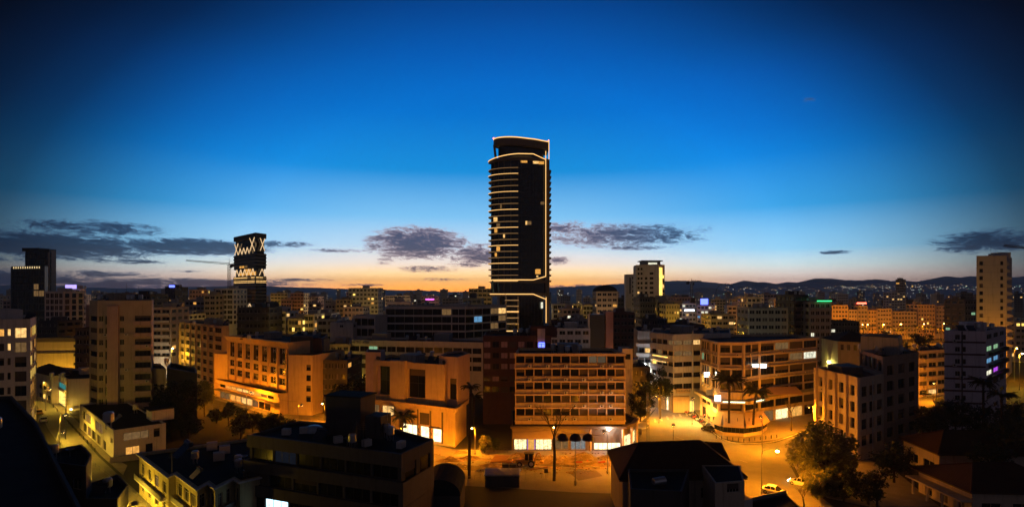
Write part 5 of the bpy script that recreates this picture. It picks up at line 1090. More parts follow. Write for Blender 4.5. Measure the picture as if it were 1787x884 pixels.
# ================================================================== MIDDLE DISTANCE
def mid_b(label,x0,x1,ytop,Y,m,cols,lit=.08,pal=None,side=0,name='apartment_block',tilt=0.0,nm=2,balc=False,fh=3.2,wh=1.5,gap=.8,hut=True,seed=None,maxrows=7,fr=None,ml=.6):
    seed=seed if seed is not None else int(x0*7+Y); st=random.getstate(); random.seed(seed)
    h=ZW(ytop,Y); Yl,Yr=Y+tilt*12,Y-tilt*12
    fr_=[(x0,Yl),(x1,Yr)]
    dep=14+random.random()*5
    if side>0: fr_.append((x1+side,Yr+dep))
    if side<0: fr_=[(x0+side,Yl+dep)]+fr_
    pts=[(XW(a,c),c) for a,c in fr_]
    if side>0: back=[(pts[0][0]+(pts[2][0]-pts[1][0]),pts[0][1]+(pts[2][1]-pts[1][1]))]
    elif side<0: back=[(pts[2][0]+(pts[0][0]-pts[1][0]),pts[2][1]+(pts[0][1]-pts[1][1]))]
    else: back=[(pts[1][0],pts[1][1]+dep),(pts[0][0],pts[0][1]+dep)]
    poly=pts+back; nr=min(maxrows,max(1,int((h-1.2)/fh)))
    rw=[(h-1.1-fh*k-wh,h-1.1-fh*k) for k in range(nr) if h-1.1-fh*k-wh>.3]
    f0=1 if side<0 else 0; fs={f0:[grid(cols,ml,ml,gap,rows=rw,nm=nm,near=False,lit=lit*.45,pal=pal,fr=fr,blind=.15)]}
    if not side: fs[1 if pts[0][0]<0 else 3]=[grid(max(2,int(dep/4.5)),1,1,1.6,rows=rw,nm=1,near=False,lit=lit*.5,pal=pal,fr=fr,blind=.15)]
    if side: fs[1 if side>0 else 0]=[grid(max(1,int(dep/4.5)),1,1,1.4,rows=rw,nm=1,near=False,lit=lit*.8,pal=pal,fr=fr,blind=.15)]
    b=building(name,label,poly,h,m,fs,roof=roofm if seed%2 else roof2)
    if balc:
        for k in range(nr): strip_along(b,'balcony',m,poly[f0],poly[f0+1],h-1.1-fh*k-wh-.95,h-1.1-fh*k-wh-.05,1.0,0,-.2,-.2)
    roof_kit(b,poly,h,m,hut=(4.5,4,2.3) if hut else None,tanks=2+seed%2,panels=seed%3,mast=1+seed%2,seed=seed)
    random.setstate(st); return b
WM=[L_warm,L_amber,L_yel]; CO=[L_white,L_warm,L_dim]
mid_b('white civic block with tall dark glazing at far left',78,111,508,300,white,4,.02,CO,name='office_block',wh=2.4,gap=.5)
mid_b('white block with lit lilac roof sign at far left',112,140,503,320,lav,3,.1,CO,side=10,name='office_block')
mid_b('teal-lit narrow block beside the golden hall',131,157,572,205,dgrey,2,.15,[L_green,L_dim],balc=True)
mid_b('cream block with banded balconies and bright ground floor',265,298,536,255,cream,2,.02,None,balc=True,wh=1.5)
mid_b('orange-lit block below the crane',330,362,505,430,cream,6,.05,WM,side=6)
mid_b('low white house between left blocks',298,330,548,330,white,4,.15,CO,name='house')
mid_b('grey-white ribbed block left of the lattice tower',375,407,503,360,white,3,.05,CO,wh=2,gap=.6)
mid_b('narrow beige block left of the ribbed block',356,376,514,350,beige,2,.05)
mid_b('dark grey balcony block in front of the lattice tower',414,470,536,255,dgrey,4,.03,None,balc=True)
mid_b('plain white block with two lit windows by the lattice tower',470,499,543,270,white,3,.12,CO,gap=1.4)
mid_b('long skyline block of pale flats behind the lattice tower',472,502,511,560,cream,5,.15,WM,side=4)
mid_b('pale skyline block with dense balconies',507,530,511,520,cream,4,.14,WM,balc=True)
mid_b('rose skyline block beside the pale flats',531,556,517,540,pinkish,4,.1,WM)
mid_b('yellow-lit open parking deck',502,527,555,268,cream,4,.55,[L_yel,L_amber],name='parking_deck',wh=1.9,gap=.3)
mid_b('yellow-lit parking deck stair wing',528,548,548,272,cream,2,.4,[L_yel,L_amber],name='parking_deck',wh=1.9,gap=.3)
mid_b('grey block with slanted roof hut left of centre',550,578,546,300,grey,3,.1)
mid_b('blank grey box building left of the glass annex',553,588,556,246,grey,2,.0,hut=False)
mid_b('plain pale blank-walled block beside the glass annex',576,616,562,234,white,1,0,hut=False,gap=4,wh=1.0,maxrows=1,ml=4)
mid_b('small yellow-lit house left of the long office',564,610,600,205,cream,4,.2,WM,name='house',wh=1.3)
mid_b('ochre block with lit flank behind the grey boxes',586,612,522,420,ochre,4,.1,WM,side=6)
mid_b('white eight-column apartment block with lit windows left of centre',608,660,502,430,white,8,.14,WM,gap=1.1,balc=False)
mid_b('low lit block below the white eight-column block',600,634,535,340,cream,5,.25,WM)
mid_b('beige skyline block left of the tower cloud',672,716,515,560,beige,6,.15,WM,side=5)
mid_b('rose skyline block with violet lights',735,766,516,600,pinkish,5,.12,[L_purp,L_warm])
mid_b('dim skyline block behind the glass office',772,800,520,640,beige,5,.15,WM)
mid_b('beige stepped block left of the skyscraper base',818,858,503,430,cream,5,.1,WM,balc=True)
mid_b('long white lit market hall right of the skyscraper',965,1015,530,400,white,7,.7,[L_white,L_warm,L_yel],name='market_hall',wh=2.2,gap=.5)
mid_b('short white lit hall beside the market hall',1017,1042,532,405,white,4,.7,[L_white,L_yel],name='market_hall',wh=2.2,gap=.5)
mid_b('beige block with vaulted dark roof right of the skyscraper',1041,1078,508,330,cream,4,.1,WM,side=0)
mid_b('dark brown block before the beige vaulted one',1058,1108,545,262,brownb,4,.04,WM,side=0)
mid_b('dark balcony block at the foot of the white high-rise',1116,1144,518,320,dgrey,3,.12,WM,balc=True)
mid_b('lit four-storey block right of the white high-rise',1162,1186,530,330,cream,5,.3,WM)
mid_b('long dim office below the right crane',1165,1205,518,430,beige,8,.05,CO,name='office_block')
mid_b('white lit block with blue sign below the right crane',1216,1243,532,400,white,4,.3,[L_white,L_cyan],name='office_block',side=5)
mid_b('white lit hotel front beside the blue sign',1190,1215,529,410,white,4,.5,[L_white,L_warm])
mid_b('low dark flat building before the palm square',1238,1284,584,230,dgrey,4,.05,name='house')
mid_b('grey five-column office with dark side behind the cafe corner',1306,1375,537,245,mat('dim_grey_render',(.30,.28,.24),streak=.4,var=.2),6,.01,None,side=-20,name='office_block',wh=1.5,gap=.7)
mid_b('narrow dark slab block with aerial',1386,1411,514,262,dgrey,1,.03,side=0,name='office_block',balc=True)
for lb_,x,y,Y,w,hh,m in (('white block with lit lilac roof sign',124,500,312,6,2.2,emat('lilac_sign',(.45,.35,1),1.6)),('white lit block with blue sign',1229,526,390,5,4,L_blue),('white lit hotel front',1203,541,400,7,1.2,emat('white_hotel_sign',(.9,.95,1),4)),('rose skyline block with violet',750,522,590,9,1.6,emat('violet_sign',(.7,.12,.6),2.2))):
    r_=[o for o in C.objects if o.get('label','').startswith(lb_)][0]; c=loc_in(r_,XW(x,Y),Y); MB().box(c[0]-w/2,c[0]+w/2,c[1]-.2,c[1],ZW(y,Y)-hh/2,ZW(y,Y)+hh/2).build('lit_sign',m,r_)
bt=mid_b('dark slab with a blue lit top below the crane jib',288,306,500,480,dgrey,3,.05,CO,name='office_block'); strip_along(bt,'lit_sign',L_blue,(XW(296,480),480.0),(XW(305,480),480.0),ZW(501,480),ZW(497.5,480),.6,0)
gb=mid_b('ribbed office block with green roof light',1413,1450,526,255,grey,4,.03,CO,name='office_block',balc=True,wh=1.6)
strip_along(gb,'green_light_strip',green_l,(XW(1424,255),255.0),(XW(1449,255),255.0),ZW(525.5,255),ZW(524,255),1.2,-.9)
mid_b('pale far block on the skyline right of the office',1333,1356,513,520,pinkish,4,.1,WM)
mid_b('white lit terrace block on the skyline',1358,1384,520,480,white,4,.45,[L_white,L_yel])
sq=[(1452,1480,532,'first'),(1481,1496,540,'second'),(1497,1514,533,'third'),(1515,1530,541,'fourth'),(1531,1556,538,'fifth'),(1557,1600,543,'sixth'),(1602,1632,531,'seventh'),(1633,1660,533,'eighth'),(1661,1684,530,'ninth')]
for i,(a,c,y,o) in enumerate(sq):
    mid_b('orange-lit arcade building on the palm square, %s from the left'%o,a,c,y,430+i*3,[ochre,cream,beige][i%3],max(3,int((c-a)/5)),.07,[L_amber,L_warm,L_yel],wh=1.5,hut=i%2==0,name='arcade_building',seed=900+i)
rs=MB().box(-4,4,-.3,0,0,1.1).build('lit_sign',emat('red_lit_sign',(1,.12,.06),6),None)
_r=[o for o in C.objects if o.get('label','').startswith('orange-lit arcade building on the palm square, third')][0]
rs.parent=_r; rs.location=(0,-8,ZW(530,436)); rs.scale=(.9,1,1)
mid_b('slim stepped tower far off on the right',1563,1577,487,700,beige,2,.1,WM,name='tower',side=4,maxrows=9)
mid_b('low white block at the foot of the stepped tower',1556,1580,510,690,white,5,.3,CO)
mid_b('dark green-lit block left of the white tower',1684,1704,522,330,dgrey,2,.1,[L_green])
mid_b('dark block behind the pilastered office',1448,1500,560,300,dgrey,5,.04,name='house',hut=False)
mid_b('lit low block at the extreme right edge',1772,1800,560,300,cream,3,.3,WM)
mid_b('low dark block left of the long white office',560,606,628,176,dgrey,4,.04,name='house',hut=False)
mid_b('low dark house right of the orange slab',1095,1135,640,170,dgrey,4,.03,name='house',hut=False)
mid_b('dark warehouse behind the red-brown block',960,1030,572,215,white,5,.02,name='warehouse',wh=1.4)
mid_b('dim low block right of the skyscraper base',962,1000,560,290,brownb,4,.06,WM)
mid_b('dim low roofs behind the red-brown block',1000,1026,556,285,grey,3,.06,WM)
mid_b('dark low block below the white high-rise',1120,1165,556,270,dgrey,5,.06,WM)
mid_b('dark terraces behind the banded office',1168,1230,566,250,dgrey,5,.08,WM)
mid_b('dim orange-lit house in the right background',1240,1282,548,320,cream,4,.2,WM)
mid_b('dim block behind the left orange office',300,314,578,300,grey,1,.1)
mid_b('plain grey block behind the beige block',210,262,513,300,dgrey,4,.05,WM)
mid_b('low house with dim windows beyond the golden hall',60,100,560,270,dgrey,5,.1,WM,name='house')
# orange floodlit fin tower
ft=thing('fin_tower','dark stair tower with orange floodlit fin wall','tower',(XW(1047,225),225,0))
MB().box(-4.4,1.6,-2,3,0,ZW(548,225)).build('core',black,ft); MB().box(1.8,4.6,-3.5,4,0,ZW(543,225)).build('fin_wall',mat('fin_render',(.42,.22,.18),var=.15),ft); MB().box(-5.1,-4.5,-3.2,-2.2,0,ZW(547,225)).build('lit_post',white,ft)
# vaulted roof on the beige block
vr=[o for o in C.objects if o.get('label','').startswith('beige block with vaulted')][0]
m_=MB(); vs=[(-6.5*cos(pi*i/10),yy,ZW(508,330)+3.6*sin(pi*i/10)) for yy in (-5,5) for i in range(11)]; m_.add(vs,[(i,i+1,12+i,11+i) for i in range(10)]+[tuple(range(10,-1,-1)),tuple(range(11,22))]); m_.build('vault_roof',roofm,vr)

# ================================================================== SKYLINE: far blocks, windows joined (too small to pick apart)
ordn=['first','second','third','fourth','fifth','sixth','seventh','eighth','ninth','tenth','eleventh','twelfth','thirteenth','fourteenth','fifteenth','sixteenth','seventeenth','eighteenth','nineteenth','twentieth']
tens={20:'twenty',30:'thirty',40:'forty',50:'fifty',60:'sixty',70:'seventy',80:'eighty',90:'ninety'}
def ordinal(n):
    if n<=20: return ordn[n-1]
    t,u=n//10*10,n%10
    return (tens[t]+'-'+ordn[u-1]) if u else tens[t][:-1]+'ieth'
rnd=random.Random(2024); far=[]
for row,(Y0,Y1,n,ymin,ymax) in enumerate(((330,520,46,516,548),(560,900,56,508,524),(950,1700,54,504.5,512))):
    for i in range(n):
        x=-40+(1870)*(i+rnd.uniform(.1,.9))/n; Y=rnd.uniform(Y0,Y1)
        if row==0 and (x>1440 or 840<x<965): continue
        if row==1 and 850<x<960: continue
        wpx=rnd.uniform(9,17)*1000/Y; y=rnd.uniform(ymin,ymax)
        if x>1150 and row>0: y+=rnd.uniform(2,6)
        far.append((x,Y,wpx,y,row))
far.sort(); cnt={0:0,1:0,2:0}; rowname=['nearer','middle','farthest']; cw=['white','cream','beige','rose','grey','charcoal']; cm_=[white,cream,beige,pinkish,grey,dgrey]
for (x,Y,wpx,y,row) in far:
    cnt[row]+=1; ci=rnd.randrange(6); m=cm_[ci]; w=wpx*Y/1000; d=rnd.uniform(10,15); h=max(5,ZW(y,Y)); X=XW(x,Y); nf=max(2,int(h/3.2))
    lbl='%s %s block in the %s skyline row, %s from left'%(cw[ci],'low' if nf<5 else ('tall' if nf>9 else 'mid-rise'),rowname[row],ordinal(cnt[row]))
    t=thing('skyline_block',lbl,'building',(X,Y,0),rnd.uniform(-.35,.35),group='far blocks along the skyline')
    mb=MB().box(-w/2,w/2,0,d,0,h); mb.box(-w/2-.2,w/2+.2,-.2,d+.2,h-.5,h+.3); mb.build('wall',m,t)
    MB().box(-w*.2,w*.15,d*.3,d*.7,h+.3,h+rnd.uniform(2,3.4)).build('roof_hut',m,t)
    k=max(2,int(w/2.7)); wb=MB(); pal=rnd.choice(([1,2],[1,3],[1,1],[2,3])); pl_=.03 if row<2 else .06
    for r in range(max(0,nf-8),nf):
        z=h-1.3-(nf-1-r)*3.2-1.5
        if z<.5: continue
        for c in range(k):
            u=-w/2+.5+(w-1)*c/k; uw=(w-1)/k-.8; wb.cur=rnd.choice(pal) if rnd.random()<pl_ else 0
            wb.box(u+.3,u+.3+uw,-.06,.02,z,z+1.5)
        for sx in (-1,1):
            for c in range(3):
                wb.cur=pal[0] if rnd.random()<pl_ else 0; wb.box(sx*w/2-.03,sx*w/2+.03,1+c*d/3,1+c*d/3+1.6,z,z+1.5)
    tag(wb.build('windows',[glass,L_warm,L_amber,L_white],t),kind='stuff')
# city lights on the plain and mountain foot
rnd=random.Random(5); lb1=MB()
def dots(n,x0,x1,y0,y1,Ymin,Ymax,s0,s1,cols):
    for i in range(n):
        Y=rnd.uniform(Ymin,Ymax); x=rnd.uniform(x0,x1); y=rnd.uniform(y0,y1); s=rnd.uniform(s0,s1)*Y/1000; lb1.cur=rnd.choice(cols)
        c=(XW(x,Y),Y,max(3,ZW(y,Y))); lb1.add([(c[0]-s,c[1],c[2]),(c[0]+s,c[1],c[2]),(c[0],c[1]-s,c[2]),(c[0],c[1]+s,c[2]),(c[0],c[1],c[2]-s),(c[0],c[1],c[2]+s)],[(0,2,5),(2,1,5),(1,3,5),(3,0,5),(2,0,4),(1,2,4),(3,1,4),(0,3,4)])
dots(150,1440,1790,498,507,3200,4000,.25,.6,[0,0,1,2]); dots(60,1500,1720,496,501,3900,4050,.2,.5,[0,1]); dots(50,1260,1450,500,507,3200,4000,.2,.5,[0,1]); 
dots(190,1150,1790,509,527,1100,2400,.18,.5,[0,1,1,2]); dots(110,-20,640,509,522,1100,2300,.18,.45,[0,1,1]); dots(60,640,1150,509,520,1100,2300,.18,.45,[1,1,0])
tag(lb1.build('distant_city_lights',[emat('far_white_light',(1,.92,.8),3),emat('far_amber_light',(1,.55,.15),3),emat('far_green_light',(.5,1,.7),2.5)]),'countless tiny lights of the distant town','city lights',kind='stuff')

# ================================================================== LAMPS
def point(root,loc,col,power,size=.25,spot=None):
    ld=bpy.data.lights.new('lamp_light','SPOT' if spot else 'POINT'); ld.energy=power*1.75; ld.color=col; ld.shadow_soft_size=size
    if spot: ld.spot_size=spot; ld.spot_blend=.6
    o=bpy.data.objects.new('lamp_light',ld); C.objects.link(o); o.parent=root; o.location=loc; return o
SOD=(1,.31,.006); YEL=(1,.60,.04); WHT=(.95,.97,1.0)
def street_lamp(label,x,Y,hh=8,arm=(1.6,-.2),col=SOD,power=2600,bulb=None,thick=.09,bsz=.2,group='street lamps',shaded=False,spotk=2.2):
    t=thing('street_lamp',label,'street lamp',(x,Y,0),group=group)
    MB().lathe((0,0,0),[(thick*1.8,0),(thick*1.8,.5),(thick,.6),(thick*.75,hh-.9)],8).build('pole',metal,t)
    pts=bez([(0,0,hh-.9),(arm[0]*.15,arm[1]*.15,hh-.25),(arm[0]*.6,arm[1]*.6,hh+.05),(arm[0],arm[1],hh)],8); MB().path(pts,thick*.6,thick*.5,6).build('arm',metal,t)
    ax,ay=arm
    if shaded:                                      # deep cut-off head: the bulb sits up inside the shade
        MB().lathe((ax,ay,hh),[(.42,-.42),(.40,-.1),(.2,.12),(.05,.16)],10).build('lamp_head',metal,t); MB().lathe((ax,ay,hh-.43),[(.02,-.03),(.3,-.02),(.3,.0),(.02,.0)],10).build('bulb',bulb or bulbO,t)
        sp=point(t,(ax,ay,hh-.52),col,power*spotk,.3,radians(168)); sp.data.spot_blend=.35; point(t,(ax,ay,hh-.75),col,power*(1.15 if col==SOD else .3),.3)
        return t
    MB().lathe((ax,ay,hh-.02),[(.12,.22),(.34,.1),(.36,0),(.3,-.02)],10).build('lamp_head',metal,t)
    MB().lathe((ax,ay,hh-.12-bsz*.6),[(.04,-bsz*.6),(bsz*.8,-bsz*.35),(bsz,0),(bsz*.8,bsz*.35),(.04,bsz*.6)],10).build('bulb',bulb or bulbO,t)
    sp=point(t,(ax,ay,hh-.6-bsz),col,power*2.0,.3,radians(170)); sp.data.spot_blend=.35; point(t,(ax,ay,hh-.8-bsz),col,power*.75,.3); return t
def lampG(label,x,y,**k): X,Y=G(x,y); return street_lamp(label,X,Y,**k)
lampG('bright street lamp on a curved arm over the junction road',1329,862,hh=8.3,arm=(2.7,-.4),power=3600,bsz=.34,thick=.08)
lampG('sodium lamp at the right end of the orange office',566,742,hh=6.2,arm=(-.6,.2),power=2200)
lampG('sodium lamp by the tall palm in front of the showroom',829,793,hh=6.3,arm=(-.7,-.2),power=2600)
lampG('sodium lamp at the kerb before the office podium',430,722,hh=6.5,arm=(.8,1.2),power=6000,shaded=True,spotk=.55)
lampG('sodium lamp hidden at the far end of the office street',328,708,hh=8,arm=(.8,1.2),power=6000,shaded=True,spotk=.55)
lampG('sodium lamp on the dug-up street right of the excavator',1060,826,hh=8.5,arm=(-.5,1.4),power=2000,shaded=True)
lampG('sodium lamp behind the banded office on the main street',700,800,hh=7,arm=(.6,1.4),power=4200,shaded=True)
lampG('sodium lamp on the street before the office stair wing',520,748,hh=6.5,arm=(.6,1.2),power=4200,shaded=True,spotk=.55)
lampG('sodium lamp before the arcade shops beside the bare tree',969,806,hh=7.7,arm=(-.3,.3),power=1700,bsz=.16)
lampG('sodium lamp behind the tiled house ridge on the junction',1175,816,hh=9,arm=(.4,1.4),power=5600,shaded=True)
lampG('sodium lamp on the cafe side of the back street',1150,738,hh=8,arm=(-.8,.2),power=4800,shaded=True)
lampG('sodium lamp by the motorbikes at the corner arcade',1208,740,hh=7.5,arm=(.4,.8),power=9500,col=(1,.5,.08),shaded=True)
lampG('sodium lamp beyond the big tree along the right street',1420,768,hh=8.5,arm=(-.8,.8),power=7500,shaded=True)
lampG('sodium lamp in front of the cafe pavilion kerb',1330,792,hh=8.5,arm=(.3,1.4),power=4200,shaded=True)
lampG('sodium lamp in the alley by the cream block',1634,704,hh=7,arm=(.0,1.0),power=4200,shaded=True)
lampG('yellow lamp on the side street by the parked cars',80,716,hh=7,arm=(1.0,.4),col=YEL,power=1500,bulb=bulbY,shaded=True)
lampG('yellow lamp at the far end of the side street',75,700,hh=7,arm=(.8,-.4),col=YEL,power=2600,bulb=bulbY,shaded=True)
lampG('yellow lamp in front of the white two-storey building',104,772,hh=7,arm=(1.0,.6),col=YEL,power=2600,bulb=bulbY,shaded=True)
street_lamp('yellow lamp before the old zig-zag house',-67,93.5,hh=6.5,arm=(.7,.7),col=YEL,power=4200,bulb=bulbY,shaded=True)
street_lamp('yellow lamp at the bay front of the old zig-zag house',-55.5,82.5,hh=6.5,arm=(.7,.7),col=YEL,power=2800,bulb=bulbY,shaded=True)
street_lamp('yellow lamp opposite the near corner of the white two-storey building',-97.5,123,hh=7,arm=(.7,.7),col=YEL,power=1600,bulb=bulbY,shaded=True)
lampG('yellow starburst lamp behind the pilastered block',1444,690,hh=12.5,arm=(.0,-.6),col=(1,.85,.2),power=2600,bulb=bulbY,bsz=.42)
lampG('white lamp by the balcony block behind the big tree',1123,705,hh=13.5,arm=(.5,-.4),col=WHT,power=1200,bulb=bulbW)
# floodlights at the golden hall and white shop box, arcade floodlight
def flood(label,x,Y,z,col,power,bulb,sz=.25,base=0.0):
    t=thing('floodlight',label,'floodlight',(x,Y,z),group='small floodlights'); 
    MB().box(-.3,.3,-.05,.2,-.2,.2).build('housing',metal,t); MB().lathe((0,-.25,-.05),[(.03,-sz*.7),(sz*.8,-sz*.4),(sz,0),(sz*.8,sz*.4),(.03,sz*.7)],10).build('bulb',bulb,t); point(t,(0,-.7-sz,-.2),col,power); return t
flood('white floodlight above the corrugated shop front',XW(1062,133),132.9,ZW(747,133),WHT,520,bulbW,.42)
flood('small lamp at the foot of the white shop box',XW(125,177),177,.7,YEL,260,bulbY,.25)
flood('golden hall floodlight, left one',XW(80,207.5),207.5,3,YEL,2600,bulbY); flood('golden hall floodlight, right one',XW(120,207.5),207.5,3,YEL,2600,bulbY)
flood('orange floodlight at the foot of the fin tower',XW(1057,219),219,2,SOD,2600,bulbO)
flood('pale floodlight lighting the cream banded block',XW(282,249),249,3,(1,.9,.7),2200,bulbW)
# lamps among the middle-distance blocks
ml=[(512,564,245,YEL,2600),(540,560,250,YEL,1800),(590,640,196,YEL,900),(640,528,400,YEL,5200),(350,540,410,SOD,5200),(498,540,500,SOD,4200),(690,530,520,SOD,3200),(840,532,400,YEL,4200),(990,548,385,YEL,4200),(1030,550,385,YEL,3200),(1060,525,315,SOD,1700),(1133,540,345,YEL,4200),(1175,548,310,YEL,3000),
    (1200,549,350,SOD,4200),(1228,556,340,YEL,4200),(1255,560,330,YEL,4200),(1280,556,420,SOD,4600),(1280,552,235,WHT,500),(1400,545,420,SOD,4200),(1455,560,330,YEL,3600),(1474,560,402,SOD,9000),(1503,557,402,SOD,9000),(1512,556,402,SOD,4500),(1540,560,402,SOD,9000),(1570,562,408,SOD,9000),(1610,562,410,SOD,9000),(1645,562,412,SOD,5200),(1675,560,412,SOD,4200),(1779,578,215,YEL,5200),(1770,590,235,SOD,4200),
    (230,540,500,SOD,3000),(160,545,290,SOD,1400),(300,600,235,YEL,1500),(1300,530,560,SOD,3200),(1350,532,460,YEL,3600),(860,565,320,YEL,2600)]
rl=random.Random(321)
for x in range(10,1787,44):                           # the lamps of the streets between the far blocks
    if 830<x<980 or 1450<x<1700: continue
    Y=rl.uniform(300,330) if (x//44)%3==0 else rl.uniform(520,560) if (x//44)%3==1 else rl.uniform(880,950)
    ml.append((x+rl.uniform(-12,12),HY+(CH-9)*1000/Y,Y,rl.choice((SOD,YEL,(1,.72,.40),(1,.82,.58))),9000*(Y/420)**1.4))
for i,(x,y,Y,c,p) in enumerate(ml):
    hh=max(6,min(14,ZW(y,Y))); street_lamp('street lamp among the middle-distance blocks, %s from list of left to right'%ordinal(i+1) if False else None,XW(x,Y),Y,hh=hh,arm=(.6,-.5),col=c,power=p,bulb=bulbO if c==SOD else (bulbW if c==WHT else bulbY),bsz=.3,group='street lamps of the middle distance')
ms=sorted([o for o in C.objects if o.get('group')=='street lamps of the middle distance'],key=lambda o:o.location[0]/o.location[1])
for i,o in enumerate(ms): o['label']='glowing street lamp among distant blocks, %s of that row from the left'%ordinal(i+1)
# triple-dome lamp post, unlit
t=thing('dome_lamp_post','tall dark lamp post with three unlit dome shades before the arcade','street lamp',(*G(1004,846),0)); Yq=t.location[1]
MB().lathe((0,0,0),[(.22,0),(.22,.9),(.09,1.0),(.07,ZW(765,Yq))],8).build('pole',metal,t)
zt=ZW(765,Yq); 
for s in (-1,0,1):
    MB().path([(0,0,zt-.2),(s*1.2,0,zt-.05),(s*2.45,0,zt)],.05,.05,5).build('arm',metal,t)
    MB().lathe((s*2.45 if s else 0,0,zt-.25),[(1.12,0),(1.14,.12),(1.05,.55),(.8,.95),(.4,1.2),(.05,1.28)],16).build('dome_shade',mat('maroon_enamel',(.05,.018,.015),rough=.5,var=.2),t)
# traffic signals
for lbl,x,y,m in (('traffic light pole with red lamp at the motorbike corner',1229,744,red_l),('traffic light beside the tiled house',1168,798,None)):
    t=thing('traffic_light',lbl,'traffic light',(*G(x,y),.13)); MB().tube((0,0,0),(0,0,3.2),.06,n=6).build('pole',metal,t); MB().box(-.18,.18,-.2,.1,2.4,3.4).build('signal_box',black,t)
    for k in range(3): MB().lathe((0,-.22,2.6+.3*k),[(.02,-.1),(.1,-.05),(.1,.05),(.02,.1)],8).build('signal_lens',m if (m and k==2) else mat('dull_lens',(.08,.06,.03),rough=.3,var=0),t)
# ================================================================== TREES
def leaf_cloud(mb,c,r,n,size,rnd,clumps=26,flat=.8):
    cs=[]
    for i in range(clumps):
        while True:
            p=[rnd.uniform(-1,1) for _ in range(3)]
            if .25<sum(q*q for q in p)<=1: break
        cs.append((c[0]+p[0]*r[0]*.8,c[1]+p[1]*r[1]*.8,c[2]+p[2]*r[2]*.8,rnd.uniform(.22,.42)))
    for i in range(n):
        q=rnd.choice(cs); s=q[3]
        while True:
            o=[rnd.uniform(-1,1) for _ in range(3)]
            if sum(k*k for k in o)<=1: break
        p=(q[0]+o[0]*r[0]*s,q[1]+o[1]*r[1]*s,q[2]+o[2]*r[2]*s*flat); a=rnd.uniform(0,2*pi); t=rnd.uniform(-.9,.9); l=size*rnd.uniform(.6,1.4); w=l*.5
        u=(cos(a)*cos(t),sin(a)*cos(t),sin(t)); b_=a+pi/2+rnd.uniform(-.5,.5); v=(cos(b_)*.8,sin(b_)*.8,rnd.uniform(-.6,.6))
        mb.add([(p[0]-u[0]*l,p[1]-u[1]*l,p[2]-u[2]*l),(p[0]+v[0]*w,p[1]+v[1]*w,p[2]+v[2]*w),(p[0]+u[0]*l,p[1]+u[1]*l,p[2]+u[2]*l),(p[0]-v[0]*w,p[1]-v[1]*w,p[2]-v[2]*w)],[(0,1,2,3)])
    return cs
def tree_parts(root,h,r,n,size,seed,m,trunk=.22):
    rnd=random.Random(seed); cz=h-r[2]; cb=MB(); cs=leaf_cloud(cb,(0,0,cz),r,n,size,rnd); tb=MB(); fork=max(.8,(cz-r[2]*.6))
    tb.path([(0,0,0),(.1*trunk,.05,fork*.5),(0,.1,fork)],trunk,trunk*.75,7)
    for q in cs[:14]: tb.path([(0,.1,fork),((q[0])*.45,q[1]*.45,fork+(q[2]-fork)*.6),(q[0],q[1],q[2])],trunk*.5,trunk*.1,5)
    tb.build('trunk',bark,root); cb.build('crown',m,root)
def tree(label,x,y,h,r,n=2600,size=.28,seed=1,m=None,trunk=.22,name='tree',Y=None,group=None):
    X,Yy=(XW(x,Y),Y) if Y else G(x,y); t=thing(name,label,'tree',(X,Yy,0),random.Random(seed).uniform(0,6),group); tree_parts(t,h,r,n,size,seed,m or leafm,trunk); return t
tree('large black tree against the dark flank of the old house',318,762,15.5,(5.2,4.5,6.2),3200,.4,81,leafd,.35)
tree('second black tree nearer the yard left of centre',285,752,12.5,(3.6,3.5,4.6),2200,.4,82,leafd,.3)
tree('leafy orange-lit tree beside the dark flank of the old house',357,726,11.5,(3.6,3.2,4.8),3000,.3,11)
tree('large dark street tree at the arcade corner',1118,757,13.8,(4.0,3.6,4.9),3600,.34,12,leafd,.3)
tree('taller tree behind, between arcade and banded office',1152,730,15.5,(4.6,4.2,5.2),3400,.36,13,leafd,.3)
tree('big bushy tree lit orange beside the pilastered block',1442,852,13.6,(6.4,5.6,6.7),9500,.34,14,leafm,.4)
tree('lower bushy tree left of the pilastered corner',1408,842,10.0,(4.0,3.6,4.9),4200,.3,15,leafm,.25)
tree('round bush filling the foot of the big lit tree',1430,868,5.2,(4.2,3.2,2.6),3200,.28,18,leafm,.15,name='shrub')
tree('bush at the right foot of the big lit tree',1472,874,6.0,(3.8,3.2,3.0),2600,.28,19,leafd,.15,name='shrub')
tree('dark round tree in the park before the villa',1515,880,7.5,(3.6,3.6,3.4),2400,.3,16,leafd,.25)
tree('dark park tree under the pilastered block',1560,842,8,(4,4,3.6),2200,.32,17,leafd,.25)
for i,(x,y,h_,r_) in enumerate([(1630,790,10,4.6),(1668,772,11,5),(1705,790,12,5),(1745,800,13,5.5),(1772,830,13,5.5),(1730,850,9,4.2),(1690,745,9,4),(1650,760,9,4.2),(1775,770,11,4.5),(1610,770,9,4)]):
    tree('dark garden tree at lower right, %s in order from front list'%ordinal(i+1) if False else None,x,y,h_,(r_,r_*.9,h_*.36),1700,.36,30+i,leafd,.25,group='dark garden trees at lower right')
gt=sorted([o for o in C.objects if o.get('group')=='dark garden trees at lower right'],key=lambda o:o.location[0]/o.location[1])
for i,o in enumerate(gt): o['label']='dark garden tree at lower right, %s from left in that grove'%ordinal(i+1)
tree('bushy lit shrub by the lamp next to the showroom',846,790,4.2,(2.0,1.8,1.9),1300,.22,51,leafm,.1,name='shrub')
tree('dark shrub right of the lit shrub',862,788,3.6,(1.8,1.6,1.6),900,.24,52,leafd,.1,name='shrub')
for i,(x,y,l) in enumerate(((300,770,'dark tree behind the white two-storey building'),(330,778,'dark tree in the yard left of centre'),(420,768,'dark tree in the yard before the office podium'),(465,772,'dark bushy tree left of the banded office roof'))): tree(l,x,y,6.5+i%2,(3.2,3,2.6),1300,.34,60+i,leafd,.2)
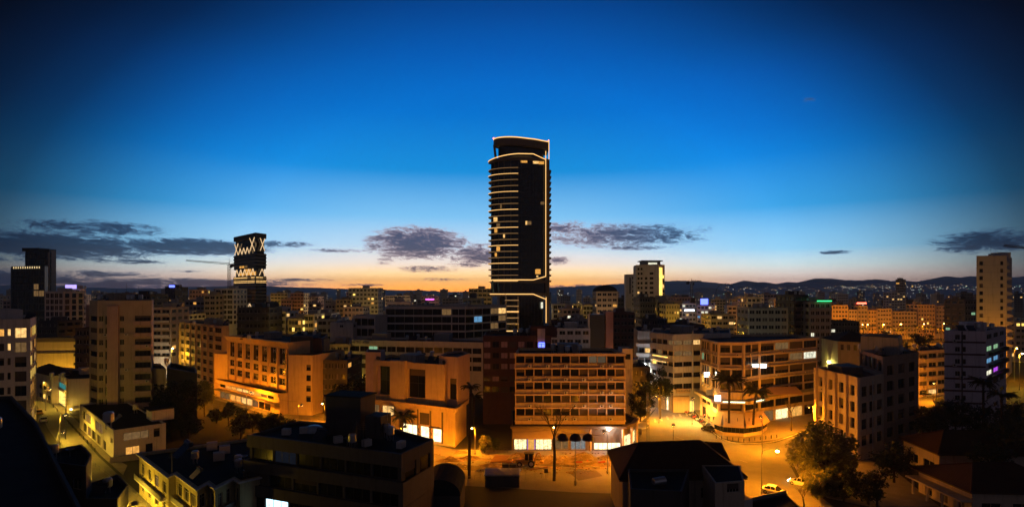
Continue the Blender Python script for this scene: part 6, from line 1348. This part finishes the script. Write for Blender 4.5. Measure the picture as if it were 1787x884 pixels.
for i in range(9):  # row of trees added to keep lamp light off the yard
    tree('added light-blocking black hedge tree along the near side of the office street, %s from the left'%ordinal(i+1),378+i*21,738+i*5.2,4.6+(i*7%4)*.7,(2.6,2.2,2.2),900,.36,300+i,leafd,.15,group='added light-blocking hedge trees by the office street')
def bare_tree(label,x,y,h,seed,spread=.5,trunk=.2):
    X,Y=G(x,y); t=thing('bare_tree',label,'tree',(X,Y,0)); rnd=random.Random(seed); tb=MB(); bb=MB(); tb.path([(0,0,0),(.1,0,h*.28),(0,.1,h*.5)],trunk,trunk*.7,7)
    def br(p,d,L,r,k):
        q=tuple(p[i]+d[i]*L for i in range(3)); bb.tube(p,q,r,r*.6,4,cap=False)
        if k:
            for _ in range(3): br(q,tuple(d[i]+rnd.uniform(-spread,spread)*(1 if i<2 else .5) for i in range(3)),L*.68,r*.6,k-1)
    for i in range(5): a=i*1.25; br((0,.1,h*.5),(cos(a)*.4,sin(a)*.4,.85),h*.15,trunk*.32,3)
    tb.build('trunk',bark,t); bb.build('branches',bark,t)
bare_tree('tall bare tree trunk on the building site before the arcade',967,838,17,3,trunk=.33); bare_tree('small bare tree on the cafe pavement at right',1381,752,9.5,4); bare_tree('black twiggy bare tree at the bottom right road edge',1402,893,4.5,5,trunk=.16)
bare_tree('bare tree in the dark park before the villa',1530,884,7,6); bare_tree('bare tree by the low dark flats',1585,838,7,7)
# palms: trunk and single fronds
def frond_mesh(L,droop,seed):
    rnd=random.Random(seed); mb=MB(); n=14; sp=[(L*t*(1-.25*t*droop),0,L*(.42*t-.62*droop*t*t)) for t in [i/n for i in range(n+1)]]
    mb.path(sp,.035,.01,4)
    for i in range(2,n+1):
        p=sp[i]; l=L*.24*(1-.55*abs(i/n-.45)*1.6)
        for s in (-1,1):
            e=(p[0]+l*.55,s*l*.75,p[2]-l*(.35+rnd.uniform(0,.25))); mb.add([(p[0]-.1,0,p[2]),(p[0]+.14,0,p[2]),(e[0],e[1],e[2])],[(0,1,2)]); p2=tuple((sp[i-1][k]+p[k])/2 for k in range(3))
            e=(p2[0]+l*.5,s*l*.8,p2[2]-l*(.3+rnd.uniform(0,.3))); mb.add([(p2[0]-.1,0,p2[2]),(p2[0]+.14,0,p2[2]),e],[(0,1,2)])
    return mb.mesh('frond',palmm)
FR={}
def palm(label,X,Y,h,L,n=30,lean=(0,0),trunk=.24,seed=1,sparse=1.0):
    t=thing('palm_tree',label,'palm tree',(X,Y,0)); rnd=random.Random(seed); pts=[(lean[0]*(k/8)**2,lean[1]*(k/8)**2,h*k/8) for k in range(9)]
    tb=MB(); tb.path(pts,trunk*1.15,trunk*.85,8)
    for k in range(int(h/.45)): 
        f=k*.45/h; tb.lathe((lean[0]*f*f,lean[1]*f*f,k*.45),[(trunk*1.2,0),(trunk*1.02,.16)],8)
    tb.build('trunk',bark,t); MB().lathe((lean[0],lean[1],h-.5),[(trunk*.8,0),(trunk*1.7,.4),(trunk*1.3,.8),(.05,1.0)],9).build('crown_base',bark,t)
    for i in range(n):
        d=rnd.choice((.35,.7,1.0,1.25)); k=(round(L,1),d)
        if k not in FR: FR[k]=frond_mesh(L,d,len(FR))
        f=link('frond',FR[k],t,(lean[0],lean[1],h+.1)); f.rotation_euler=(rnd.uniform(-.15,.15),rnd.uniform(-.55,.28),i*2.399+rnd.uniform(-.2,.2)); s=rnd.uniform(.8,1.1)*sparse; f.scale=(s,s,s)
    return t
X,Y=G(1272,757); palm('tall palm in front of the cafe pavilion, left one',X,Y,ZW(664,Y),4.8,44,(.2,0),.3,seed=1)
X,Y=G(1314,759); palm('leaning shorter palm at the right end of the cafe pavilion',X,Y,ZW(684,Y),4.2,36,(.9,0),.28,seed=2)
X,Y=G(700,772); palm('short stout palm before the showroom windows',X,Y,ZW(728,Y),4.0,30,(.4,0),.42,seed=3)
X,Y=G(819,834); palm('very tall thin palm standing before the showroom corner',X,Y,ZW(676,Y),3.0,16,(.3,.2),.27,seed=4,sparse=.85)
X,Y=G(878,742); palm('palm behind the dark corner between showroom and slab',XW(826,152),152,9,3.2,20,(.2,0),seed=5)
palm('dark palm below the lilac apartment block',XW(1716,128),128,ZW(668,128),3.6,26,seed=6); palm('second dark palm right of the lilac block',XW(1748,124),124,ZW(690,124),3.4,24,seed=7)
for i in range(13):
    x=1492+i*15; palm(None,XW(x,412),412,9+(i*37%5)*.7,3.4,14,seed=20+i); 
pg=[o for o in C.objects if o.name.startswith('palm_tree') and o.get('label') is None]
for i,o in enumerate(sorted(pg,key=lambda o:o.location[0])): tag(o,'palm on the orange-lit square, %s from the left'%ordinal(i+1),'palm tree','palms on the lit square')
# background trees: four shared crowns
protos=[]
rnd=random.Random(99); spots=[]
for x0,x1,Y0,Y1,n in ((20,300,230,330,9),(560,640,165,200,5),(480,600,235,300,8),(640,860,300,420,10),(965,1060,270,370,10),(1150,1300,260,420,16),(1440,1700,210,390,40),(1460,1560,300,390,10),(300,560,330,460,10),(1180,1790,560,900,40),(0,840,560,900,34),(380,470,215,235,4)):
    for i in range(n): spots.append((rnd.uniform(x0,x1),rnd.uniform(Y0,Y1)))
for i,(x,Y) in enumerate(sorted(spots)):
    k=i%5
    if k>=len(protos):
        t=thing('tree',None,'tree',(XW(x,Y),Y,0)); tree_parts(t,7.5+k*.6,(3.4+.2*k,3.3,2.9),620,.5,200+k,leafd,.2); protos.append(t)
    else:
        t=copy_tree(protos[k]); t.location=(XW(x,Y),Y,0); t.rotation_euler=(0,0,i*1.7); s=.8+.5*((i*13)%10)/10; t.scale=(s,s,s)
    t['label']='dark tree among the distant blocks, %s of these from the left'%ordinal(i+1) if i<99 else 'dark tree in the right background, %s of these from the left'%ordinal(i-98)
    t['group']='dark trees among the blocks'
# ================================================================== VEHICLES
def wheel_mesh(r=.32,w=.2):
    k=('wh',r)
    if k not in WCACHE:
        a=MB(); a.tube((0,-w/2,0),(0,w/2,0),r,r,14); c=MB(); c.tube((0,-w/2-.01,0),(0,w/2+.01,0),r*.6,r*.6,10); WCACHE[k]=(a.mesh('tyre',rubber),c.mesh('rim',galv))
    return WCACHE[k]
def wheel(root,x,y,r=.32,w=.2):
    a,c=wheel_mesh(r,w); t=link('wheel',a,root,(x,y,r)); link('rim',c,t); return t
CARP={}
def car(label,X,Y,rz,col,lights=False):
    t=thing('parked_car' if not lights else 'car',label,'car',(X,Y,.03),rz); body=mat('car_paint_%s'%col[0],col[1],rough=.25,var=.06,spec=.5,bump=0)
    st=[(-2.1,.55,.42,.72),(-2.0,.78,.3,.86),(-1.3,.86,.24,.92),(-.2,.88,.22,.93),(.9,.87,.22,.9),(1.7,.82,.26,.8),(2.05,.66,.34,.68),(2.12,.5,.42,.58)]
    mb=MB(); vs=[]
    for x,w,z0,z1 in st: vs+=[(x,-w,z0),(x,-w*1.0,z1-.2),(x,-w*.92,z1),(x,w*.92,z1),(x,w,z1-.2),(x,w,z0)]
    n=len(st); mb.add(vs,[(i*6+j,(i+1)*6+j,(i+1)*6+(j+1)%6,i*6+(j+1)%6) for i in range(n-1) for j in range(6)]+[tuple(range(5,-1,-1)),tuple(range((n-1)*6,n*6))]); mb.build('body',body,t)
    cs=[(-1.75,.66,.88,.90),(-1.2,.74,.9,1.36),(-.3,.72,.92,1.46),(.35,.72,.92,1.42),(1.15,.74,.86,.90)]
    mb=MB(); vs=[]
    for x,w,z0,z1 in cs: vs+=[(x,-w-.06,z0),(x,-w+.12,z1),(x,w-.12,z1),(x,w+.06,z0)]
    n=len(cs); mb.add(vs,[(i*4+j,(i+1)*4+j,(i+1)*4+j+1,i*4+j+1) for i in range(n-1) for j in range(3)]); mb.build('glasshouse',glass,t)
    MB().add([(-1.15,-.6,1.375),(-.3,-.6,1.475),(.33,-.6,1.435),(.33,.6,1.435),(-.3,.6,1.475),(-1.15,.6,1.375)],[(0,1,4,5),(1,2,3,4)]).build('roof',body,t)
    for x in (-.38,.42):
        for s in (-1,1): MB().tube((x,s*.8,.9),(x-.03,s*.615,1.45),.04,n=4).build('door_pillar',body,t)
    for x in (-1.3,1.28):
        for y in (-.8,.8): wheel(t,x,y)
    hl=emat('headlight_beam',(1,.93,.75),25) if lights else mat('lamp_lens',(.5,.5,.48),rough=.1,var=0); tl=emat('tail_light',(1,.05,.02),6) if lights else mat('red_lens',(.25,.01,.01),rough=.2,var=0)
    for y in (-.55,.55):
        MB().box(2.0,2.14,y-.16,y+.16,.54,.68).build('headlight',hl,t); MB().box(-2.14,-2.02,y-.16,y+.16,.62,.78).build('taillight',tl,t)
    return t
x,y=G(76,735); car('white car parked at the side street corner',x,y,2.3,('white',(.65,.65,.62))); x,y=G(68,722); car('yellow-lit car parked behind the white one',x,y,2.3,('amber',(.45,.3,.06)))
x,y=G(1351,861); car('pale car parked by the junction lamp at bottom right',x,y,-.75,('cream',(.62,.58,.48)))
x,y=G(1397,846); car('white car turning with headlights on beside the big tree',x,y,2.35,('pearl',(.6,.6,.6)),True)
x,y=G(1640,702); car('dark car parked in the lit alley',x,y,.3,('navy',(.05,.06,.08))); x,y=G(1620,692); car('grey car parked at the alley end',x,y,.3,('grey',(.2,.2,.21)))
x,y=G(1238,752); car('dark car parked beneath the small yellow awning',x,y,-.9,('black',(.03,.03,.03)))
def scooter(label,X,Y,rz,col):
    t=thing('motorbike',label,'motorbike',(X,Y,.13),rz,'motorbikes parked at the corner arcade'); body=mat('scooter_paint_%s'%col[0],col[1],rough=.35,var=.1)
    for x in (-.6,.62): wheel(t,x,0,.27,.12)
    m=MB(); m.add([(-.85,-.16,.45),(-.1,-.2,.35),(-.05,-.16,.75),(-.85,-.1,.75),(-.85,.16,.45),(-.1,.2,.35),(-.05,.16,.75),(-.85,.1,.75)],[(0,1,2,3),(7,6,5,4),(0,4,5,1),(1,5,6,2),(2,6,7,3),(3,7,4,0)]); m.box(-.15,.4,-.16,.16,.24,.34); m.add([(.38,-.2,.3),(.38,.2,.3),(.55,.16,.85),(.55,-.16,.85),(.46,-.2,.3),(.46,.2,.3),(.62,.14,.85),(.62,-.14,.85)],[(0,1,2,3),(7,6,5,4),(0,4,5,1),(1,5,6,2),(2,6,7,3),(3,7,4,0)]); m.build('body',body,t)
    MB().box(-.8,-.05,-.14,.14,.76,.86).build('seat',black,t); m=MB(); m.tube((.6,0,.3),(.52,0,1.0),.04,n=6); m.tube((.52,-.32,1.05),(.52,.32,1.05),.025,n=5); m.build('handlebar',metal,t); MB().lathe((.64,0,.88),[(.03,-.08),(.09,0),(.03,.08)],8).build('headlight',acm,t)
cols=[('red',(.3,.03,.02)),('black',(.03,.03,.03)),('silver',(.4,.4,.4)),('blue',(.04,.06,.15))]
for i in range(12):
    x,y=G(1199+i*3.2+(i%2)*2.5,722+i*2.0); scooter('%s motorbike in the row at the corner arcade, %s from the back street'%(cols[i%4][0],ordinal(i+1)),x,y,.35+.1*(i%3),cols[i%4])
# backhoe loader
x,y=G(918,812); t=thing('excavator','yellow backhoe loader on the torn-up street before the shops','excavator',(x,y,.03),pi-.12); yel=mat('machine_yellow',(.36,.19,.03),rough=.5,var=.3,scale=2)
for px_,r in ((-1.2,.72),(1.3,.52)):
    for s in (-.95,.95): wheel(t,px_,s,r,.42)
MB().add([(-1.6,-.5,.6),(2.0,-.5,.6),(2.1,-.45,1.25),(.4,-.5,1.5),(-1.7,-.5,1.3),(-1.6,.5,.6),(2.0,.5,.6),(2.1,.45,1.25),(.4,.5,1.5),(-1.7,.5,1.3)],[(0,1,2,3,4),(9,8,7,6,5),(0,5,6,1),(1,6,7,2),(2,7,8,3),(3,8,9,4),(4,9,5,0)]).build('chassis',yel,t)
cb=thing('cab',None,None); cb.parent=t
MB().box(-1.55,.25,-.72,.72,1.35,2.65).build('cab_glass',glass,cb); MB().box(-1.7,.4,-.82,.82,2.66,2.82).build('cab_roof',black,cb)
for a_ in (-1.55,-.6,.25):
    for s in (-.74,.74): MB().tube((a_,s,1.3),(a_,s,2.68),.06,n=4).build('cab_post',yel,cb)
for s in (-.75,.75): MB().path([(.6,s,1.35),(2.0,s,1.15),(3.0,s,.55)],.1,.09,6).build('loader_arm',yel,t)
MB().add([(2.9,-1.1,.2),(3.7,-1.1,.1),(3.55,-1.1,.22),(3.1,-1.1,1.0),(2.9,-1.1,.95),(2.9,1.1,.2),(3.7,1.1,.1),(3.55,1.1,.22),(3.1,1.1,1.0),(2.9,1.1,.95)],[(0,1,2,3,4),(9,8,7,6,5),(0,5,6,1),(1,6,7,2),(3,8,9,4),(4,9,5,0)]).build('front_bucket',yel,t)
MB().path([(-1.7,0,1.0),(-2.4,.1,2.7),(-2.9,.2,2.9)],.16,.13,6).build('boom',yel,t); MB().path([(-2.9,.2,2.9),(-3.4,.3,1.2)],.12,.1,6).build('dipper_arm',yel,t); MB().lathe((-3.4,.3,.7),[(.1,0),(.42,.1),(.46,.5),(.2,.62)],8).build('digging_bucket',yel,t)
# ================================================================== SITE FENCES, BOLLARDS, BINS
def fence(label,px,n,h=1.1,name='fence'):
    pts=gp(*px); t=thing(name,label,'fence',(*pts[0],0)); q=bez([(p[0]-pts[0][0],p[1]-pts[0][1]) for p in pts],n)
    for p in q: MB().tube((*p,0),(*p,h),.035,n=5).build('post',metal,t)
    for z in (h*.5,h*.97):
        MB().path([(*p,z) for p in q],.022,n=4).build('rail',metal,t)
fence('low wire fence along the dug-up street left of the tall palm',[(760,838),(800,842),(845,835)],9); fence('site fence behind the two cabins',[(905,838),(940,834),(956,832)],5,2.0); fence('railing beside the yellow side street',[(150,800),(200,842),(262,884)],14); fence('pavement railing before the office podium',[(340,706),(450,724),(560,742)],22,1.2); fence('railing at the arcade trench',[(840,786),(885,790)],6)
BM=MB().lathe((0,0,0),[(.09,0),(.09,.75),(.06,.85),(.02,.88)],8).mesh('bollard',black)
bl=[(80+6.6*i,697+7.0*i,'side street pavement') for i in range(14)]+[(1250+9.6*i,758+(9-abs(i-5))*1.3+2,'cafe corner kerb') for i in range(12)]+[(1392+5*i,815+9*i,'pavement beside the big tree') for i in range(5)]
cntb={}
for x,y,w in bl:
    cntb[w]=cntb.get(w,0)+1; o=link('bollard',BM,None,(*G(x,y),.13)); tag(o,'short black bollard on the %s, %s from the left'%(w,ordinal(cntb[w])),'bollard','bollards along the kerbs')
t=thing('sign_post','small dark square site sign on a post right of the cabins','sign',(*G(953,836),0)); MB().tube((0,0,0),(0,0,2.0),.04,n=5).build('post',metal,t); MB().box(-.35,.35,-.04,.02,1.3,2.1).build('sign_board',black,t)
lm=MB()
t=thing('lattice_mast','slim steel lattice mast on the corner by the arcade pillars','mast',(*G(1130,779),0)); 
for s,u in ((-.35,-.35),(.35,-.35),(0,.35)): MB().tube((s,u,0),(s*.6,u*.6,13),.05,n=4).build('leg',metal,t)
for k in range(14): lm.tube((-.35,-.35,k*.9),(.33,-.33,k*.9+.9),.025,n=4); lm.tube((.35,-.35,k*.9),(0,.33,k*.9+.9),.025,n=4)
lm.build('lattice_braces',metal,t)
t=thing('parasol','white market parasol beside the arcade corner','parasol',(*G(1118,762),0)); MB().tube((0,0,0),(0,0,3.0),.05,n=6).build('pole',metal,t); MB().lathe((0,0,2.5),[(1.9,0),(1.85,.1),(.05,1.0)],8).build('canopy',mat('white_canvas',(.6,.6,.58),var=.1),t)
# ================================================================== CRANES AND FERRIS WHEEL
def crane(label,x,Y,yb,yt,jib,cjib,yj0,yj1):
    t=thing('tower_crane',label,'crane',(XW(x,Y),Y,0)); zt=ZW(yt,Y); m=MB(); s=.9
    for a in (-s,s):
        for c in (-s,s): m.tube((a,c,0),(a,c,zt),.17,n=4)
    for k in range(int(zt/2.2)): m.tube((-s,-s,k*2.2),(s,-s,k*2.2+2.2),.1,n=4); m.tube((s,s,k*2.2),(-s,s,k*2.2+2.2),.1,n=4)
    m.build('mast',metal,t); X=XW(x,Y)
    a=(0,0,ZW(yj0,Y)); e=(XW(jib,Y)-X,0,ZW(yj1,Y)); j=MB(); 
    for o in ((0,-.7,0),(0,.7,0),(0,0,1.3)): j.tube(tuple(a[i]+o[i] for i in range(3)),tuple(e[i]+o[i]*.6 for i in range(3)),.17,n=4)
    for k in range(18):
        f=lambda q,o:tuple(a[i]+(e[i]-a[i])*q+o[i]*(1-.4*q) for i in range(3)); j.tube(f(k/18,(0,-.7,0)),f((k+.5)/18,(0,0,1.3)),.09,n=4); j.tube(f((k+.5)/18,(0,0,1.3)),f((k+1)/18,(0,-.7,0)),.09,n=4)
    j.build('jib',metal,t); c=(XW(cjib,Y)-X,0,a[2]+.5); MB().tube(a,c,.4,n=4).build('counter_jib',metal,t); MB().box(c[0]-1.2,c[0]+1.2,-.8,.8,c[2]-2.4,c[2]).build('counterweight',dgrey,t)
    MB().tube((0,0,zt-.5),(0,0,zt+5),.35,.1,4).build('apex',metal,t); MB().box(.9,2.2,-.7,.7,a[2]-2.6,a[2]-.4).build('cab',frdark,t)
    w=MB(); w.tube((0,0,zt+4.8),tuple(a[i]+(e[i]-a[i])*.6 for i in range(3)),.06,n=3); w.tube((0,0,zt+4.8),c,.06,n=3); w.build('tie_bars',metal,t)
crane('tower crane with long jib left of the lattice tower',400,470,530,461,325,406,461.5,455); crane('tower crane right of the white high-rise',1207,520,525,494,1224,1200,492,491)
crane('luffing crane reaching in at the extreme right edge',1850,300,500,425,1752,1870,440,429)
t=thing('ferris_wheel','faint ferris wheel on the far plain before the mountains','ferris wheel',(XW(1266,1500),1500,0)); zc=ZW(512,1500)+2; R=25; m=MB()
for i in range(32):
    a,c=2*pi*i/32,2*pi*(i+1)/32
    for yy in (-1.5,1.5): m.tube((R*cos(a),yy,zc+R*sin(a)),(R*cos(c),yy,zc+R*sin(c)),.35,n=4)
m.build('rim',metal,t); m=MB()
for i in range(16): a=2*pi*i/16; m.tube((0,0,zc),(R*cos(a),0,zc+R*sin(a)),.12,n=3)
m.build('spokes',metal,t); 
for s in (-1,1): MB().tube((s*14,0,0),(0,0,zc),.7,n=5).build('support_leg',metal,t)
for i in range(16): a=2*pi*i/16; MB().box(R*cos(a)-.9,R*cos(a)+.9,-.9,.9,zc+R*sin(a)-2.4,zc+R*sin(a)-.4).build('cabin',dgrey,t)

def cable(label,p,q,sag):
    pts=[(p[0]+(q[0]-p[0])*t,p[1]+(q[1]-p[1])*t,p[2]+(q[2]-p[2])*t-sag*4*t*(1-t)) for t in [i/14 for i in range(15)]]
    tag(MB().path(pts,.028,n=4).build('overhead_cable',black),label,'cable','overhead cables')
a_=G(829,793); b_=G(969,806); c_=G(1060,826)
cable('thin overhead cable from the showroom lamp to the bare tree lamp',(*a_,6.0),(*b_,7.2),.7); cable('thin overhead cable from the bare tree lamp to the tiled house',(*b_,7.2),(*c_,8.0),.6)
cable('thin overhead cable crossing the yellow side street',(-111,141,6.6),(-102,148,6.4),.3); cable('thin overhead cable along the side street lamps',(-111,141,6.6),(-97.5,123,6.6),.5); cable('thin overhead cable before the orange office podium',(*G(430,722),7.4),(*G(520,748),7.4),.8)

# ================================================================== HAZE: thin evening air over the plain
hz=MB().box(-13000,13000,-250,9900,-1.0,245).build('haze',None)
hz.data.materials.clear(); hm=bpy.data.materials.new('evening_haze'); hm.use_nodes=True; ht=hm.node_tree; ht.nodes.clear()
pv=ht.nodes.new('ShaderNodeVolumePrincipled'); ho=ht.nodes.new('ShaderNodeOutputMaterial'); ht.links.new(pv.outputs[0],ho.inputs['Volume'])
pv.inputs['Color'].default_value=(.70,.82,.98,1); pv.inputs['Density'].default_value=1.2e-4; pv.inputs['Anisotropy'].default_value=.2
hz.data.materials.append(hm); tag(hz,'thin blue evening haze over the plain','haze',kind='stuff')
